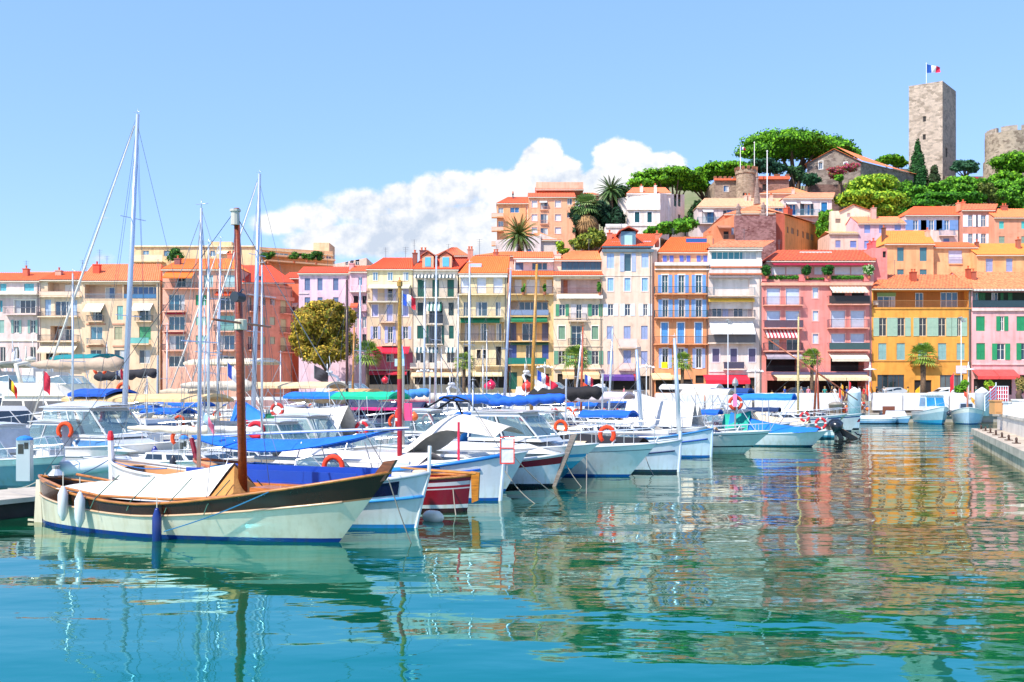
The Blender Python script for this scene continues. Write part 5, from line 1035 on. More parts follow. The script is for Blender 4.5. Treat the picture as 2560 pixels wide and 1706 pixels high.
        if not open_: mb.hexa(P)
        else:
            for t0, t1 in ((0, win[0]), (win[1], 1)):
                mb.hexa([A(t0, 0, -1), A(t0, 1, -1), A(t0, 1, 1), A(t0, 0, 1), A(t1, 0, -1), A(t1, 1, -1), A(t1, 1, 1), A(t1, 0, 1)])
            for k in (0, .5, 1):
                for sd in (-1, 1):
                    a, b = A(win[0], 0, sd), A(win[0], 1, sd); c_, d = A(win[1], 0, sd), A(win[1], 1, sd)
                    mb.tube(Vector(a).lerp(Vector(b), k), Vector(c_).lerp(Vector(d), k), .035, n=4)
        cb = s.part(mb, name, gel(c))
        e = .012
        def pt(t, k, sd, off):
            a = Vector(A(t, 0, sd)).lerp(Vector(A(t, 1, sd)), k); a.y += off*sd; return a
        if win:
            nw = ws or max(1, int((x1-x0)/1.1)); m0 = .06/(x1-x0)*2
            for i in range(nw):
                k0, k1 = i/nw+m0, (i+1)/nw-m0
                for sd in (-1, 1):
                    mb = MB(); q = [pt(win[0], k0, sd, e), pt(win[0], k1, sd, e), pt(win[1], k1, sd, e), pt(win[1], k0, sd, e)]; mb.quad(*q); s.part(mb, 'cabin_window', clear_glass() if open_ else glass(gc), cb)
            if front:
                mb = MB()
                for k in (0, 1):
                    ys = (-.92, -.03) if k == 0 else (.03, .92)
                    q = []
                    for t, yk in ((win[0], ys[0]), (win[0], ys[1]), (win[1], ys[1]), (win[1], ys[0])):
                        a = Vector(A(t, 1, 1)); q.append((a.x+e, a.y*yk, a.z+.002))
                    mb.quad(*q)
                s.part(mb, 'windscreen', clear_glass() if open_ else glass(gc), cb)
        if roof:
            ov, th = roof; mb = MB(); zt = z0+h
            def g(u, v):
                x = x0+rs_-ov*.4+(x1-fs+ov-x0-rs_+ov*.4)*u; y = (v*2-1)*(tw/2+.08); return (x, y, zt+.03+th*(1-(v*2-1)**2)*(1-.6*abs(u*2-1)**3)+.03*math.sin(u*3.1))
            mb.grid(g, 8, 8)
            mb.box(x0+rs_-ov*.4, x1-fs+ov, -tw/2-.08, tw/2+.08, zt+.001, zt+.032)
            s.part(mb, 'hardtop', gel(c), cb, True) if False else s.part(mb, 'hardtop', gel(c), cb)
        return cb
    def shield(s, x, w, h=.5, rake=.6, fc='#c8ccd0', z0=None, side=.9):
        z0 = s.zs(x) if z0 is None else z0; mb = MB(); gl = MB()
        y = w/2; pts_b = [(x-side, -y, z0), (x, -y*.75, z0), (x+.15, 0, z0), (x, y*.75, z0), (x-side, y, z0)]
        pts_t = [(x-side-.1, -y*.95, z0+h*.75), (x-rake, -y*.7, z0+h), (x+.12-rake, 0, z0+h), (x-rake, y*.7, z0+h), (x-side-.1, y*.95, z0+h*.75)]
        mb.path(pts_t, .022, 5); mb.path(pts_b, .022, 5)
        for a, b in zip(pts_b, pts_t): mb.tube(a, b, .018, n=4)
        f = s.part(mb, 'windshield', metal(fc))
        for i in range(4): gl.quad(pts_b[i], pts_b[i+1], pts_t[i+1], pts_t[i])
        s.part(gl, 'pane', clear_glass(), f)
    def bimini(s, x0, x1, w, z, c, h0=None, thick=.12, poles=True, drop=0., name='canopy', side=False):
        mb = MB()
        def g(u, v):
            return (x0+(x1-x0)*u, (v*2-1)*w/2, z+thick*2.2*(1-(v*2-1)**2)-drop*abs(u*2-1)**2-.03*math.sin(u*9)**2)
        mb.grid(g, 10, 8)
        for u in range(10):
            for v in (0, 1):
                a, b = g(u/10, v), g((u+1)/10, v); mb.quad(a, b, (b[0], b[1], b[2]-.14), (a[0], a[1], a[2]-.14))
        for v in range(8):
            for u in (0, 1):
                a, b = g(u, v/8), g(u, (v+1)/8); mb.quad(a, b, (b[0], b[1], b[2]-.14), (a[0], a[1], a[2]-.14))
        cp = s.part(mb, name, canvas(c))
        if side:
            mb = MB()
            for sd in (-1, 1): mb.quad((x0+.1, sd*w/2*.99, z-.15), (x1-.1, sd*w/2*.99, z-.15), (x1+.1, sd*w/2*1.02, s.zs(x1)+.35), (x0-.1, sd*w/2*1.02, s.zs(x0)+.3))
            s.part(mb, 'side_curtain', canvas(side), cp)
        if poles:
            mb = MB(); xm = (x0+x1)/2; zb = s.zs(xm)
            for sd in (-1, 1):
                for xe in (x0, xm, x1): mb.tube((xm+(xe-xm)*.15, sd*w/2, zb-.05), (xe, sd*w/2*.98, z-drop*abs((xe-xm)/(x1-x0)*2)**2-.02), .022, n=5)
            s.part(mb, 'canopy_frame', metal('#d8dadc'), cp)
    def tent(s, x0, x1, z0, z1, w, c, zend=None, name='boat_cover', sag=.15, w1=None):
        """ridge from (x0,z0) to (x1,z1), draped to the gunwales"""
        mb = MB()
        def g(u, v):
            x = x0+(x1-x0)*u; k = v*2-1; ww = (w+((w1 or w)-w)*u)/2; zr = z0+(z1-z0)*u-sag*math.sin(math.pi*u)
            zb = s.zs(x)+.04; return (x, k*ww, zb+(zr-zb)*(1-abs(k)**1.15)-.05*math.sin(u*22+k*3)*abs(k)*(1-abs(k)))
        mb.grid(g, 16, 12); return s.part(mb, name, canvas(c), smooth=True)
    def rails(s, x0, h=.55, c='#d8dcdf', n=5, inset=.08):
        mb = MB(); q0 = max(0, s.q(x0)); pl = []
        for sd in (1, -1):
            pts = []
            for i in range(n*2+1):
                q = q0+(1-q0)*i/(n*2)*.985; p = s.hp(q, s.sheer(q)); pts.append((p[0], max(0, p[1]-inset)*sd, p[2]+h*(.85+.15*i/(n*2))))
                if i % 2 == 0: mb.tube((p[0], max(0, p[1]-inset)*sd, p[2]-.03), pts[-1], .014, n=4)
            mb.path(pts, .018, 5); pl.append(pts[-1])
        mb.tube(pl[0], pl[1], .018, n=5)
        s.part(mb, 'pulpit_rail', metal(c, .2))
    def mast(s, x, h, r=.07, c='#d4dae2', y=0, lean=0., stays=True, spread=1, boom=None, sail=None, wood_=False, tip=True, bz=1., topc=None, sailr=.16):
        zb = s.zs(x)-.1; t = Vector((x+lean, y, zb+h)); b = Vector((x, y, zb)); mb = MB(); m = wood(c) if wood_ else metal(c)
        mb.path([b, b.lerp(t, .5), t], [r, r*.92, r*.62], 10, m)
        if tip: mb.tube(t, t+Vector((0, 0, .25)), .012, m=m, n=4); mb.tube(t+Vector((-.25, 0, .12)), t+Vector((.2, 0, .12)), .012, m=m, n=4)
        mo = s.part(mb, 'mast', smooth=True)
        for k in range(spread):
            mb = MB(); z = b.lerp(t, (.5 if spread == 1 else (.38, .68)[k])); mb.tube(z+Vector((0, -.75, .04)), z+Vector((0, .75, .04)), .02, n=5); s.part(mb, 'spreader', m, mo)
        if stays:
            mb = MB(); w = s.B/2*.9; rr = .009
            for sd in (-1, 1):
                mb.tube((x-.1, sd*w, s.zs(x)), t.lerp(b, .02), rr, n=3)
                if spread: mb.path([(x-.25, sd*w, s.zs(x)), b.lerp(t, .5)+Vector((0, sd*.72, 0)), t.lerp(b, .08)], rr, 3)
            mb.tube((s.L/2-.05, 0, s.zs(s.L/2)), t.lerp(b, .03), rr*1.3, n=3); mb.tube((-s.L/2+.1, 0, s.zs(-s.L/2)), t, rr, n=3)
            s.part(mb, 'rigging', mat('rigging', '#606468', .5, var=0), mo)
        if boom:
            x1, zb1 = boom; mb = MB(); z0 = zb+bz; mb.tube((x, 0, z0), (x1, 0, z0+zb1), .05, .04, 8); bo = s.part(mb, 'boom', m, mo)
            if sail:
                mb = MB(); pts = []; rs2 = []
                for i in range(13):
                    k = i/12; pts.append((x+(x1-x)*k, 0, z0+zb1*k+.12+.02*math.sin(i*2.1))); rs2.append(sailr*(1.15-.55*k)*(.6 if i in (0, 12) else 1)*(1+.12*math.sin(i*2.6)))
                mb.path(pts, rs2, 8); s.part(mb, 'furled_sail', canvas(sail), bo, True)
        return mo
    def yard(s, x, z, l, a, c='#c0683c', r=.05):
        mb = MB(); d = Vector((math.cos(a), 0, math.sin(a)))*l/2; o = Vector((x, .12, z)); mb.path([o-d, o, o+d], [r*.5, r, r*.4], 7); s.part(mb, 'yard', wood(c), smooth=True)
    def outboard(s, x=None, y=0, k=1., c='#1c2026', tilt=0.):
        x = -s.L/2 if x is None else x; z = s.fb[0]; mb = MB(); M = Matrix.Rotation(tilt, 4, 'Y'); o = Vector((x-.12*k, y, z))
        def T_(p): return o+M @ (Vector(p)*k)
        def ring(z, a, b, cx): return [T_((cx+a*math.cos(t), b*math.sin(t), z)) for t in [2*math.pi*i/8 for i in range(8)]]
        prof = [(-.05, .16, .14, 0), (.0, .27, .2, -.05), (.22, .3, .22, -.07), (.42, .24, .18, -.03), (.48, .1, .08, 0)]
        vs = []; 
        for z_, a_, b_, c_ in prof: vs += ring(z_, a_, b_, c_)
        fs = [(j*8+i, j*8+(i+1) % 8, (j+1)*8+(i+1) % 8, (j+1)*8+i) for j in range(4) for i in range(8)]+[tuple(range(8))[::-1], tuple(range(32, 40))]
        mb.add(vs, fs); ob = s.part(mb, 'outboard_motor', gel(c), smooth=True)
        mb = MB(); mb.hexa([T_(p) for p in ((-.1, -.05, -.75), (.08, -.05, -.75), (.08, .05, -.75), (-.1, .05, -.75), (-.12, -.07, -.04), (.12, -.07, -.04), (.12, .07, -.04), (-.12, .07, -.04))])
        mb.hexa([T_(p) for p in ((-.3, -.14, -.78), (.1, -.14, -.78), (.1, .14, -.78), (-.3, .14, -.78), (-.3, -.14, -.75), (.1, -.14, -.75), (.1, .14, -.75), (-.3, .14, -.75))])
        for i in range(3):
            a = i*2.09; mb.tube(T_((-.2, 0, -.62)), T_((-.22, .15*math.cos(a), -.62+.15*math.sin(a))), .035*k, .02*k, 5)
        s.part(mb, 'motor_leg', gel(c), ob)
    def seats(s, x, c='#e8e0d0', n=2):
        mb = MB(); z = s.zs(x)
        for i in range(n):
            y = (i-(n-1)/2)*.8; mb.box(x-.25, x+.25, y-.25, y+.25, z-.35, z-.05); mb.box(x-.32, x-.2, y-.25, y+.25, z-.05, z+.45)
        s.part(mb, 'seat', canvas(c))
    def arch(s, x, w, h, c=WH):
        z = s.zs(x); mb = MB(); mb.path([(x+.3, -w/2, z), (x, -w/2*.95, z+h*.8), (x-.1, -w/2*.7, z+h), (x-.1, w/2*.7, z+h), (x, w/2*.95, z+h*.8), (x+.3, w/2, z)], .09, 8)
        mb.lathe([(.22, 0), (.25, .08), (.2, .16), (.02, .18)], (x-.1, 0, z+h+.05), 12); mb.tube((x-.1, .4, z+h), (x-.2, .4, z+h+1.6), .015, n=4); s.part(mb, 'radar_arch', gel(c), smooth=True)
    def P(s, x, y, z):
        """a world point for a place on this boat"""
        return s.root.matrix_basis @ Vector((x, y, z)) if False else Vector(s.root.location)+Matrix.Rotation(s.root.rotation_euler[2], 3, 'Z') @ Vector((x, y, z))

def free(name, label, cat, mb, m=None, loc=None, group=None, smooth=False, rz=0):
    vs = mb.v; o = Vector(loc) if loc is not None else Vector((sum(v[0] for v in vs)/len(vs), sum(v[1] for v in vs)/len(vs), min(v[2] for v in vs)))
    ob = mb.build(name, m, None, o, smooth); return tag(ob, label, cat, group)
def fender(label, p, c='#e4e8ea', L=.62, r=.115, capc='#2040a0'):
    p = Vector(p); root = thing('fender', label, 'fender', p-Vector((0, 0, L)), group='fenders hanging on the boats')
    mb = MB(); z0 = -L; mb.lathe([(.03, z0-.09), (.05, z0-.05), (r*.6, z0-.01), (r, z0+.1), (r, -.1), (r*.6, .01), (.05, .05), (.03, .09)], p, 12, gel(c)); mb.build('body', None, root, root.location, True)
    mb = MB(); mb.tube(p+Vector((0, 0, .08)), p+Vector((0, 0, .42)), .012, n=4); mb.build('cord', mat('rope', '#c8c0b0', .8), root, root.location)
    return root
def lifebuoy(label, p, R0=.3, r0=.085, ax='y', c='#e8401c', c2='#f0ece4', shape='ring'):
    mb = MB(); p = Vector(p)
    if shape == 'ring': mb.torus(p, R0, r0, ax, 20, 8, canvas(c), canvas(c2) if c2 else None)
    else:
        pts = []
        for i in range(13):
            a = -.9+ (math.pi+1.8)*i/12; pts.append((p.x+R0*math.cos(a), p.y, p.z+R0*1.15*math.sin(a)) if ax == 'y' else (p.x, p.y+R0*math.cos(a), p.z+R0*1.15*math.sin(a)))
        mb.path(pts, [r0*.8]+[r0]*11+[r0*.8], 8, canvas(c))
    return free('lifebuoy', label, 'lifebuoy', mb, None, p, 'lifebuoys on boats and posts', True)
def rope(label, a, b, sag=.15, r=.014, c='#8c8478'):
    a = Vector(a); b = Vector(b); mb = MB(); mb.path([a.lerp(b, i/8)-Vector((0, 0, sag*math.sin(math.pi*i/8))) for i in range(9)], r, 5)
    return free('mooring_rope', label, 'rope', mb, mat('rope', c, .85), None, 'mooring ropes')
def wavy_flag(label, p, w, h, cols, d=(1, 0, 0), droop=.5, pole=None, vertical=True, name='flag'):
    p = Vector(p); d = Vector(d).normalized(); root = thing(name, label, 'flag', p-Vector((0, 0, pole or h)), group='flags flying over the boats'); mb = MB(); ms = [canvas(c) for c in cols]; sd = Vector((-d.y, d.x, 0)); n = 12
    def q(i, j):
        s_ = i/n; return p+d*(w*s_*(1-.2*droop))+sd*(.13*w*math.sin(s_*6+j)*s_)+Vector((0, 0, -h*j/4-droop*w*s_*.6-.02*math.sin(s_*9)))
    for i in range(n):
        for j in range(4):
            k = (i*len(cols)//n) if vertical else (j*len(cols)//4); mb.quad(q(i, j), q(i+1, j), q(i+1, j+1), q(i, j+1), ms[min(k, len(ms)-1)])
    mb.build('cloth', None, root, root.location, True)
    if pole: mb = MB(); mb.tube(p+Vector((0, 0, .06)), p-Vector((0, 0, pole)), .018, n=6); mb.build('staff', metal('#d0d0cc'), root, root.location)
    return root
# ------------------------------------------------------------------ the boats themselves
HD = R(-25)
def bowat(px, py, hd, L, rb, Y=None, z=0.):
    p = onw(px, py, z) if Y is None else Vector(((px-1280)*Y/F, Y, 0)); p.z = 0
    return p-Vector((math.cos(hd), math.sin(hd), 0))*(L/2-rb)
def mid(px, Y): return Vector(((px-1280)*Y/F, Y, 0))
BLUE, BLU2, NAVY, CREAM, TAN, GRN, TEAL, BLK = '#0c62c8', '#2a7cd0', '#16305c', '#e8dcc4', '#d0b088', '#0c7450', '#0a8c90', '#1c1a1e'

# 1 the long cream pointu in the foreground
hd = R(-22.5)
b = Boat('sailing_boat', 'long cream wooden sailing boat with dark brown upper planking and white cover, nearest of all', 9.9, 2.5, (1.14, .74, 1.52), 1.25, .12, 'point', [(.60, '#d8d4bc'), (.63, '#c08058'), (1., '#3c2418')], '#10307c', bowat(848, 1356, hd, 9.9, 1.25), hd, pw=1.75, se=1.45, deck='#6c3c20', rim='#b87430', rimr=.035, cockpit=(-4.3, -3.2, .45), dz=-.3)
front = b
b.strip(.61, '#d8b490', .026, x1=4.0);
mb = MB(); mb.hexa([(4.35, -.05, 1.2), (4.82, -.05, 1.36), (4.82, .05, 1.36), (4.35, .05, 1.2), (4.82, -.06, 1.76), (5.1, -.06, 1.8), (5.1, .06, 1.8), (4.82, .06, 1.76)]); b.part(mb, 'stem_post', wood('#7c4422'))

b.mast(1.2, 6.55, .102, '#8c3812', wood_=True, stays=True, spread=0, lean=-.18, tip=False)
mb = MB(); z = 4.75; mb.tube((.45+.75, -1.05, z+.02), (1.2, 1.0, z-.02), .028); b.part(mb, 'spreader', wood('#b06a34'))
mb = MB(); mb.lathe([(.125, -.12), (.14, -.1), (.14, .1), (.125, .12)], (1.13, 0, 4.72), 12); b.part(mb, 'mast_band', paint('#c8c0a8'))
mb = MB(); mb.tube((1.02, -.05, 6.95), (1.02, -.05, 7.3), .1, .09, 10); mb.lathe([(.12, 0), (.12, .05)], (1.02, -.05, 7.25), 10); b.part(mb, 'mast_cap', paint('#b8b0a4'))
mb = MB(); mb.tube((1.3, -.15, 5.3), (1.3, -.45, 5.3), .1, .12, 10); mb.path([(1.2, 0, 5.5), (1.32, -.2, 5.48), (1.34, -.3, 5.4)], .02, 5); b.part(mb, 'mast_lamp', paint('#28303a'))
b.tent(-3.5, .95, 1.02, 1.62, 1.7, '#f0ece4', sag=.06, w1=1.9)
mb = MB(); zz = b.zs(1)+.02; mb.add([(.96, -.9, zz), (.96, .9, zz), (.96, 0, 1.56), (1.35, -.55, zz), (1.35, .55, zz)], [(0, 2, 3), (2, 1, 4), (2, 4, 3)]); b.part(mb, 'cover_end', canvas('#d8944c'))
mb = MB()
for sd in (-1, 1): mb.path([(-4.3, .55*sd, 1.16), (-3.4, .8*sd, 1.0), (-2, .98*sd, .86), (0, 1.0*sd, .86), (2, .85*sd, 1.0), (3.2, .5*sd, 1.16)], .035, 6)
b.part(mb, 'coaming', wood('#c07838'), smooth=True)
mb = MB(); mb.box(1.6, 3.4, -.3, .3, .8, 1.12); b.part(mb, 'deck_hatch', wood('#c4702c'))
mb = MB(); mb.hexa([(-5.1, -.03, -.2), (-4.8, -.03, -.2), (-4.8, .03, -.2), (-5.1, .03, -.2), (-5.02, -.03, 1.05), (-4.9, -.03, 1.05), (-4.9, .03, 1.05), (-5.02, .03, 1.05)]); mb.box(-5.3, -5.1, -.025, .025, .02, .07); b.part(mb, 'rudder', gel('#d8cdb4'))
mb = MB(); mb.lathe([(.16, 0), (.2, .05), (.15, .12), (.08, .2), (.1, .28)], (-4.5, .1, 1.12), 12); b.part(mb, 'vent', metal('#d0d0cc', .2))
mb = MB()
for k in range(4): mb.path([(-2+k*1.05, 1.27, .6), (-2+k*1.05, 1.15, .78), (-2+k*1.05, .55, 1.2)], .012, 4)
for k in range(4): mb.path([(-2+k*1.05, -1.27, .6), (-2+k*1.05, -1.15, .80), (-2+k*1.05, -.4, 1.28)], .012, 4)
b.part(mb, 'cover_tie', mat('rope', '#2c5c4c', .8))
fender('left of the two white fenders on the cream sailing boat', b.P(-3.12, -.98, .95)+Vector((0, 0, 0))); fender('right of the two white fenders on the cream sailing boat', b.P(-2.42, -1.16, .86))
fender('dark blue cylindrical fender amidships on the cream sailing boat', b.P(-.05, -1.33, .62), '#14307c', .72, .1)
fender('cream round-ended fender with navy tip at the stern of the cream sailing boat', b.P(-5.3, .5, .75), '#d8c8a8', .5, .15)
rope('slack brown mooring rope from the bow of the cream sailing boat', b.P(4.9, 0, 1.4), onw(1030, 1365, -.05), .05); rope('blue rope along the side of the cream sailing boat', b.P(2.6, -.98, 1.12), b.P(.1, -1.28, .2), .05, .013, '#1c6c94')
rope('light rope from the stern of the cream sailing boat to the pontoon', b.P(-4.9, .1, 1.1), mid(20, 27)+Vector((0, 0, .6)), .1, .012, '#b8b0a0')

# 2 white pointu with navy panel
hd = R(-24); L = 7.6
b = Boat('fishing_boat', 'white wooden boat with a navy panel and sky blue rubbing strip at its bow', L, 2.5, (1., .85, 1.3), .35, .2, 'point', [(.52, '#dfe4e2'), (.58, '#48a4e0'), (1., '#e8eaea')], '#2c7cc0', bowat(1040, 1320, hd, L, .35), hd, deck='#d8ccb4', rim=WH, rimr=.05)
b2_ = b
mb = MB()
for sd in (-1, 1):
    pa = [b.hp(q/40, .09+(b.sheer(q/40)-.09)*v) for q in (30, 37.5) for v in (.62, .93)]
    N_ = 8
    for i in range(N_):
        q0 = (29+8.5*i/N_)/40; q1 = (29+8.5*(i+1)/N_)/40; g = lambda q, v: (lambda p: (p[0], (p[1]+.012)*sd, p[2]))(b.hp(q, .09+(b.sheer(q)-.09)*v))
        mb.quad(g(q0, .64), g(q1, .64), g(q1, .93), g(q0, .93))
b.part(mb, 'side_panel', gel('#14183c'))
b.strip(.55, '#3c9ce0', .04); mb = MB(); mb.path([(3.42, 0, -.1), (3.62, 0, .7), (3.8, 0, 1.3), (3.82, 0, 1.95)], .045, 7); b.part(mb, 'stem_post', gel('#e8ecec'))
b.bimini(-2.6, 1.4, 1.7, 1.05, '#103ca0', thick=.02, poles=False, name='boat_cover'); mb = MB(); mb.box(-2.6, 2.2, -1.0, -.85, .78, 1.0); b.part(mb, 'coaming', wood('#c8742c')); mb = MB(); mb.box(-2.8, 2.3, -.8, -.77, .8, 1.3); mb.box(-2.8, 2.3, .77, .8, .8, 1.3); b.part(mb, 'blue_side_board', paint('#1440a0'))
mb = MB(); mb.torus((3.55, 0, 1.32), .13, .05, 'z'); b.part(mb, 'rope_coil', mat('rope', '#c8b8a0', .9), smooth=True)
pa, pb_ = onw(1058, 1300), onw(1108, 1306); mb = MB(); mb.path([pa.lerp(pb_, k/8)+Vector((0, 0, .1)) for k in range(9)], [.04, .12, .16, .17, .17, .17, .16, .11, .03], 10); free('fender', 'long cream float lying on the water at the bow of the navy-panelled boat', 'fender', mb, gel('#e4e0cc'), None, 'fenders hanging on the boats', True)
lifebuoy('orange horseshoe lifebuoy standing on the boat behind the brown mast', mid(833, 26)+Vector((0, 0, 1.25)), .24, .07, c='#f0401c', shape='u', ax='y')
# 3 crimson boat, stern first
L = 5.8; hdd = R(155)
def sternat(px, py, hd, L): 
    p = onw(px, py); return p+Vector((math.cos(hd), math.sin(hd), 0))*(L/2)
b = Boat('fishing_boat', 'crimson wooden boat with white stripes and a varnished rudder, stern towards the open water', L, 2.3, (.95, .84, 1.0), .4, .12, 'point', [(.12, '#dcdcd8'), (.62, '#8c0c22'), (.66, '#d8d0d0'), (.74, '#9c0c24'), (.86, '#d8d0d0'), (1., '#8c0c22')], '#3c1418', sternat(1178, 1278, hdd, L), hdd, deck='#c89468', rim='#c07c3c', rimr=.04)
mb = MB(); mb.hexa([(-3.12, -.03, .3), (-2.93, -.03, .22), (-2.93, .03, .22), (-3.12, .03, .3), (-3.16, -.03, 1.05), (-2.9, -.03, 1.08), (-2.9, .03, 1.08), (-3.16, .03, 1.05)]); b.part(mb, 'rudder', wood('#b87424'))
mb = MB(); mb.path([(-3.05, 0, 1.02), (-2, .1, 1.06), (-.8, .2, 1.12)], [.045, .04, .025], 6); b.part(mb, 'tiller', wood('#c4842c'));
b.tent(-1.5, 2.2, 1.0, 1.05, 1.6, '#d8d4cc', sag=.05)
# 4 white pointu with tall gold and red mast
L = 7.2; hdd = R(-24)
b = Boat('fishing_boat', 'white wooden boat with bright blue bulwark stripes under the tall gold-topped red mast', L, 2.5, (1.0, .88, 1.35), .12, .2, 'point', [(.8, '#e4e8ee'), (1., '#e8ecf0')], '#1450a0', bowat(1254, 1252, hdd, L, .12), hdd, deck='#e0d8c8', rim='p#2a84d8', rimr=.06)
b4 = b; b.strip(.74, '#1c5cc0', .035, 2.0, 3.2); b.strip(.9, '#2a84d8', .05, -3.5, 2.)
mb = MB(); mb.path([(3.42, 0, -.1), (3.5, 0, .7), (3.55, 0, 1.45)], .07, 7); b.part(mb, 'stem_post', gel('#e8ecf4'))
mm = b.mast(.0, 5.75, .075, '#a01828', spread=0, wood_=False); 
mb = MB(); mb.tube((.0, 0, 3.6), (.0, 0, 6.52), .078, .055, 10); mb.lathe([(.09, 0), (.09, .14), (.03, .2)], (0, 0, 6.5), 10); b.part(mb, 'mast_top', wood('#b08428'), mm)
mb = MB(); mb.tube((0, 0, .8), (0, 0, 3.62), .079, .078, 10); b.part(mb, 'painted_mast_foot', paint('#9c1024'), mm)
wavy_flag('tricolour flag flying from the gold-topped red mast', b.P(.1, 0, 5.75)+Vector((0, 0, .55)), .46, .36, ('#1c50c0', '#f0eef0', '#e8283c'), (1, .1, 0), .6, pole=.7)
b.tent(-3.0, 2.4, 1.25, 1.15, 1.7, '#e8e0d8', sag=.05); mb = MB(); mb.tube((1.9, .3, 1.0), (1.9, .3, 2.3), .04); b.part(mb, 'boat_pole', paint('#d02848'))
p = mid(1268, 28.5); mb = MB(); mb.box(p.x-.18, p.x+.18, p.y-.02, p.y+.02, 1.2, 1.9); o = free('framed_screen', 'white mesh screen with red frame standing at the bow of the blue-striped boat', 'screen', mb, canvas('#e8e8e8'), None); mb = MB()
for x0, x1, z0, z1 in ((-.21, -.182, 1.16, 1.94), (.182, .21, 1.16, 1.94), (-.18, .18, 1.16, 1.19), (-.18, .18, 1.91, 1.94), (-.18, .18, 1.6, 1.625)): mb.box(p.x+x0, p.x+x1, p.y-.045, p.y+.045, z0, z1)
mb.build('frame', paint('#e03828'), o, o.location); mb = MB(); mb.tube((p.x, p.y, .9), (p.x, p.y, 1.16), .025); mb.build('post', metal('#c0c0c0'), o, o.location)
# 5 beige sun tent boat behind it
L = 7.4; b = Boat('motorboat', 'white boat under a large sloping cream sun awning behind the red mast', L, 2.6, (.95, .9, 1.3), .8, 0, 'transom', [(1., '#e4e8ea')], '#2c5ca0', bowat(1262, 1235, HD, L, .8, Y=32.2), HD)
mb = MB()
def awn_g(u, v):
    x = -1.3+4.4*u; k = v*2-1
    zr = 1.0+1.5*math.sin(min(1, u/.6)*math.pi/2)**1.4-(.4*((u-.6)/.4)**1.2 if u > .6 else 0); return (x, k*1.15, zr-(.3+.5*(1-u))*min(1, zr-.95)*abs(k)**1.5)
mb.grid(awn_g, 18, 10); b.part(mb, 'awning', canvas('#e4dacb'), smooth=True); b.cabin(-2.8, 2.6, 1.9, .4, fs=.8, c='#e0e0dc', win=(.3, .8))
# 6 maroon band pointu
L = 6.8; b = Boat('fishing_boat', 'white wooden boat with a maroon band below its gunwale and a grey stem post', L, 2.4, (.85, .72, 1.12), .45, .2, 'point', [(.68, '#dfe6ea'), (.93, '#8c1428'), (1., '#e8e8e6')], '#20242c', bowat(1383, 1216, HD, L, .45), HD, deck='#e4e0d8', rimr=.045)
mb = MB(); mb.hexa([(2.9, -.05, -.1), (3.02, -.05, -.1), (3.02, .05, -.1), (2.9, .05, -.1), (3.62, -.05, 1.78), (3.85, -.05, 1.82), (3.85, .05, 1.82), (3.62, .05, 1.78)]); b.part(mb, 'stem_post', wood('#8c8078')); b.bimini(-2.8, 1.0, 1.9, 1.0, '#e8e6e0', thick=.05, poles=False, name='boat_cover')
fender('grey fender lying on the maroon-banded boat bow', b.P(1.3, -1.22, .75), '#a8b4c8', .35, .15)
# 7 sky blue cruiser
L = 8.6; b = Boat('cabin_cruiser', 'white cabin cruiser with sky blue stripes and long side windows, green glass windscreen', L, 2.9, (1.15, 1.1, 1.35), 1.5, 0, 'transom', [(.28, '#2c6c8c'), (.5, '#4cb0d4'), (.62, '#e8ecee'), (.72, '#4ca8dc'), (1., '#eeeeec')], '#d8dcdc', bowat(1400, 1200, HD, L, 1.5), HD)
b.cabin(-2.6, 3.2, 2.2, .36, fs=1.3, win=None); b.cabin(-.5, 2.5, 2.0, 1.05, z0=1.42, fs=1.0, ws=2, win=(.12, .86), open_=True, roof=(.25, .05), taper=.9); b.rails(.5, .45)
mb = MB(); mb.quad((-.9, -1.0, 1.3), (-.9, 1, 1.3), (-.55, .85, 2.4), (-.55, -.85, 2.4)); b.part(mb, 'blue_cover', canvas('#1c84d8'))
# 8 big white boat with orange horseshoe
L = 9.6; b = Boat('sailing_boat', 'large white sloop hull with an orange horseshoe lifebuoy on its bow rail', L, 3.1, (1.1, 1.05, 1.28), 1.1, 0, 'transom', [(.8, '#dde2e2'), (.83, '#7c8890'), (1., '#eceeee')], '#1450a0', bowat(1572, 1192, HD, L, 1.1), HD)
b.cabin(-2.4, 1.6, 2.0, .38, fs=.7, gc='#14181c'); b.rails(-1.0, .6, n=6); b.tent(-2.2, .8, 2.35, 1.7, 1.5, BLK, sag=.1); 
lifebuoy('orange horseshoe lifebuoy on the bow rail of the large white sloop', b.P(3.0, -.5, 1.6), .26, .085, c='#f0441c', shape='u')

# 9 white pointu thin navy line
L = 7.2; b = Boat('fishing_boat', 'white wooden boat with one thin navy line, right of the large white sloop', L, 2.5, (.95, .9, 1.28), .12, .2, 'point', [(.72, '#d4dee8'), (1., '#dce4ea')], '#20344c', bowat(1697, 1180, HD, L, .12), HD, rimr=.05)
b.strip(.66, '#1c2c5c', .03, .3, 3.4); mb = MB(); mb.path([(3.45, 0, -.1), (3.52, 0, .7), (3.55, 0, 1.65)], .07, 7); b.part(mb, 'stem_post', gel('#d8e0f0')); b.tent(-2.8, 2.0, 1.75, 1.35, 1.9, BLK, sag=.1); mb = MB(); mb.tube((-2, .4, 1.45), (3.0, .2, 1.55), .07); b.part(mb, 'spare_spar', metal('#e4e6e8'))
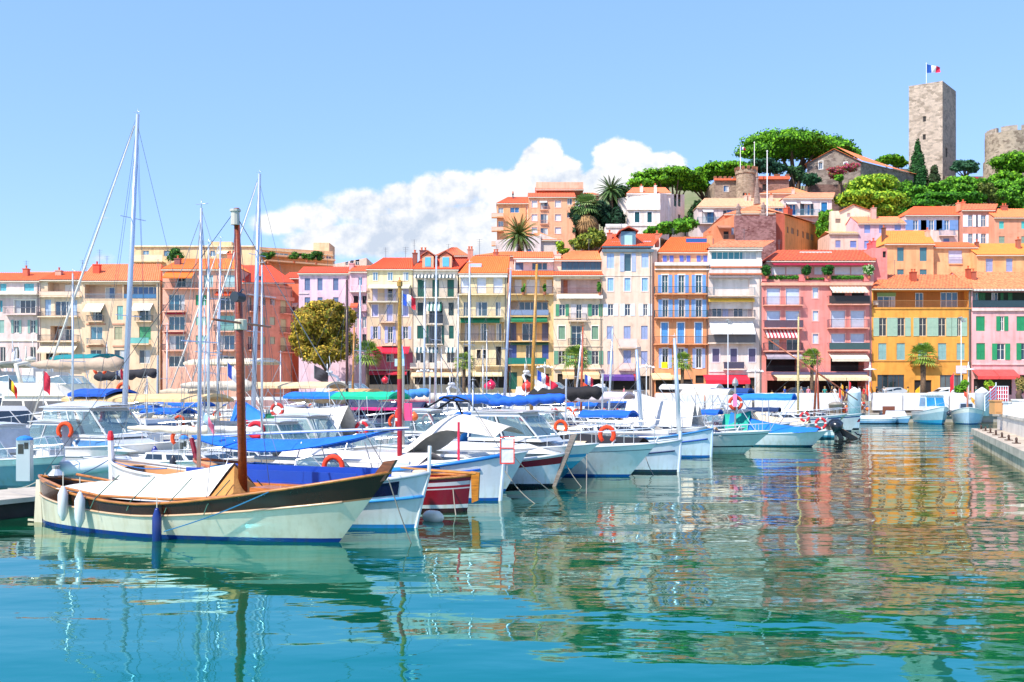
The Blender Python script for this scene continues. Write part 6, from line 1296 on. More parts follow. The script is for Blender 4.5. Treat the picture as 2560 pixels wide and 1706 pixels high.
# 10 white blue pointu
L = 6.6; b = Boat('fishing_boat', 'pale blue-white wooden boat with a blue line and silver mast, bow beside the beige motorboat', L, 2.4, (.95, .9, 1.4), .1, .2, 'point', [(.7, '#d4e2ec'), (1., '#dce6ee')], '#1c5ca8', bowat(1777, 1143, HD, L, .1), HD, rim='p#3c88c8', rimr=.05)
b.strip(.64, '#2050a8', .04, .5, 3.2); mb = MB(); mb.path([(3.2, 0, -.1), (3.24, 0, .7), (3.26, 0, 1.6)], .07, 7); b.part(mb, 'stem_post', gel('#c8dcf0')); b.mast(1.6, 5.0, .12, '#c8d4dc', spread=0, lean=-.25)
# 11 grey motorboat
L = 8.4; b = Boat('motorboat', 'low pearl-grey motorboat with dark slanted side windows and a cream folding hood', L, 2.9, (1.05, 1.05, 1.22), 1.4, 0, 'transom', [(.25, '#c4ccc8'), (.32, '#1c2c3c'), (.86, '#cdd4d2'), (.9, '#6c7880'), (1., '#eef0ee')], '#9cacac', bowat(1860, 1135, HD, L, 1.4), HD)
b.cabin(-3.6, 1.9, 2.2, .55, fs=1.9, gc='#18202c', ws=3, win=(.2, .8)); b.tent(-3.6, .2, 2.75, 2.65, 1.9, '#e6e0d8', sag=-.1); b.rails(1., .4)
# 12 small boat with red windows
L = 6.6; b = Boat('motorboat', 'small white motorboat with orange-red window curtains beside the turquoise cover', L, 2.4, (.8, .8, 1.02), 1., 0, 'transom', [(.6, '#dce2e0'), (1., '#eceeec')], '#a8683c', bowat(1962, 1108, HD, L, 1.), HD)
b.cabin(-2.2, 1.4, 1.9, .7, fs=1.0, gc='#c8341c', ws=2, win=(.15, .85)); b.rails(.5, .4); mb = MB(); p = b.P(.6, 1.2, 0)
b = Boat('motorboat', 'small white motorboat hidden under bright blue and turquoise tarpaulins', 6.2, 2.3, (.8, .75, .95), .9, 0, 'transom', None, '#20566c', mid(1935, 60), HD); b.tent(-2.6, 2.6, 2.0, 1.1, 1.9, '#1478e0', sag=.2); b.tent(-3.0, -1.4, 1.9, 2.1, 2.0, '#0ca890', name='turquoise_cover', sag=.1); b.bimini(-2.2, 1.2, 2.0, 2.9, '#2484e0', side=None)
# 13 outboard dinghies
b = Boat('dinghy', 'small white dinghy with a huge tilted black outboard motor in open water', 4.6, 1.9, (.55, .5, .7), .5, 0, 'transom', [(.3, '#3c8ca8'), (1., '#e8eaea')], '#1c4858', mid(2005, 71), R(155)); b.outboard(k=1.9, c='#14181e', tilt=1.05); b.outboard(k=1.4, y=.7, c='#1c222a', tilt=.5)
lifebuoy('red lifebuoy hanging above the huge black outboard motor', mid(2052, 69)+Vector((0, 0, 1.05)), .34, .1, c='#c82834')
lifebuoy('small red and white lifebuoy left of the huge black outboard motor', mid(2012, 72)+Vector((0, 0, 1.45)), .3, .09, c='#c83440')
# 14 beige bow
L = 8.2; b = Boat('fishing_boat', 'beige-hulled boat with a brown slanting spar, bow pointing at the far small boats', L, 2.7, (1.1, 1., 1.5), 1.5, 0, 'transom', [(.85, '#c4b08c'), (1., '#e4e0d4')], '#3c342c', bowat(2070, 1078, HD, L, 1.5, Y=80), HD); b.rails(1, .5); b.mast(1.5, 5.2, .1, '#8c4424', wood_=True, spread=0, lean=.3); b.yard(1.2, 5.2, 9, -.62, '#9c5430', .09)
L = 5.2; b = Boat('fishing_boat', 'small white boat with a maroon bow band right of the beige-hulled boat', L, 1.9, (.7, .65, 1.0), .15, .15, 'point', [(.6, '#d8e4ec'), (.9, '#9c1c34'), (1., '#e4e8ec')], '#1c2c3c', bowat(2147, 1073, HD, L, .15), HD)
L = 5.0; b = Boat('dinghy', 'slim pale blue rowing boat with white cover by the quay wall', L, 1.8, (.55, .45, .6), .3, .2, 'point', [(.5, '#7ca4cc'), (1., '#dce4ec')], '#24384c', mid(2182, 103), R(178)); b.tent(-1.8, 1.6, .95, .85, 1.3, '#d8e0ec', sag=.05); b.mast(.4, 4.2, .05, '#c8ccd0', spread=0, stays=False)
b = Boat('dinghy', 'white and blue open dinghy with brown locker and grey outboard at the white wall', 5.2, 2.1, (.62, .6, .8), .4, 0, 'transom', [(.65, '#6c9cc8'), (1., '#e0e6ec')], '#1c3044', mid(2240, 104.5), R(-80), cockpit=(-2.4, 1.5, .4)); b.outboard(k=1.2, c='#3c4450', tilt=.2); mb = MB(); mb.box(-1.6, -1.2, -.6, .6, .5, 1.75); b.part(mb, 'locker', wood('#8c4c30')); b.cabin(-.9, 1., 1.6, .8, c='#dce2ea', win=None)
b = Boat('cabin_boat', 'blue and white cabin boat facing out from the white wall', 7., 2.9, (1.1, 1.2, 1.8), .9, 0, 'transom', [(.2, '#3c9cc8'), (.72, '#a8c0cc'), (1., '#e4e8ea')], '#1468a8', mid(2334, 104), R(-96)); b.cabin(-1.6, .9, 2.1, 1.5, z0=1.4, fs=.6, gc='#2884b8', ws=1, win=(.25, .85), c='#dce8ec', roof=(.25, .1)); b.rails(.8, .4); fender('dark round fender on the right bow of the blue and white cabin boat', mid(2372, 100.5)+Vector((0, 0, 1.3)), '#30303a', .4, .22)
b = Boat('fishing_boat', 'rounded white fishing boat with blue boot and flag bundle, rightmost of the far small boats', 7., 3.2, (1.2, 1.2, 1.7), .5, .3, 'point', [(.7, '#b8cce0'), (1., '#ece8e0')], '#1c508c', mid(2418, 103.5), R(-112), deck='#d8c8a8'); b.mast(.6, 2.6, .1, '#b87c68', wood_=True, spread=0, stays=False); b.cabin(-2.8, -1.2, 1.4, 1.1, c='#a8b4c8')
for k in range(3): wavy_flag('pennant bundle on the rounded white fishing boat, number %s from the left' % ('one', 'two', 'three')[k], mid(2410+k*9, 103)+Vector((0, 0, 3.4-.3*k)), .5, .5, (('#d84c34',), ('#e8e0d8',), ('#e8a03c',))[k], (1, 0, 0), 1.2)

# row 1, bows to the left (open boats between the pontoon and the front boat)
L = 6.6; b = Boat('fishing_boat', 'white open wooden boat with a tall white red-tipped stem post behind the cream sailing boat', L, 2.2, (.95, .8, 1.15), .1, .1, 'point', [(.55, '#16244c'), (.8, '#e8ecee'), (1., '#eef0f0')], '#123a6c', bowat(286, 0, R(155), L, .1, Y=30.6), R(155), deck='#c89464', cockpit=(-2.4, 2.4, .35), rimr=.05)
mb = MB(); mb.path([(3.28, 0, 0), (3.3, 0, .9), (3.36, 0, 1.75)], [.1, .1, .085], 8); b.part(mb, 'stem_post', gel('#e8eaf0')); mb = MB(); mb.lathe([(.09, -.02), (.1, .1), (.06, .26), (.0, .28)], (3.36, 0, 1.75), 10); b.part(mb, 'post_tip', paint('#d02030'))
b.mast(-.15, 7.9, .062, '#c4ccd8', lean=-.1, spread=1); rope('blue rope across the white open wooden boat', b.P(3.2, .1, 1.1), b.P(.5, .6, 1.0), .1, .018, '#2c6cb0'); rope('dark rope from the white stem post to the pontoon cleat', b.P(3.3, 0, 1.2), b.P(4.4, .4, .62), .05, .016, '#284870')
L = 7.0; b = Boat('fishing_boat', 'wooden boat with crimson stem post and yellow trim under a long bright blue awning', L, 2.3, (.9, .8, 1.1), .1, .1, 'point', [(.6, '#7c1828'), (.8, '#d89c3c'), (1., '#e8e4dc')], '#123a6c', bowat(492, 0, R(155), L, .1, Y=31.5), R(155), deck='#c89464', cockpit=(-2.4, 2.4, .35), rim='#b8642c', rimr=.05)
mb = MB(); mb.path([(3.25, 0, 0), (3.35, 0, .9), (3.62, 0, 1.75)], [.1, .09, .07], 8); b.part(mb, 'stem_post', paint('#801830'))
def blu(u, v):
    x = 3.4-7.8*u; w = .25+1.0*math.sin(math.pi*min(1, u*1.25))**.8*(1-u*.45); k = v*2-1; return (x, k*w, 1.86+.32*u*u+.02*math.sin(9*u)-.30*abs(k)**1.5*math.sin(math.pi*min(1, u*1.1))-.12*math.sin(math.pi*u))
mb = MB(); mb.grid(blu, 20, 8); mb.grid(lambda u, v: (lambda p: (p[0], p[1], p[2]-.03))(blu(u, v)), 20, 8); b.part(mb, 'boom_awning', canvas('#0c6cd8'), smooth=True)
mb = MB(); mb.tube((3.4, 0, 1.84), (-4.4, 0, 2.2), .04); [mb.tube((x, y, b.zs(x)), (x, y*.5, 1.75), .018, n=4) for x in (1.5, -1., -2.6) for y in (-.9, .9)]; b.part(mb, 'awning_pole', metal('#d8d8d8'))
L = 6.4; b = Boat('motorboat', 'white boat with pale aqua cockpit interior behind the brown bow tip', L, 2.3, (.95, .85, 1.05), .6, 0, 'transom', [(.5, '#dce8e8'), (1., '#e8eeec')], '#2c6ca0', bowat(985, 0, HD, L, .6, Y=28.3), HD, deck='#9cd0c4', rim='p#2c8cd8', rimr=.05)
b.shield(.8, 1.7, .5); mb = MB(); mb.tube((-2.6, .3, 1.2), (3, .2, 1.2), .06); b.part(mb, 'spare_spar', gel('#ecece8'))
b = Boat('motorboat', 'white boat with a long pale folded canvas between the red mast and the brown mast', 6.6, 2.3, (.9, .85, 1.1), .7, 0, 'transom', None, '#2c6ca0', bowat(1110, 0, HD, 6.6, .7, Y=30.5), HD); b.tent(-3.2, 2.2, 1.5, 1.35, 1.8, '#e4dcd4', sag=.1); b.outboard(k=1.2)
# left of the pontoon
L = 6.4; b = Boat('inflatable_boat', 'grey and white inflatable speedboat with a raised nose, left behind the cream sailing boat', L, 2.3, (.5, .45, .8), 1.1, 0, 'transom', [(1., '#c8ccd4')], '#8c98a8', bowat(318, 0, HD, L, .3, Y=34.2), HD, deck='#a8a8ac', rim='#', rimr=.02) if False else None
def rib(label, loc, hd, L, tc='#ccd0d8', canopy=None, motor=True, **k):
    b = Boat('inflatable_boat', label, L, 1.7, (.4, .36, .6), .8, 0, 'transom', [(1., '#b8bec8')], '#8c98a8', loc, hd, deck='#a8a8ac', group='boats moored in the harbour'); mb = MB()
    for sd in (1, -1):
        pts = []
        for i in range(15):
            u = i/14; pts.append((-L/2-.2+(L+.1)*u, sd*(.95*(1-max(0, (u-.55)/.45)**2.2)), .5+.5*max(0, u-.35)**1.6*1.4))
        mb.path(pts, [.14]+[.25]*12+[.24, .22], 10)
    b.part(mb, 'tube', mat('inflatable_rubber', tc, .5, var=.05), smooth=True); mb = MB(); mb.box(-.9, -.3, -.35, .35, .3, 1.25); b.part(mb, 'console', gel(WH)); b.shield(-.25, .8, .45, .3, z0=1.2)
    if motor: b.outboard(k=1.25, c='#c8ccd0')
    return b
b = rib('grey inflatable speedboat with raised nose on the far side of the pontoon at left', bowat(322, 0, HD, 6.2, 0, Y=33.6), HD, 6.2); fender('navy fender under the nose of the grey inflatable speedboat', b.P(.9, -1.35, .75), '#18285c', .55, .15)
L = 7.6; b = Boat('motorboat', 'pale cream motorboat with a curved windshield at the left edge beside the service pedestal', L, 2.7, (.95, .9, 1.1), 1.1, 0, 'transom', [(.75, '#6c90a0'), (.8, '#dcdcd4'), (1., '#ecebe6')], '#44687c', bowat(150, 0, HD, L, .2, Y=33.), HD); b.shield(.3, 2.1, .7, .7); b.rails(1.2, .4); b.seats(-1.2)
L = 9.4; b = Boat('cabin_cruiser', 'white fishing cruiser with big rounded hardtop and blue flash, left of the burgundy lifebuoy', L, 3.0, (1.1, 1.05, 1.35), 1.5, 0, 'transom', [(.55, '#6c8c98'), (.6, '#e0e4e6'), (1., '#f0f1f0')], '#44687c', bowat(448, 0, HD, L, .4, Y=38.2), HD)
b.cabin(-2.4, 3.0, 2.3, .5, fs=1.6, win=(.2, .75), gc='#4c80b0', ws=2, front=False); b.cabin(-2.0, 1.7, 2.1, 1.15, z0=1.45, fs=1.1, open_=True, ws=3, win=(.1, .88), roof=(.45, .22), taper=.92); b.rails(1.2, .5); fender('deep blue fender hanging at the bow of the white fishing cruiser', b.P(3.9, -.85, 1.1), '#1c2c90', .62, .13)
L = 7.4; b = Boat('cabin_boat', 'small white cabin boat carrying a large burgundy horseshoe lifebuoy', L, 2.6, (1., 1., 1.3), .8, 0, 'transom', [(.5, '#9c9484'), (1., '#ebe6dc')], '#4c6470', bowat(560, 0, HD, L, .3, Y=41.5), HD); b.cabin(-2.6, .2, 2., 1.15, fs=.3, gc='#5c6c84', win=(.45, .85)); b.rails(.5, .5)
lifebuoy('large burgundy horseshoe lifebuoy on the small white cabin boat', b.P(-2.8, -1.1, 2.25), .38, .11, c='#8c1428', shape='u')
lifebuoy('orange horseshoe lifebuoy near the silver service pedestal', mid(446, 36)+Vector((0, 0, 1.55)), .22, .07, c='#e85020', shape='u')

# named background boats with striking covers --------------------------------------------------
def cover_boat(label, px, Y, L, kind, c, z=2.3, hd=HD, w=2.2, c2=None, name='motorboat', **k):
    b = Boat(name, label, L, L*.33, (.95, .9, 1.2), L*.14, 0, 'transom', k.get('bands'), k.get('boot', '#1c3a5c'), mid(px, Y), hd)
    x0, x1 = k.get('x', (-L*.35, L*.12))
    if kind == 'bim': b.bimini(x0, x1, w, z, c, side=c2); b.shield(x1+.2, w*.9, .5)
    elif kind == 'tent': b.tent(x0, x1, z, z*k.get('zf', .75), w, c)
    elif kind == 'roll':
        mb = MB(); n = 15; mb.path([(x0+(x1-x0)*i/n, .06*math.sin(i*1.9), z+.25*i/n+.05*math.sin(i*2.6)) for i in range(n+1)], [w*(.5 if i in (0, n) else 1+.2*math.sin(i*2.3)) for i in range(n+1)], 9); mb2 = MB(); mb2.tube((x1, 0, z-1.6), (x1+.05, 0, z+1.2), .05); b.part(mb, 'sail_cover', canvas(c), smooth=True); b.part(mb2, 'crutch', metal('#c8ccd0')); b.cabin(-1.4, 1.6, 1.6, .5, fs=.8); b.rails(.2, .5)
    elif kind == 'hard': b.cabin(x0, x1+.8, w, z-b.zs(0), fs=.9, open_=True, win=(.25, .88), roof=(.35, .14), ws=3)
    return b
b = cover_boat('boat with emerald green side tent and white roof behind the blue awning', 800, 47, 8., 'tent', '#e8e4dc', 2.6, w=2.3, x=(-2.6, 1.6), zf=1.); mb = MB(); mb.quad((-2.9, -1.17, 1.1), (-.6, -1.17, 1.1), (-.6, -.95, 2.15), (-2.3, -.95, 2.15)); b.part(mb, 'green_side', canvas(GRN)); mb = MB(); mb.quad((-2.9, -1.1, 1.1), (-2.9, 1.1, 1.1), (-2.55, .8, 2.2), (-2.55, -.8, 2.2)); b.part(mb, 'green_back', canvas(GRN))
cover_boat('boat with a pointed sea-green sun canopy above the magenta cushions', 975, 52, 7.5, 'bim', '#0cb88c', 3.0, c2=None, x=(-3, .6)); cover_boat('boat with a slack bright blue tarpaulin left of the sea-green canopy', 845, 57, 7.5, 'bim', '#1474dc', 3.0, w=2.3, x=(-3, 1.2))
cover_boat('boat with a crumpled bright blue cover behind the brown mast', 690, 50, 7., 'tent', '#1c78dc', 3.0, w=1.9, x=(-2.4, .8), zf=.55); cover_boat('boat with a long sand-coloured awning right of the white fishing cruiser', 400, 49, 11, 'bim', '#e0bc88', 2.9, w=2.4, x=(-5.4, 3.6)); cover_boat('boat with a short royal blue hood behind the white fishing cruiser', 285, 50, 7., 'bim', '#1454b8', 3.15, w=2.2, x=(-2, .6))
cover_boat('boat with a long tan awning in the centre left of the marina', 740, 60, 9, 'bim', '#e4c498', 3.6, w=2.2, x=(-3.2, 3.)); cover_boat('boat with an orange-tan folded hood near the blue tarpaulin', 905, 62, 7, 'bim', '#d8a468', 3.2, w=2.2, x=(-2., 1.))
cover_boat('cruiser with a big cream canopy between two silver masts', 580, 66, 9, 'bim', '#ecdcc0', 5.2, w=2.6, x=(-3., 3.)); cover_boat('cruiser with a small teal canopy high on its flybridge at left', 225, 62, 9, 'bim', '#0c8084', 5.35, w=2.6, x=(-2., 1.6)); cover_boat('boat with a black folded boom cover at centre right', 1425, 53, 8.5, 'roll', '#18161a', 3.0, w=.34, x=(-2.4, 1.8)); cover_boat('boat with a drooping black awning at left centre', 320, 57, 8, 'roll', '#24242c', 4.1, w=.26, x=(-2.6, 2.2))
cover_boat('boat with navy hood and round lifebuoy post in front of the white-awned house', 1840, 66, 7, 'bim', '#163c7c', 3.25, w=2.4, x=(-1.6, 1.)); cover_boat('boat with green interior curtains and cream hood behind the low pearl-grey motorboat', 1775, 63, 7, 'bim', '#e8dcc8', 3.2, w=2.3, x=(-1.6, 1.4), c2=None); cover_boat('boat with a white domed hood right of the silver mast', 1690, 58, 8, 'tent', '#ecebe8', 3.3, w=2.2, x=(-2.6, 1.4)); cover_boat('boat with navy triangular side curtain behind the silver mast', 1735, 76, 8, 'bim', '#e6e4e0', 3.6, w=2.4, x=(-2.4, 2.))
cover_boat('boat with royal blue boom cover left of the black awning', 1330, 50, 8, 'roll', '#1460d0', 2.7, w=.24, x=(-2.4, 1.8)); cover_boat('boat with crumpled light blue sail cover behind the red mast', 1030, 60, 7.5, 'roll', '#3c84c8', 3., w=.25, x=(-1.6, 1.2)); b = cover_boat('open boat with a pale lilac sun hood, right of the black boom cover', 1500, 58, 8, 'bim', '#d8ccd4', 3., w=2.2, x=(-2.4, 1.8))
L = 8; b = Boat('speedboat', 'dark blue speedboat with a black tubular tower behind the red mast', L, 2.6, (1., .95, 1.15), 1.3, 0, 'transom', [(.6, '#1c6c98'), (.85, '#1c2c54'), (1., '#eceeee')], '#1c4c6c', mid(1150, 55), HD); mb = MB()
for sd in (-1, 1): mb.path([(1.2, sd*.9, 1), (.2, sd*.8, 2.7), (-.6, sd*.7, 2.95), (-1.8, sd*.8, 2.3), (-2.6, sd*.9, 1)], .06, 6)
for x, z in ((.2, 2.7), (-.6, 2.95), (-1.8, 2.3)): mb.tube((x, -.75, z), (x, .75, z), .05)
b.part(mb, 'tower', metal('#16181c')); b.outboard()
# magenta / navy wrapped hull
b = cover_boat('boat wrapped in a navy and magenta striped cover in the centre of the marina', 960, 66, 8, 'tent', '#2c3454', 2.9, w=2.4, x=(-3.2, 3.2), zf=.9); b.bimini(-3.1, 3.1, 2.5, 2.2, '#d8287c', poles=False, thick=.02, name='cover_band')
# flybridge yachts at left
def yacht(label, px, Y, L, hd=HD, c='#ecebe8', hh=1., gc='#20262c', fly=True, arch=True, bim=None, flag=None):
    b = Boat('motor_yacht', label, L, L*.3, (1.6*hh, 1.5*hh, 2.1*hh), L*.16, 0, 'transom', [(1., c)], '#1c2c44', mid(px, Y), hd); z = 1.5*hh
    b.cabin(-L*.38, L*.2, L*.25, 1.5*hh, z0=z, fs=1.9*hh, gc=gc, c=c, win=(.3, .82), ws=3)
    if fly:
        b.cabin(-L*.36, L*.06, L*.24, .75*hh, z0=z+1.5*hh, fs=.9, c=c, win=None, taper=.95); b.shield(L*.02, L*.2, .45, z0=z+2.2*hh)
        mb = MB(); mb.box(-L*.2, -L*.12, -L*.06, L*.06, z+2.25*hh, z+2.9*hh); b.part(mb, 'fly_seat', canvas('#dcd4c8'))
    if arch:
        zz = z+2.2*hh if fly else z+1.4*hh; mb = MB(); w = L*.1; mb.path([(-L*.25, -w, zz), (-L*.3, -w*.9, zz+1.1), (-L*.31, 0, zz+1.3), (-L*.3, w*.9, zz+1.1), (-L*.25, w, zz)], .12, 8); mb.lathe([(.28, 0), (.34, .12), (.26, .24), (.02, .28)], (-L*.31, 0, zz+1.35), 12); mb.tube((-L*.31, .3, zz+1.3), (-L*.33, .3, zz+2.9), .02, n=4); mb.tube((-L*.31, -.3, zz+1.3), (-L*.31, -.3, zz+2.2), .05, n=5); b.part(mb, 'radar_arch', gel(c), smooth=True)
    if bim: b.bimini(-L*.34, -L*.08, L*.22, z+3.3*hh, bim, poles=True)
    b.rails(-L*.1, .7, n=7); return b
yacht('cream motor yacht with vertical dark aft windows and orange lifebuoy on its roof', 190, 57, 12, c='#ebe4d2', hh=1.0, gc='#5c564c', arch=True); lifebuoy('orange horseshoe lifebuoy on the roof of the cream motor yacht', mid(250, 54)+Vector((0, 0, 4.5)), .3, .09, c='#e85428', shape='u')
yacht('white motor yacht with a cream flybridge awning at the far left', 60, 66, 14, c='#e8e8e6', hh=1.05, bim='#f0e4cc'); yacht('white motor yacht with tall radar mast behind the cream one', 150, 76, 15, c='#e6e6e6', hh=1.15); yacht('grey-white motor yacht partly outside the left edge of the picture', 0, 48, 10, c='#dcdad6', hh=.85, fly=False); yacht('white motor yacht beside the plane tree', 905, 86, 11, c='#e4e6ea', hh=.95, gc='#30343c'); yacht('white motor yacht with salmon windows behind the brown mast', 690, 82, 11, c='#e8e4de', gc='#a88074', hh=.95, fly=False)
yacht('white motor yacht with a square wheelhouse flying a red flag', 1400, 92, 11, c='#ebe9e4', hh=1., fly=True); yacht('long cream-decked motor yacht before the orange house with blue shutters', 1620, 96, 15, c='#ece4d0', hh=.85, fly=False); yacht('white motor yacht with a curved arch near the small quay palm', 1210, 84, 10, c='#e8e8ea', hh=.85, fly=False)
lifebuoy('orange lifebuoy on the white hull at left centre', mid(308, 52)+Vector((0, 0, 3.35)), .28, .1, c='#f05820', shape='u'); lifebuoy('red lifebuoy seen under the blue tarpaulin at centre left', mid(693, 46)+Vector((0, 0, 2.4)), .26, .08, c='#c84038'); lifebuoy('red lifebuoy low behind the brown mast', mid(640, 40)+Vector((0, 0, 1.7)), .28, .09, c='#d82034', c2=None)
# the tall silver masts
def sloop(label, px, Y, base_py, top, w, sail=None, boomto=None, L=11, lean=None, c='#b8c4d8', jib=None, hull='#e8e8ea', wood_=False, spread=2):
    """a sailing boat whose mast foot is at px and whose masthead is at the photo point top"""
    hd = R(-25); X = (px-1280)*Y/F; tz = H-(top[1]-YH)*Y/F; tx = (top[0]-px)*Y/F
    b = Boat('sailing_boat', label, L, L*.3, (1.2, 1.15, 1.45), L*.1, 0, 'transom', [(.8, hull), (.88, '#2c4c8c'), (1., '#eeeeec')], '#14304c', Vector((X, Y, 0))-Matrix.Rotation(hd, 3, 'Z') @ Vector((.8, 0, 0)), hd)
    b.cabin(-2.6, 2.2, L*.19, .45, fs=.9, gc='#20242c'); bm = None
    if boomto: bm = (-(L*.42), .05); 
    b.mast(.8, tz-b.zs(.8)+.1, w*Y/F/2, c, lean=tx/math.cos(hd), spread=spread, boom=bm, sail=sail, bz=(boomto or 1.2), wood_=wood_, sailr=.3 if Y > 40 else .16)
    b.rails(-L*.3, .6, n=7)
    if jib:
        mb = MB(); zt = tz*.97; mb.path([(-L*.46, .1, 1.3), (-L*.2, .1, zt*.5), (.65+tx, .05, zt)], [.03, .055, .03], 6) if jib == 'aft' else mb.path([(L*.47, 0, 1.5), (L*.25, 0, zt*.5), (.95+tx, 0, zt)], [.04, .06, .03], 6)
        b.part(mb, 'furled_jib', canvas('#e8e4da'), smooth=True)
    return b
sloop('sailing yacht with the tallest silver mast and beige boom cover at the left', 308, 45, 930, (352, 292), 14, '#b8a08c', 3.3, 12, jib='aft'); sloop('sailing yacht with a tall silver mast right of the brown mast', 632, 58, 890, (651, 437), 12, '#d8cdbc', 2.4, 11, jib='aft')
sloop('small sloop with a slim silver mast behind the salmon corner building view', 545, 60, 900, (552, 600), 6, '#c8b8a0', 2.0, 9, jib='aft')
for lab, px, Y, top, w, c, wd, sail in (('small yacht with a dark brown mast beside the plane tree', 868, 60, (867, 700), 8, '#4c3028', True, '#e0c49c'), ('small yacht with a honey-coloured mast right of the plane tree', 880, 72, (886, 818), 6, '#c8862c', True, None), ('yacht with a slim silver mast before the pink-lilac house', 901, 70, (900, 700), 6, '#c0ccd8', False, NAVY), ('yacht with a silver mast and two white spreaders before the ivory house', 1088, 66, (1091, 640), 7, '#ccd4dc', False, '#e4d8c4'), ('yacht with a slim silver mast left of the double-spreader one', 1060, 72, (1062, 705), 6, '#ccd4dc', False, BLUE), ('yacht with a thin white mast between ivory and pale yellow houses', 1143, 78, (1146, 742), 5, '#dcdcdc', False, '#e8e0d4'), ('yacht with a silver mast before the pale yellow house', 1173, 62, (1174, 660), 7, '#ccd4dc', False, None), ('yacht with a silver mast leaning right at the golden yellow house', 1258, 60, (1277, 678), 8, '#a8b4cc', False, BLUE), ('boat with a thick ochre wooden mast before the golden yellow house', 1327, 64, (1342, 662), 10, '#c08c34', True, None), ('boat with a slim orange wooden mast before the green-shuttered cream house', 1452, 72, (1457, 818), 6, '#c0562c', True, '#e86830'), ('yacht with a leaning white mast beside the quay palm', 1434, 76, (1455, 836), 5, '#e0e4e8', False, None), ('yacht with a slim white mast before the tall pale pink house', 1521, 70, (1531, 822), 6, '#d4dce4', False, '#d8ccd0'), ('sloop with a thick silver-blue mast before the orange house', 1604, 52, (1592, 874), 12, '#bccad8', False, None), ('boat with a pale yellow wooden mast before the coral building', 1995, 80, (1996, 792), 6, '#d8c084', True, None), ('small boat with a rust-red mast before the coral building', 2047, 84, (2044, 925), 6, '#a84c28', True, None)):
    sloop(lab, px, Y, 0, top, w, sail, 1.6 if sail else None, 8.5, c=c, wood_=wd, spread=1 if not wd else 0)

# fill the marina ---------------------------------------------------------------------------
pontoons = []
protos = []
def mk(i):
    cs = [WH, '#ebe8e0', '#dfe3e6', '#eceef0']; cv = [('bright blue', BLUE), ('white', '#eceae6'), ('cream', CREAM), ('sand-coloured', TAN), ('ivory', '#e8e2d4'), ('navy', NAVY), ('pale grey', '#c8ccd2'), ('off-white', '#dcdcda'), ('beige', '#d8c4a4'), ('silver grey', '#a8b0b8')]
    nm, c = cv[i % 10]; k = i % 5; L = [6.2, 7.4, 8.2, 7., 6.6][k]; bands = [None, [(.6, '#dde2e4'), (.7, c), (1., WH)], [(.8, WH), (.86, c), (1., '#eeeeee')], [(.5, c), (1., WH)] if i % 3 == 0 else None, None][k]
    b = Boat(['motorboat', 'cabin_cruiser', 'sailing_boat', 'fishing_boat', 'speedboat'][k], 'x', L, L*.33, (.9, .86, 1.15), L*.13, 0 if k != 3 else .2, 'transom' if k != 3 else 'point', bands, '#1c3a5c' if i % 2 else '#20242c', (0, -60, 0), 0)
    if k == 0: b.bimini(-2.4, .5, 1.9, 2.45, c, side=None); b.shield(.9, 1.8, .5); b.outboard(c='#20242a' if i % 2 else '#d8dadc'); b.seats(-.6); d = 'open motorboat with %s hood' % nm
    elif k == 1: b.cabin(-1.9, 1.9, 2.1, .5, fs=1.3, win=(.2, .8)); b.cabin(-2.1, .6, 1.9, 1.15, z0=1.3, fs=.8, open_=True, win=(.1, .88), roof=(.3, .1)); b.rails(.6, .45); mb = MB(); mb.quad((-2.3, -.95, 1.2), (-2.3, .95, 1.2), (-2.15, .85, 2.3), (-2.15, -.85, 2.3)); b.part(mb, 'aft_curtain', canvas(c)); d = 'cabin cruiser with %s curtain' % nm
    elif k == 2: b.cabin(-1.6, 1.8, 1.6, .4, fs=.7); b.rails(-.5, .5); b.mast(.9, 3.5+5*((i*7) % 3)/2, .055, '#ccd2d8', boom=(-3., .08), sail=c, bz=1.1, spread=1); d = 'sloop with %s sail cover' % nm
    elif k == 3: b.tent(-2.8, 2., 1.9, 1.4, 2., c); mb = MB(); mb.path([(L/2-.9, 0, .2), (L/2-.1, 0, 1.5)], .06, 6); b.part(mb, 'stem_post', gel(WH)); d = 'wooden boat under a %s cover' % nm
    else: b.shield(.6, 1.8, .6, .7); b.seats(-.6, c if i % 2 else '#e4dccc'); b.arch(-2.2, 1.9, 1.3); b.outboard(k=1.3, c='#181c22'); b.rails(1.2, .4); d = 'speedboat with %s seats' % (nm if i % 2 else 'cream')
    return b, d
used = [(o.location.x, o.location.y) for o in list(COL.objects) if o.get('category') == 'boat' and o.location.y > 0]
FR = random.Random(11)
P0s = [(-16.9, 27., 1, 66), (-31.5, 33.5, 1, 0), (-53, 44, 1, 0), (-24.5, 31, -1, 66), (-37.5, 37, 1, 62), (-46, 41, -1, 62), (-59, 49, 1, 52), (-67, 53, -1, 48), (3, 60., 2, 0)]
proto = [mk(i) for i in range(20)]; first = [True]*20; cnt = 0
LAND = [(0, 'the lilac terrace house'), (100, 'the planted house'), (205, 'the beige house'), (405, 'the salmon building'), (735, 'the plane tree'), (900, 'the cream house'), (1030, 'the ivory house'), (1148, 'the pale yellow house'), (1270, 'the golden yellow house'), (1385, 'the green-shuttered house'), (1506, 'the tall pale pink house'), (1636, 'the orange house'), (1771, 'the grey house'), (1900, 'the coral building')]
seen = {}
def spot(x, y): 
    px = 1280+x*F/y; return px
d_ = Vector((.50, .866)); p_ = Vector((-.906, .4226))
slots = []
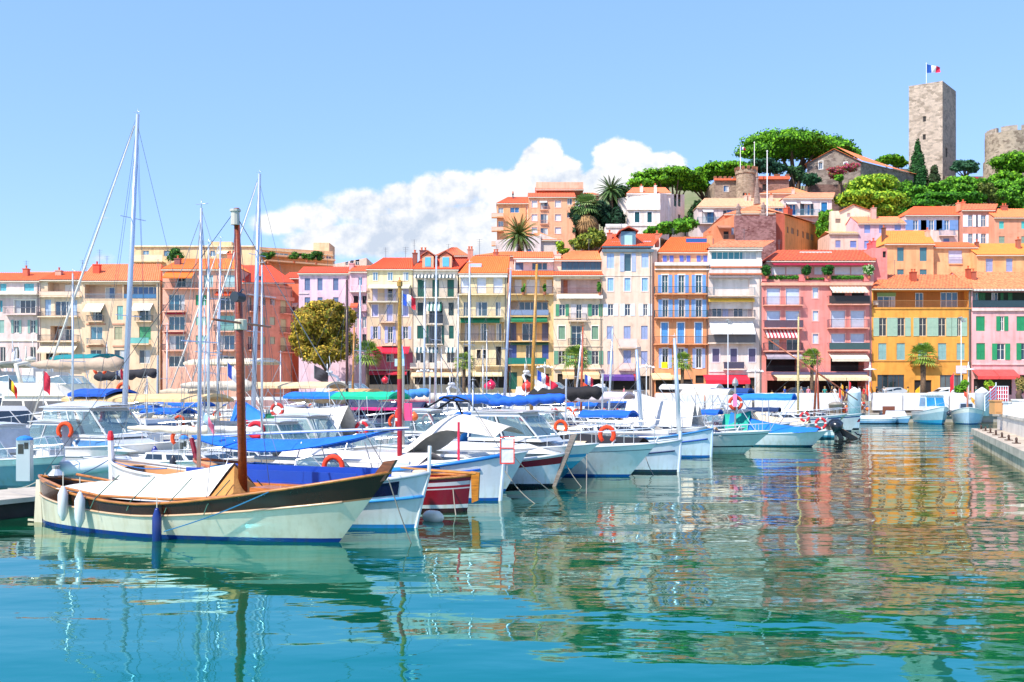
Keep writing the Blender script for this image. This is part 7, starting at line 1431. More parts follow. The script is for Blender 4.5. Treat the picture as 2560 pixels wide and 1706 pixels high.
for ri, (x0, y0, sgn, tl) in enumerate(P0s[:8]):
    t = 0.
    while t < 80:
        x = x0+d_.x*t; y = y0+d_.y*t; t += FR.uniform(2.35, 2.75)
        px = spot(x, y)
        if y > 98 or px < -140 or px > 1960: continue
        slots.append((x+FR.uniform(-.4, .4), y+FR.uniform(-.3, .3), HD+(0 if sgn > 0 else math.pi)+FR.uniform(-.05, .05), {0: 0, 1: 2, 2: 5, 3: 1, 4: 3, 5: 4, 6: 6, 7: 8}[ri], px))
# row 1, farther half: boats between the named bows and the pontoon
t = 19.
while t < 62:
    x = -8+d_.x*t; y = 24+d_.y*t+1.5; t += 2.7
    slots.append((x, y, HD, 9, spot(x, y)))
# stern-to boats along the wall
for k in range(17): x = -42+k*4.3; slots.append((x, 103.5+FR.uniform(-.4, .4), R(-90)+FR.uniform(-.08, .08), 7, spot(x, 103.5)))
for x, y, h_, ri, px in slots:
    if px < 420 and y < 37: continue
    if any((x-a)**2+(y-c)**2 < 1.9**2 for a, c in used): continue
    used.append((x, y)); i = FR.randrange(20)
    if ri in (9,) and i % 5 == 2: i = (i+1) % 20
    if ri <= 1 and y < 52 and i % 5 in (0, 3): i = (i+1) % 20
    if ri <= 1 and y < 52 and i % 5 == 0: i = (i+1) % 20
    b, d = proto[i]
    if first[i]: r = b.root; first[i] = False
    else: r = copy_tree(b.root)
    r.location = (x, y, 0); r.rotation_euler = (0, 0, h_); k_ = FR.uniform(.78, .96); r.scale = (k_, k_, k_*.97)
    land = [l for q, l in LAND if q <= max(0, px)][-1]; rown = {0: 'beside the pontoon', 1: 'in the second row', 2: 'amid the marina', 3: 'in the middle rows', 4: 'in the fourth row', 5: 'behind the middle rows', 6: 'in the far rows', 8: 'in the farthest row', 7: 'along the quay wall', 9: 'in the front row'}[ri]
    seen.setdefault('%s %s, before %s' % (d, rown, land), []).append((px, r)); cnt += 1
for lab, rs in seen.items():
    rs.sort(key=lambda q: q[0])
    for k, (px, r) in enumerate(rs): r['label'] = lab if len(rs) == 1 else (('left ', 'right ') if len(rs) == 2 else ('leftmost ', 'second ', 'third ', 'fourth ', 'fifth '))[k]+lab
for i, (b, d) in enumerate(proto):
    if first[i]:
        for o in [b.root]+list(b.root.children_recursive): bpy.data.objects.remove(o)
print('fleet', cnt)
bits = {}
for lab, rs in list(seen.items()):
    dd2, land = lab.split(', before '); rown = [w for w in ('beside the pontoon', 'in the second row', 'amid the marina', 'in the middle rows', 'in the fourth row', 'behind the middle rows', 'in the far rows', 'in the farthest row', 'along the quay wall', 'in the front row') if w in dd2][0]
    for px, r in rs:
        for kind in ('fender', 'orange', 'red'):
            key = (kind, rown, land)
            if key in bits or FR.random() < .35 or not 0 < px < 1750: continue
            bits[key] = 1; a = r.rotation_euler[2]; o = Vector(r.location); ax_ = Vector((math.cos(a), math.sin(a), 0)); sdv = Vector((math.sin(a), -math.cos(a), 0))
            if sdv.y > 0: sdv = -sdv
            where = '%s, before %s' % (rown, land)
            if kind == 'fender': fender('fender hanging on a hull %s' % where, o+ax_*FR.uniform(-.5, 1.2)+sdv*1.22+Vector((0, 0, .95)), FR.choice(('#e4e8ea', '#1c3c90', '#e8e0c8', '#2c2c34')), .5, .12)
            else: lifebuoy('%s lifebuoy on a boat %s' % ('orange horseshoe' if kind == 'orange' else 'red ring', where), o-ax_*FR.uniform(1.2, 2.2)+sdv*.7+Vector((0, 0, FR.uniform(1.35, 1.8))), .26, .08, c='#f0501c' if kind == 'orange' else '#d42430', shape='u' if kind == 'orange' else 'ring', c2=None if kind == 'orange' else '#f0ece4')
            break
print('bits', len(bits))
# pontoons
def pont(label, a, b, w=1.2, z=.5):
    a = Vector((*a, 0)); b = Vector((*b, 0)); d = (b-a).normalized(); n = Vector((-d.y, d.x, 0)); mb = MB()
    def hx(mb, z0, z1, w0, w1): q = [a+n*w0, a+n*w1, b+n*w1, b+n*w0]; mb.hexa([(p.x, p.y, z0) for p in q]+[(p.x, p.y, z1) for p in q])
    hx(mb, z-.12, z, -w, w); mf = MB(); hx(mf, -.3, z-.122, -w+.12, w-.12); a -= d*.01
    o = Vector(((a.x+b.x)/2, (a.y+b.y)/2, 0)); r = mb.build('pontoon', mat('pontoon_deck', '#bcb0a0', .85, var=.2, vscale=1.5, bump=.2), None, o); tag(r, label, 'pontoon', 'floating pontoons'); mf.build('float', mat('dark_timber', '#2c2a28', .9, var=.3, vscale=2.), r, o); return r
    return free('pontoon', label, 'pontoon', mb, mat('pontoon_deck', '#c4b8a8', .85, var=.2, vscale=1.5, bump=.2), None, 'floating pontoons')
def pl(x, y, t): return (x+d_.x*t, y+d_.y*t)
pont('concrete pontoon just behind the stern of the cream sailing boat', pl(-14.6, 24.5, -3), pl(-14.6, 24.5, 86), 1.25); pont('second floating pontoon in the middle of the marina', pl(-31.2, 34, -10), pl(-31.2, 34, 74)); pont('third floating pontoon farthest left in the marina', pl(-52.5, 45, -20), pl(-52.5, 45, 60))
# ------------------------------------------------------------------ quay furniture, people, cars
def box_at(px0, py0, px1, py1, Y, dy, name, label, cat, m, group=None, bev=.0):
    a = W(px0, py1, Y); b = W(px1, py0, Y); mb = MB(); e = .06
    mb.box(a.x, b.x, Y, Y+dy, a.z, b.z-e); mb.box(a.x+e, b.x-e, Y+e, Y+dy-e, b.z-e, b.z)
    for k in range(1, int((b.x-a.x)/1.2)): x = a.x+k*1.2; mb.box(x-.02, x+.02, Y-.03, Y, a.z+.1, b.z-.15)
    return free(name, label, cat, mb, m, (a.x/2+b.x/2, Y, a.z), group)
wallm = mat('white_panel', '#dfe0e2', .55, var=.12, vscale=1.4)
for i, (a, b_) in enumerate(((1062, 1148), (1150, 1250), (1252, 1340), (1342, 1440), (1450, 1560), (1640, 1760), (1765, 1880), (1888, 2106), (2183, 2256), (2259, 2331), (2334, 2372), (2376, 2455))):
    box_at(a, 983, b_, 1026, 110.3, .5, 'barrier_panel', 'white barrier panel on the quay, %s' % ('behind the twin-spreader mast', 'before the pale yellow house', 'before the golden yellow house', 'before the green-shuttered cream house', 'before the tall pale pink house', 'before the orange house', 'before the white and grey house', 'long one before the coral building', 'first one before the ochre building', 'behind the open dinghy', 'behind the blue and white cabin boat', 'rightmost, behind the rounded fishing boat')[i], 'barrier', wallm, 'white barrier panels along the quay')
def lathe_at(px, pyt, pyb, Y, prof, name, label, cat, m, group=None):
    a = W(px, pyb, Y); t = W(px, pyt, Y); h = t.z-a.z; mb = MB(); mb.lathe([(r, z*h) for r, z in prof], a, 16); return free(name, label, cat, mb, m, a, group, True)
for px, lab, Y, y0 in ((2136, 'white cone-topped bollard right of the coral building front', 108, 968), (2455, 'white cone-topped post at the right end of the white barrier', 108, 968), (1497, 'white cone-topped post among the masts before the pale pink house', 84, 960)):
    lathe_at(px, y0, 1040 if Y > 100 else 1010, Y, [(.7, 0), (.7, .8), (.75, .82), (.4, .92), (.02, 1)], 'mooring_post', lab, 'post', paint('#e8ebf0'), 'white cone-topped posts')
def globe_lamp(label, px, pyt, Y=121, kind='globes'):
    a = W(px, 1000, Y); a.z = STREET; t = W(px, pyt, Y); root = thing('street_lamp', label, 'street lamp', a, group='street lamps on the quay'); mb = MB(); mb.lathe([(.16, 0), (.12, .5), (.07, .8), (.05, t.z-a.z)], a, 10); mb.build('pole', paint('#d8dce0'), root, a)
    mb = MB()
    if kind == 'globes':
        for k in range(5): x = (k-2)*.42; z = t.z-.5-.1*abs(k-2); mb.lathe([(.03, .2), (.12, .12), (.22, 0), (.2, -.06)], (a.x+x, a.y, z), 10); mb.tube((a.x, a.y, t.z-.75), (a.x+x, a.y, z), .025, n=4)
    elif kind == 'cone': mb.lathe([(.04, .55), (.1, .45), (.14, .15), (.75, 0), (.74, -.06)], (a.x, a.y, t.z-.9), 16)
    else:
        for k in range(3): mb.box(a.x-.3+.2*k, a.x+.1+.2*k, a.y-.2, a.y+.2, t.z-.2-k*.22, t.z-.05-k*.22)
    mb.build('lamp_head', paint('#e8eaec' if kind != 'spots' else '#8c9094'), root, a)
globe_lamp('white multi-headed street lamp before the golden yellow house', 1362, 905); globe_lamp('white multi-headed street lamp before the tall pale pink house', 1616, 905); globe_lamp('white multi-headed street lamp before the white and grey house', 1888, 915); globe_lamp('white multi-headed street lamp behind the ivory house boats', 1062, 915)
globe_lamp('white cone-shaded lamp between coral and ochre buildings', 2175, 905, 119, 'cone'); globe_lamp('white cone-shaded lamp beside the spiky shrub', 2421, 905, 119, 'cone'); globe_lamp('tall floodlight mast before the white-awned house', 1820, 798, 118, 'spots'); globe_lamp('tall floodlight mast before the ochre building', 2403, 792, 118, 'spots')
# white car
def car(label, px, py, Y, L, c, rz=0.):
    p = W(px, py, Y); p.z = STREET; root = thing('parked_car', label, 'car', p, rz); mb = MB()
    prof = [(-L/2, .35), (-L/2, .85), (-L/2+.35, 1.05), (-L*.30, 1.12), (-L*.12, 1.62), (L*.25, 1.68), (L/2-.15, 1.25), (L/2, 1.), (L/2, .35)]; prof = [(-x, z) for x, z in prof][::-1] if False else prof
    for w0, w1, pr in ((-.85, .85, prof),):
        n = len(pr); vs = [(x, (w0 if z < 1.2 else w0*.82), z) for x, z in pr]+[(x, (w1 if z < 1.2 else w1*.82), z) for x, z in pr]; mb.add(vs, [tuple(range(n)), tuple(range(n, 2*n))[::-1]]+[(i, (i+1) % n, n+(i+1) % n, n+i) for i in range(n)])
    mb.build('body', gel(c), root); mb = MB()
    for sd in (-1, 1):
        mb.quad((-L*.25, sd*.80, 1.16), (L*.0, sd*.80, 1.16), (L*.0, sd*.72, 1.56), (-L*.12, sd*.72, 1.54)); mb.quad((L*.03, sd*.80, 1.16), (L*.3, sd*.80, 1.2), (L*.26, sd*.72, 1.58), (L*.03, sd*.72, 1.56))
    mb.quad((-L*.3-.01, -.7, 1.14), (-L*.3-.01, .7, 1.14), (-L*.13, .62, 1.58), (-L*.13, -.62, 1.58)); mb.build('window', glass(), root)
    for x in (-L*.32, L*.32):
        for sd in (-1, 1): mb = MB(); mb.tube((x, sd*.87, .33), (x, sd*.68, .33), .33, n=16); w_ = mb.build('wheel', mat('rubber', '#18181a', .8), root); mb = MB(); mb.tube((x, sd*.885, .33), (x, sd*.871, .33), .19, n=12); mb.build('rim', metal('#b8bcc0'), w_)
    for sd in (-1, 1): mb = MB(); mb.box(-L/2-.02, -L/2+.1, sd*.6-.15, sd*.6+.15, .72, .86); mb.build('headlight', gel('#e8ecf0'), root)
    return root
car('white hatchback parked on the quay right of the large fan palm', 2365, 990, 120, 4.2, '#e6e8ea'); car('dark car parked before the coral building restaurant', 1990, 990, 122.5, 4.1, '#30343c'); car('silver car seen behind the boats before the ochre building', 2225, 990, 122.5, 4.1, '#b8bcc0')
# right-hand quay with ledge
q1, q2 = Vector((29.6, 64.2)), Vector((17., 31.)); dd = (q2-q1).normalized(); nn = Vector((-dd.y, dd.x)); nn = nn if nn.x > 0 else -nn
def strip(name, z0, z1, off0, off1, m, a=0., b_=40., kind='structure'):
    A = q1+dd*a; B = q1+dd*b_; mb = MB(); q = [A+nn*off0, B+nn*off0, B+nn*off1, A+nn*off1]; mb.hexa([(p.x, p.y, z0) for p in q]+[(p.x, p.y, z1) for p in q]); return tag(mb.build(name, m), kind=kind)
qs = mat('quay_stone', '#c0b09c', .9, var=.3, vscale=.9, bump=.4)
strip('quay', -2, .55, .12, 30, mat('quay_stone', '#c0ac90', .9, var=.35, vscale=.9, bump=.4), .15); strip('quay', .55, .9, 0, 1.5, qs, 0); strip('quay', .551, 1.75, 1.5, 30, mat('white_wall', '#dcd4c8', .8, var=.15, vscale=.8), .3); strip('quay', 1.75, 1.9, 1.42, 30.2, mat('quay_stone', '#d4c8b8', .85, var=.2, vscale=.9, bump=.2), .1)
for i in range(7):
    p = q1+dd*(1.8+i*3.1)+nn*.45; mb = MB(); c = (p.x, p.y, .9); mb.box(p.x-.14, p.x+.14, p.y-.14, p.y+.14, .9, .94); mb.lathe([(.06, .04), (.05, .16), (.07, .2)], c, 8); mb.path([(p.x-dd.x*.25, p.y-dd.y*.25, 1.08), (p.x, p.y, 1.13), (p.x+dd.x*.25, p.y+dd.y*.25, 1.08)], [.03, .06, .03], 6)
    free('mooring_cleat', 'rusty mooring cleat on the right-hand quay ledge, %s from the far end' % ('first', 'second', 'third', 'fourth', 'fifth', 'sixth', 'seventh')[i], 'cleat', mb, mat('rust', '#5c4438', .8, var=.3), None, 'cleats on the right quay')
def crate(px0, py0, px1, py1, Y, d, label, c, name='cabinet', roofc=None, cat='cabinet'):
    a = W(px0, py1, Y); b = W(px1, py0, Y); a.z = 1.9; mb = MB(); mb.box(a.x, b.x, Y, Y+d, a.z, b.z); o = free(name, label, cat, mb, paint(c), (a.x/2+b.x/2, Y, a.z), None); mb = MB(); mb.box(a.x-.05, b.x+.05, Y-.05, Y+d+.05, b.z, b.z+.08); mb.build('lid', paint(roofc or c), o, o.location); mb = MB(); mb.box(a.x+.08, b.x-.08, Y-.025, Y, a.z+.1, b.z-.1); mb.build('door', paint(c), o, o.location); return o
crate(2487, 1004, 2506, 1036, 60, .7, 'tan square planter box on the right quay', '#c8935c'); crate(2521, 1008, 2541, 1040, 57, .6, 'white fuel cabinet with grey lid on the right quay', '#e4e6ea', roofc='#c8ccd0'); crate(2548, 1002, 2575, 1040, 56, .8, 'white cabinet at the right picture edge', '#e8e4e0')
a = W(2540, 1002, 75); 
# gangway with railings
mb = MB(); A = W(2462, 1018, 100); B = W(2490, 985, 104)
for k in range(5):
    z = k*.32; mb.tube((A.x, A.y, A.z+z-.2), (B.x, B.y, B.z+z-.4), .05, n=5)
for t in (0, .5, 1): p = A.lerp(B, t); mb.tube((p.x, p.y, p.z-.4), (p.x, p.y, p.z+1.2), .05, n=5)
C1 = W(2520, 985, 104)
for k in range(5): mb.tube((B.x, B.y, B.z-.9+k*.42), (C1.x, C1.y, C1.z-.9+k*.42), .035, n=5)
for k in range(6): p = B.lerp(C1, k/5); mb.tube((p.x, p.y, p.z-1), (p.x, p.y, p.z+.8), .04, n=5)
free('gangway_railing', 'white sloping railing of the gangway before the rose pink building', 'railing', mb, paint('#e8ecf0'))
b = None
# kiosk with red awning right
crate(2490, 968, 2522, 990, 105, 1.5, 'red counter beneath the rose pink building awnings', '#c01830', 'counter', cat='counter')
# pedestals on the front pontoon
def pedestal(label, px, pyt, Y, w=.2):
    t = W(px, pyt, Y); a = Vector((t.x, t.y, .5)); root = thing('service_pedestal', label, 'pedestal', a, group='service pedestals on the pontoon'); mb = MB(); mb.box(a.x-w, a.x+w, a.y-.12, a.y+.12, .5, t.z-.08); mb.build('column', metal('#c8ccca', .35), root, a)
    mb = MB(); mb.lathe([(w*1.15, 0), (w*1.1, .06), (w*.6, .12), (.02, .14)], (a.x, a.y, t.z-.08), 14); mb.build('cap', paint('#2c7cc8'), root, a); mb = MB(); mb.box(a.x-w*.7, a.x+w*.1, a.y-.13, a.y-.121, t.z-.5, t.z-.2); mb.box(a.x+w*.2, a.x+w*.8, a.y-.13, a.y-.121, t.z-.35, t.z-.15); mb.build('meter_panel', glass('#28302c'), root, a)
pedestal('tall silver service pedestal with a blue cap at the left edge', 62, 1094, 30.5, .21); pedestal('silver service pedestal with a blue top behind the white stem post', 460, 1092, 35.2, .14); pedestal('silver service pedestal right of the crimson stem post', 500, 1090, 37, .12)
# life-ring post with sign
p = W(1008, 1110, 40); a = Vector((p.x, p.y, .5)); mb = MB(); t = W(1006, 915, 40); mb.tube(a, (a.x, a.y, t.z), .06, n=8); free('lifebuoy_post', 'tall grey post with a small square sign, carrying the red lifebuoy', 'post', mb, metal('#a8a49c'), a)
mb = MB(); mb.box(a.x-.34, a.x+.04, a.y-.03, a.y, t.z-.02, t.z+.28); free('sign', 'small pale blue square sign on top of the grey lifebuoy post', 'sign', mb, paint('#a8c4d0'))
lifebuoy('large red lifebuoy hanging on the tall grey post', (a.x-.18, a.y-.12, W(0, 1045, 40).z), .3, .1, 'x', c='#d42820'); mb = MB(); z = W(0, 1030, 40).z; mb.box(a.x+.06, a.x+.14, a.y-.15, a.y+.1, z-.35, z+.35); mb.box(a.x+.141, a.x+.36, a.y-.15, a.y+.1, z-.35, z+.35); free('pink_box', 'pink and black safety box on the tall grey lifebuoy post', 'box', mb, paint('#e0487c'))
p = W(1838, 1100, 60); a = Vector((p.x, p.y, .5)); t = W(1838, 965, 60); mb = MB(); mb.tube(a, (a.x, a.y, t.z), .06); mb.lathe([(.16, 0), (.2, .15), (.14, .35), (.02, .5)], (a.x, a.y, t.z), 10); free('lifebuoy_post', 'grey post with white lamp beneath the red restaurant awning', 'post', mb, metal('#b0aca4'), a); lifebuoy('red lifebuoy behind the pink box on the post before the white and grey house', (a.x, a.y-.12, W(0, 1008, 60).z), .36, .1, c='#d04830'); mb = MB(); z = W(0, 1000, 60).z; mb.box(a.x-.2, a.x+.02, a.y-.4, a.y-.25, z-.4, z+.35); free('pink_box', 'upright pink safety box on the post before the white and grey house', 'box', mb, paint('#e888b4'))
# beach flag
a = W(1004, 985, 100); t = W(1004, 862, 100); root = thing('feather_banner', 'tall curved light blue feather banner before the cream house', 'banner', a); mb = MB(); n = 14; m_ = canvas('#6cb4ec'); mb.grid(lambda u, v: (a.x-.15+(.1+.36*math.sin(math.pi*(.12+.8*v))**.8)*u, a.y+.04*math.sin(u*5), a.z+(t.z-a.z)*(.15+.85*v)), 6, n, m_); mb.build('cloth', None, root, a, True); mb = MB(); mb.tube((a.x-.17, a.y, a.z), (a.x-.17, a.y, t.z), .03); mb.build('pole', metal('#c0c4c8'), root, a)
# signs and flags over the boats
for lab, x, y, Y, w, h, cols, dr, dirx, pole in (('tricolour ensign hanging left of the brown mast', 569, 905, 44, .75, .6, ('#1c3ca0', '#f0eef0', '#e02030'), 1.3, 1, 1.6), ('black, yellow and red flag on a staff at the left edge', 22, 942, 44, .5, .5, ('#1c1c1c', '#f0c020', '#d82020'), 1.6, 1, .9), ('drooping red ensign near the cream motor yacht', 108, 925, 46, .4, .9, ('#c82440',), 1.2, 1, 1.6), ('black flag on the far boats left of the plane tree', 785, 912, 60, 1., .8, ('#3c3c44',), .8, 1, 1.2), ('tricolour flag over the white wheelhouse', 1343, 925, 72, 1.1, .7, ('#1c48b0', '#f0eef0', '#e02030'), .8, 1, 1.2), ('crimson flag on a thin white staff right of the tricolour', 1376, 950, 72, .7, .7, ('#d01c40',), .9, 1, 1.5), ('orange flag low before the quay palm', 1453, 950, 74, .9, .9, ('#f04c1c',), 1.2, 1, 1.2), ('small tricolour flag right of the orange flag', 1462, 935, 86, .9, .8, ('#2c4ca8', '#e8e4e8', '#d83048'), .8, 1, 1.), ('red and white pennant on a white pole before the ochre building', 2385, 932, 106, .6, 1.6, ('#d82030',), 1.6, -1, 4.), ('yellow flag over the white barrier panels', 2300, 965, 112.5, .7, .9, ('#f0b820',), 1.3, -1, 1.5), ('pale pink flag hanging on the second silver mast', 506, 1023, 30, .5, .3, ('#a8c8dc', '#e87898'), 1.6, 1, .5), ('small tricolour at the foot of the tallest mast', 290, 900, 46, .4, .6, ('#2c48a8', '#e8e8ec', '#e03048'), 1.4, 1, .9)):
    wavy_flag(lab, W(x, y, Y), w, h, cols, (dirx, .15, 0), dr, pole=pole)
for lab, x, y, Y, c, r in (('red round buoy on the boats before the cream house', 963, 951, 80, '#e02030', .3), ('round orange buoy beside the pink safety box', 1035, 1042, 44, '#f07030', .2), ('pair of magenta fenders on the white yacht, left one', 1218, 966, 84, '#e81c50', .3), ('pair of magenta fenders on the white yacht, right one', 1228, 963, 84, '#e81c50', .4), ('red and orange buoys heaped before the golden yellow house', 1318, 968, 88, '#f03c20', .5), ('white buoy on the boats near the ochre wooden mast', 1360, 970, 88, '#e8e4e0', .35)):
    p = W(x, y, Y); mb = MB(); mb.lathe([(.02, -r), (r*.6, -r*.8), (r*.95, -r*.3), (r, 0), (r*.9, r*.4), (r*.5, r*.85), (r*.15, r*1.), (r*.12, r*1.25)], p, 14); free('buoy', lab, 'buoy', mb, gel(c), p, 'buoys and round fenders', True)
# mooring ropes from the bows
for lab, x0, y0, z0, x1, y1 in (('mooring rope from the crimson boat into the water', 1130, 1190, 27, 1140, 1292), ('left mooring rope of the blue-striped white boat', 1262, 1178, 29, 1340, 1262), ('right mooring rope from the framed screen boat', 1275, 1130, 30, 1395, 1243), ('mooring rope of the maroon-banded boat bow', 1400, 1130, 34, 1455, 1220), ('vertical mooring rope of the sky blue cruiser', 1467, 1135, 36, 1466, 1238), ('mooring rope of the large white sloop slanting left', 1600, 1135, 38.5, 1575, 1182), ('mooring rope under the large white sloop bow', 1610, 1130, 39, 1635, 1190), ('mooring rope of the white boat with the navy line', 1668, 1115, 41, 1650, 1180), ('grey mooring rope of the pearl-grey motorboat', 1885, 1085, 52, 1868, 1110)):
    rope(lab, W(x0, y0, z0), onw(x1, y1, -.03), .1, .016)
# people on the quay
def person_mesh(pose, sh, tr, skin, hair, name='body'):
    me = bpy.data.meshes.new('p'); s = pose
    J = {'pel': (0, 0, .93), 'sp': (0, .01, 1.2), 'ch': (0, .0, 1.38), 'nk': (0, 0, 1.5), 'hd': (0, -.02, 1.64), 'hdt': (0, -.01, 1.72)}
    if s == 'walk': L_ = {'hl': (.1, 0, .9), 'kl': (.11, -.16, .5), 'al': (.11, -.2, .08), 'tl': (.11, -.36, .03), 'hr': (-.1, 0, .9), 'kr': (-.11, .08, .5), 'ar': (-.11, .3, .14), 'tr': (-.11, .2, .03)}; A_ = {'sl': (.19, 0, 1.41), 'el': (.24, .1, 1.14), 'wl': (.24, .0, .9), 'sr': (-.19, 0, 1.41), 'er': (-.24, -.03, 1.13), 'wr': (-.22, -.2, .95)}
    elif s == 'sit': J = {k: (v[0], v[1], v[2]-.42) for k, v in J.items()}; L_ = {'hl': (.1, 0, .5), 'kl': (.12, -.42, .5), 'al': (.12, -.42, .08), 'tl': (.12, -.56, .03), 'hr': (-.1, 0, .5), 'kr': (-.12, -.42, .5), 'ar': (-.12, -.4, .08), 'tr': (-.12, -.54, .03)}; A_ = {'sl': (.19, 0, .99), 'el': (.24, -.08, .72), 'wl': (.15, -.3, .7), 'sr': (-.19, 0, .99), 'er': (-.24, -.08, .72), 'wr': (-.15, -.3, .7)}
    else: L_ = {'hl': (.1, 0, .9), 'kl': (.11, -.02, .5), 'al': (.11, .02, .08), 'tl': (.12, -.13, .03), 'hr': (-.1, 0, .9), 'kr': (-.12, -.01, .5), 'ar': (-.13, .02, .08), 'tr': (-.15, -.12, .03)}; A_ = {'sl': (.19, 0, 1.41), 'el': (.25, .02, 1.14), 'wl': (.2, -.18, 1.05), 'sr': (-.19, 0, 1.41), 'er': (-.24, .02, 1.13), 'wr': (-.24, -.04, .87)}
    J.update(L_); J.update(A_)
    for sd in 'lr':
        w = Vector(J['w'+sd]); e = Vector(J['e'+sd]); d = (w-e).normalized(); J['p'+sd] = w+d*.08; x = Vector((1 if sd == 'l' else -1, 0, 0))
        for k in range(4): J['f%d%s' % (k, sd)] = w+d*(.15+(.02, .03, .025, .01)[k])+Vector((0, (k-1.5)*.022, 0))
        J['th'+sd] = w+d*.1+Vector((0, -.06, 0))
    names = list(J); ix = {n: i for i, n in enumerate(names)}
    E = [('pel', 'sp'), ('sp', 'ch'), ('ch', 'nk'), ('nk', 'hd'), ('hd', 'hdt')]
    for sd in 'lr': E += [('pel', 'h'+sd), ('h'+sd, 'k'+sd), ('k'+sd, 'a'+sd), ('a'+sd, 't'+sd), ('ch', 's'+sd), ('s'+sd, 'e'+sd), ('e'+sd, 'w'+sd), ('w'+sd, 'p'+sd), ('w'+sd, 'th'+sd)]+[('p'+sd, 'f%d%s' % (k, sd)) for k in range(4)]
    me.from_pydata([tuple(J[n]) for n in names], [(ix[a], ix[b]) for a, b in E], []); o = bpy.data.objects.new('p', me); COL.objects.link(o)
    md = o.modifiers.new('s', 'SKIN'); rad = {'pel': .15, 'sp': .13, 'ch': .16, 'nk': .055, 'hd': .1, 'hdt': .085}
    for k in names:
        r = rad.get(k) or {'h': .095, 'k': .06, 'a': .042, 't': .035, 's': .065, 'e': .042, 'w': .028, 'p': .035, 'f': .009}.get(k[0], .03)
        if k.startswith('th'): r = .01
        me.skin_vertices[0].data[ix[k]].radius = (r, r*(.75 if k in ('pel', 'sp', 'ch') else 1))
    me.skin_vertices[0].data[ix['pel']].use_root = True
    sb = o.modifiers.new('b', 'SUBSURF'); sb.levels = 1; sb.render_levels = 1
    dg = bpy.context.evaluated_depsgraph_get(); ev = o.evaluated_get(dg); m2 = bpy.data.meshes.new_from_object(ev); bpy.data.objects.remove(o)
    for c in (sh, tr, skin): m2.materials.append(c)
    top = J['ch'][2]; pz = J['pel'][2]
    for p in m2.polygons:
        c = p.center; arm = abs(c.x) > .2 and c.z < top-.12 and c.z > pz-.2
        if c.z > J['nk'][2]-.02: p.material_index = 2
        elif arm: p.material_index = 2
        elif c.z > pz-.02 and not (s == 'sit' and c.y < -.14): p.material_index = 0
        elif c.z < (.45 if tr.name.endswith('1') else .1): p.material_index = 2
        else: p.material_index = 1
        p.use_smooth = True
    return m2, J
skinm = mat('skin', '#c8906c', .6, var=.05); hairs = [mat('hair', c, .7, var=.1) for c in ('#2c1c14', '#5c3c20', '#a88850', '#888480')]
cols = [('white', '#e8e6e4'), ('red', '#c82030'), ('blue', '#2860b8'), ('black', '#202024'), ('pink', '#e08ca0'), ('yellow', '#e8c840'), ('teal', '#2c9088'), ('grey', '#8c8c90')]
tros = [('dark trousers', '#24283c'), ('beige trousers', '#b8a078'), ('blue jeans', '#3c5880')]
PP = []
def person(px, Y, pose, ci, ti, rz, where):
    cn, cc = cols[ci]; tn, tc_ = tros[ti]; m2, J = person_mesh(pose, canvas(cc), mat('trousers', tc_, .85), skinm, None); x = (px-1280)*Y/F
    root = thing('person', '%s person in %s top and %s, %s' % ({'walk': 'walking', 'sit': 'seated', 'stand': 'standing'}[pose], cn, tn, where), 'person', (x, Y, STREET-.05), rz, 'people on the quay')
    bo = bpy.data.objects.new('body', m2); COL.objects.link(bo); bo.parent = root; h = J['hd']; mb = MB(); mb.lathe([(.09, -.05), (.118, .02), (.11, .09), (.06, .145), (.01, .16)], (h[0], h[1]+.025, h[2]), 10); mb.build('hair', rng.choice(hairs), root, None, True)
    return root
for i, (px, ps) in enumerate(((1860, 'stand'), (1883, 'walk'), (1930, 'sit'), (1962, 'stand'), (2003, 'walk'), (2021, 'stand'), (2042, 'stand'), (2062, 'walk'), (2080, 'stand'), (2087, 'walk'), (2103, 'stand'), (2117, 'walk'), (2131, 'stand'), (2150, 'walk'), (2160, 'stand'), (2168, 'walk'), (2192, 'stand'), (2210, 'walk'), (2270, 'stand'), (1745, 'walk'), (1702, 'stand'), (1560, 'walk'), (1480, 'stand'), (2440, 'stand'), (2505, 'walk'))):
    where = "%s" % ('before the coral restaurant' if 1900 < px < 2170 else 'by the ochre building' if 2170 <= px < 2400 else 'under the red awning' if 1800 < px <= 1900 else 'under the cream awnings' if px <= 1800 else 'before the rose pink building')
    person(px, 117.5+(i*37 % 40)/10, ps, (i*5+3) % 8, (i*2) % 3, R((i*73) % 360), where)
# heap of fishing gear beside the bollard
for lab, x, y, c in (('grey tub with white foam on the lower quay', 2090, 1015, '#8c8478'), ('heap of red and orange fishing floats beside the white bollard', 2115, 1008, '#e03820'), ('blue and red fishing gear heap right of the white bollard', 2160, 1008, '#4c5c74')):
    p = W(x, y, 109.5); p.z = .95; mb = MB(); cn = (p.x, p.y, p.z)
    if 'tub' in lab: mb.lathe([(.6, 0), (.8, .9), (.85, .92), (.7, 1.1), (.3, 1.25)], cn, 14)
    else:
        for k in range(16): q = Vector(cn)+Vector((rng.uniform(-.8, .8), rng.uniform(-.4, .4), rng.uniform(.15, 1.1))); r = rng.uniform(.14, .26); mb.lathe([(.02, -r), (r*.8, -r*.6), (r, 0), (r*.8, r*.6), (.02, r)], q, 8, canvas(rng.choice([c, '#c8382c', '#e8e4e0', '#f07830'])))
    free('fishing_gear', lab, 'fishing gear', mb, paint(c) if 'tub' in lab else None, p, None, True)
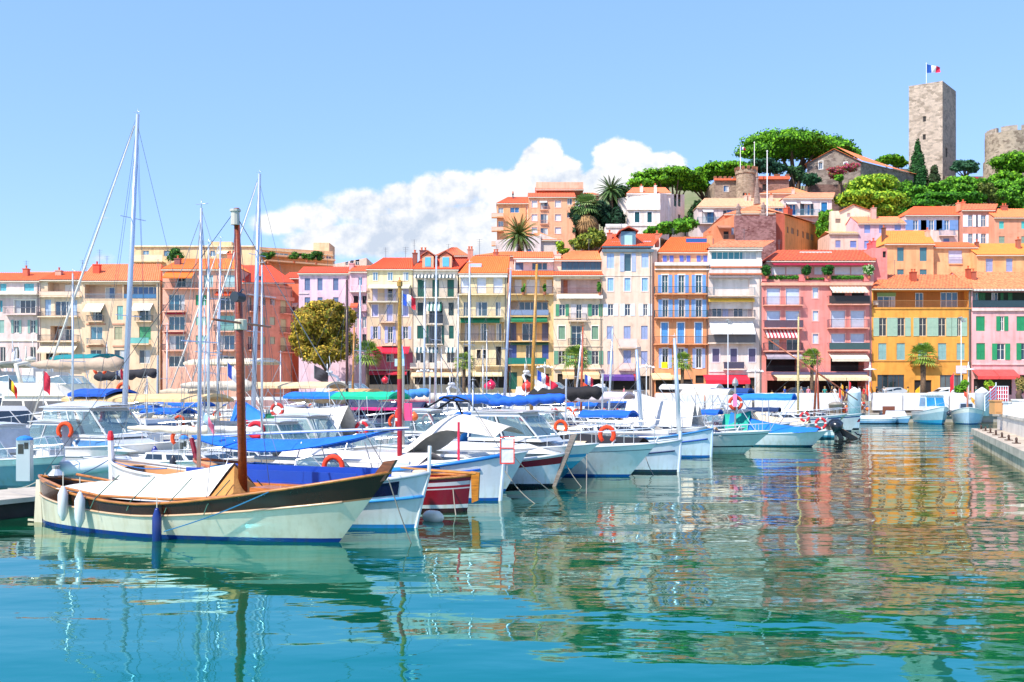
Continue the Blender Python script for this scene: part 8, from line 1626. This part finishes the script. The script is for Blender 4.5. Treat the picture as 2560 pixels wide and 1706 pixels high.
for k, (x, c) in enumerate(((2097, '#e84428'), (2103, '#f0a020'), (2122, '#e02838'), (2146, '#f0e8e0'), (2165, '#e85028'), (2172, '#f09030'))):
    p = W(x, 968-(k % 3)*8, 110); wavy_flag('slim marker flag over the fishing gear, %s in colour, %s' % (('vermilion', 'amber', 'red', 'white', 'orange', 'light orange')[k], ('far left', 'left', 'left of the bollard', 'right of the bollard', 'right', 'far right')[k]), p, .35, 1.1, (c,), (1, 0, 0), 1.3, pole=2.2)
# ------------------------------------------------------------------ ground, water, sky, light, camera
mb = MB()
def gp(i, j):
    y = 129+ (j*0) ; return None
ys = [115, 128, 140, 142, 150, 158, 166, 174, 182, 190, 198, 206, 214, 222, 230, 240, 260, 300, 400, 700, 1500, 4000]
xs = [-4000, -1500, -600, -300, -200, -150, -120, -90, -70, -50, -35, -20, -10, 0, 10, 20, 35, 50, 65, 80, 95, 110, 130, 150, 200, 300, 600, 1500, 4000]
vs = [(x, y, terrain(x, y)-(0 if y < 141 else .2)-(0 if y < 300 else (y-300)*.02)) for y in ys for x in xs]; nx = len(xs)
mb.add(vs, [(j*nx+i, j*nx+i+1, (j+1)*nx+i+1, (j+1)*nx+i) for j in range(len(ys)-1) for i in range(nx-1)])
tag(mb.build('ground', mat('hill_earth', '#8c8468', .95, var=.4, vscale=.15, bump=.3, col2='#5c6c3c')), kind='structure')
mb = MB(); mb.box(-300, 300, 111, 115.01, -2, STREET-.06); tag(mb.build('quay', mat('quay_stone', '#b8ac9c', .9, var=.25, vscale=.6, bump=.3)), kind='structure')
mb = MB(); mb.box(-60, 62, 108.6, 111, -2, .95); mb.box(-60, 62, 108.4, 108.62, .62, .93); tag(mb.build('lower_quay', mat('quay_stone', '#b0a498', .9, var=.25, vscale=.6, bump=.3)), kind='structure')

# water
mb = MB()
wx = [-3000, -800, -300, -120, -60, -30, -10, 10, 30, 60, 120, 300, 800, 3000]; wy = [-3000, -800, -200, -50, -10, 10, 30, 60, 90, 130]
mb.add([(x, y, 0) for y in wy for x in wx], [(j*len(wx)+i, j*len(wx)+i+1, (j+1)*len(wx)+i+1, (j+1)*len(wx)+i) for j in range(len(wy)-1) for i in range(len(wx)-1)])
m = bpy.data.materials.new('harbour_water'); m.use_nodes = True; nt = m.node_tree; N = nt.nodes; Lk = nt.links; p = N['Principled BSDF']; p.inputs['Specular Tint'].default_value = (.5, .93, 1, 1)
p.inputs['Base Color'].default_value = (*WATER_COL, 1); p.inputs['Roughness'].default_value = .02; p.inputs['IOR'].default_value = 1.33
p.inputs['Specular IOR Level'].default_value = .5
tc = N.new('ShaderNodeTexCoord')
def wn(scale, sx, sy, det, rot=0.):
    mp = N.new('ShaderNodeMapping'); mp.inputs['Scale'].default_value = (sx, sy, 1); mp.inputs['Rotation'].default_value = (0, 0, R(rot)); Lk.new(tc.outputs['Object'], mp.inputs['Vector'])
    n = N.new('ShaderNodeTexNoise'); n.inputs['Scale'].default_value = scale; n.inputs['Detail'].default_value = det; n.inputs['Roughness'].default_value = .45; Lk.new(mp.outputs[0], n.inputs['Vector']); return n.outputs['Fac']
def mad(a, k, b=None):
    q = N.new('ShaderNodeMath'); q.operation = 'MULTIPLY_ADD'; Lk.new(a, q.inputs[0]); q.inputs[1].default_value = k
    if b is None: q.inputs[2].default_value = 0
    else: Lk.new(b, q.inputs[2])
    return q.outputs[0]
h = mad(wn(.32, .5, 1, 1, 8), WAVE[0]); h = mad(wn(1.1, .45, 1, 2, -12), WAVE[1], h); h = mad(wn(3.2, .6, 1, 2, 20), WAVE[2], h)
# patchy calm and rippled areas
b = N.new('ShaderNodeBump'); b.inputs['Strength'].default_value = 1.; b.inputs['Distance'].default_value = 1.
pt = wn(.06, 1, 1, 2); rr = N.new('ShaderNodeMapRange'); rr.inputs['From Min'].default_value = .35; rr.inputs['From Max'].default_value = .65; rr.inputs['To Min'].default_value = .55; rr.inputs['To Max'].default_value = 1.2; Lk.new(pt, rr.inputs['Value'])
q = N.new('ShaderNodeMath'); q.operation = 'MULTIPLY'; Lk.new(h, q.inputs[0]); Lk.new(rr.outputs[0], q.inputs[1])
Lk.new(q.outputs[0], b.inputs['Height'])
fr = N.new('ShaderNodeFresnel'); fr.inputs['IOR'].default_value = 1.33; Lk.new(b.outputs['Normal'], fr.inputs['Normal'])
fk = N.new('ShaderNodeMath'); fk.operation = 'MULTIPLY_ADD'; fk.use_clamp = True; fk.inputs[1].default_value = 1.3; fk.inputs[2].default_value = .15; Lk.new(fr.outputs[0], fk.inputs[0])
tr = N.new('ShaderNodeValToRGB'); tr.color_ramp.elements[0].position = .16; tr.color_ramp.elements[0].color = (.18, .79, .94, 1); tr.color_ramp.elements[1].position = .55; tr.color_ramp.elements[1].color = (.74, .72, .60, 1); Lk.new(fr.outputs[0], tr.inputs[0])
gl_ = N.new('ShaderNodeBsdfGlossy'); gl_.inputs['Roughness'].default_value = .03; Lk.new(tr.outputs[0], gl_.inputs['Color']); Lk.new(b.outputs['Normal'], gl_.inputs['Normal'])
df = N.new('ShaderNodeBsdfDiffuse'); df.inputs['Color'].default_value = (*WATER_COL, 1)
ms = N.new('ShaderNodeMixShader'); Lk.new(fk.outputs[0], ms.inputs[0]); Lk.new(df.outputs[0], ms.inputs[1]); Lk.new(gl_.outputs[0], ms.inputs[2]); Lk.new(ms.outputs[0], N['Material Output'].inputs['Surface'])
tag(mb.build('water', m), kind='structure')

# sky
w = bpy.data.worlds.new('World'); scene.world = w; w.use_nodes = True; nt = w.node_tree; N = nt.nodes; Lk = nt.links; bg = N['Background']
sky = N.new('ShaderNodeTexSky'); sky.sky_type = 'NISHITA'; sky.sun_disc = False
sky.sun_elevation = SUN_EL; sky.sun_rotation = SUN_ROT; sky.altitude = 0; sky.air_density = 1.0; sky.dust_density = .6; sky.ozone_density = 2.0
def mth(op, a, b=None, c=None):
    q = N.new('ShaderNodeMath'); q.operation = op
    for i, v in enumerate((a, b, c)):
        if v is None: continue
        if hasattr(v, 'links'): Lk.new(v, q.inputs[i])
        else: q.inputs[i].default_value = v
    return q.outputs[0]
tc = N.new('ShaderNodeTexCoord'); sp = N.new('ShaderNodeSeparateXYZ'); Lk.new(tc.outputs['Generated'], sp.inputs[0])
yy = mth('MAXIMUM', sp.outputs[1], .02); U = mth('DIVIDE', sp.outputs[0], yy); V = mth('DIVIDE', sp.outputs[2], yy)
cb = N.new('ShaderNodeCombineXYZ'); Lk.new(U, cb.inputs[0]); Lk.new(V, cb.inputs[1])
def sn(sc, det, rough=.6):
    n = N.new('ShaderNodeTexNoise'); n.inputs['Scale'].default_value = sc; n.inputs['Detail'].default_value = det; n.inputs['Roughness'].default_value = rough; Lk.new(cb.outputs[0], n.inputs['Vector']); return n.outputs['Fac']
blobs = [(1565, 415, 95, 75), (1650, 425, 75, 55), (1520, 460, 80, 60), (1355, 400, 60, 52), (1375, 450, 110, 70), (1250, 470, 110, 50), (1120, 475, 110, 55), (1010, 500, 90, 50), (900, 515, 110, 55), (770, 545, 110, 48), (690, 560, 80, 40), (1500, 560, 330, 90), (1150, 580, 380, 80), (900, 600, 260, 55), (700, 540, 60, 20), (1350, 620, 500, 60), (255, 645, 70, 22), (262, 545, 28, 8)]
acc = None
for x, y, rx, ry in blobs:
    du = mth('MULTIPLY', mth('SUBTRACT', U, (x-1280)/F), F/rx); dv = mth('MULTIPLY', mth('SUBTRACT', V, (YH-y)/F), F/ry)
    d = mth('SUBTRACT', 1, mth('SQRT', mth('ADD', mth('MULTIPLY', du, du), mth('MULTIPLY', dv, dv))))
    d = mth('MULTIPLY', d, .5+.5*min(rx, ry)/60 if rx > 100 else 1.0)
    if rx < 72 and y > 520: d = mth('SUBTRACT', mth('MULTIPLY', d, .55), .12)
    if acc is None: acc = d
    else: acc = mth('SMOOTH_MAX', acc, d, .12)
n1 = sn(22, 8, .62); n2 = sn(60, 6, .6)
f = mth('ADD', acc, mth('MULTIPLY', mth('SUBTRACT', n1, .5), 1.15)); f = mth('ADD', f, mth('MULTIPLY', mth('SUBTRACT', n2, .5), .35))
# other clouds, out of the photograph, so that the harbour mirrors a broken sky
mr = N.new('ShaderNodeMapRange'); mr.interpolation_type = 'SMOOTHSTEP'; mr.inputs['From Min'].default_value = -.02; mr.inputs['From Max'].default_value = .19; lft = mth('MAXIMUM', mth('MULTIPLY', U, -1), 0); f = mth('DIVIDE', mth('SUBTRACT', f, mth('MULTIPLY', lft, .25)), mth('MULTIPLY_ADD', lft, 5., 1.)); Lk.new(f, mr.inputs['Value'])
gate = mth('GREATER_THAN', sp.outputs[1], .1); mask = mth('MULTIPLY', mr.outputs[0], gate)
sh = N.new('ShaderNodeValToRGB'); sh.color_ramp.elements[0].position = .35; sh.color_ramp.elements[1].position = .62
sh.color_ramp.elements[0].color = (*CLOUD[0], 1); sh.color_ramp.elements[1].color = (*CLOUD[1], 1)
n3 = sn(9, 6, .55); ofs = N.new('ShaderNodeVectorMath'); ofs.operation = 'ADD'; Lk.new(cb.outputs[0], ofs.inputs[0]); ofs.inputs[1].default_value = (.006, -.009, 0)
def sn2(sc, det):
    n = N.new('ShaderNodeTexNoise'); n.inputs['Scale'].default_value = sc; n.inputs['Detail'].default_value = det; n.inputs['Roughness'].default_value = .6; Lk.new(ofs.outputs[0], n.inputs['Vector']); return n.outputs['Fac']
relief = mth('SUBTRACT', n1, sn2(22, 8)); hv = mth('ADD', mth('MULTIPLY', relief, 1.0), mth('MULTIPLY_ADD', V, 1.3, mth('ADD', n3, -.18))); Lk.new(hv, sh.inputs[0])
tint = N.new('ShaderNodeMixRGB'); tint.blend_type = 'MULTIPLY'; tint.inputs[0].default_value = 1; Lk.new(sky.outputs[0], tint.inputs[1]); tint.inputs[2].default_value = (*SKY_TINT, 1)
pale = N.new('ShaderNodeMixRGB'); pale.inputs[0].default_value = PALE[0]; Lk.new(tint.outputs[0], pale.inputs[1]); pale.inputs[2].default_value = (*PALE[1], 1)
mx = N.new('ShaderNodeMixRGB'); Lk.new(mask, mx.inputs[0]); Lk.new(pale.outputs[0], mx.inputs[1]); Lk.new(sh.outputs[0], mx.inputs[2])
Lk.new(mx.outputs[0], bg.inputs['Color']); bg.inputs['Strength'].default_value = SKY_STR

L = bpy.data.lights.new('sun', 'SUN'); L.energy = SUN_STR; L.angle = R(.53); L.color = (1, .94, .84); so = bpy.data.objects.new('sun', L); COL.objects.link(so)
so.rotation_euler = SUN_DIR.to_track_quat('Z', 'Y').to_euler(); so.location = SUN_DIR*200

cam = bpy.data.cameras.new('camera'); co = bpy.data.objects.new('camera', cam); COL.objects.link(co); scene.camera = co
co.location = (0, 0, H); co.rotation_euler = (R(90), 0, 0); cam.sensor_width = 36; cam.lens = 36*F/2560; cam.shift_y = (YH-853)/2560; cam.clip_end = 8000; cam.clip_start = .1
scene.render.engine = 'CYCLES'; scene.view_settings.view_transform = 'Standard'; scene.view_settings.look = 'None'; scene.view_settings.exposure = EXPO; scene.view_settings.gamma = 1
scene.cycles.max_bounces = 6; scene.cycles.transparent_max_bounces = 12
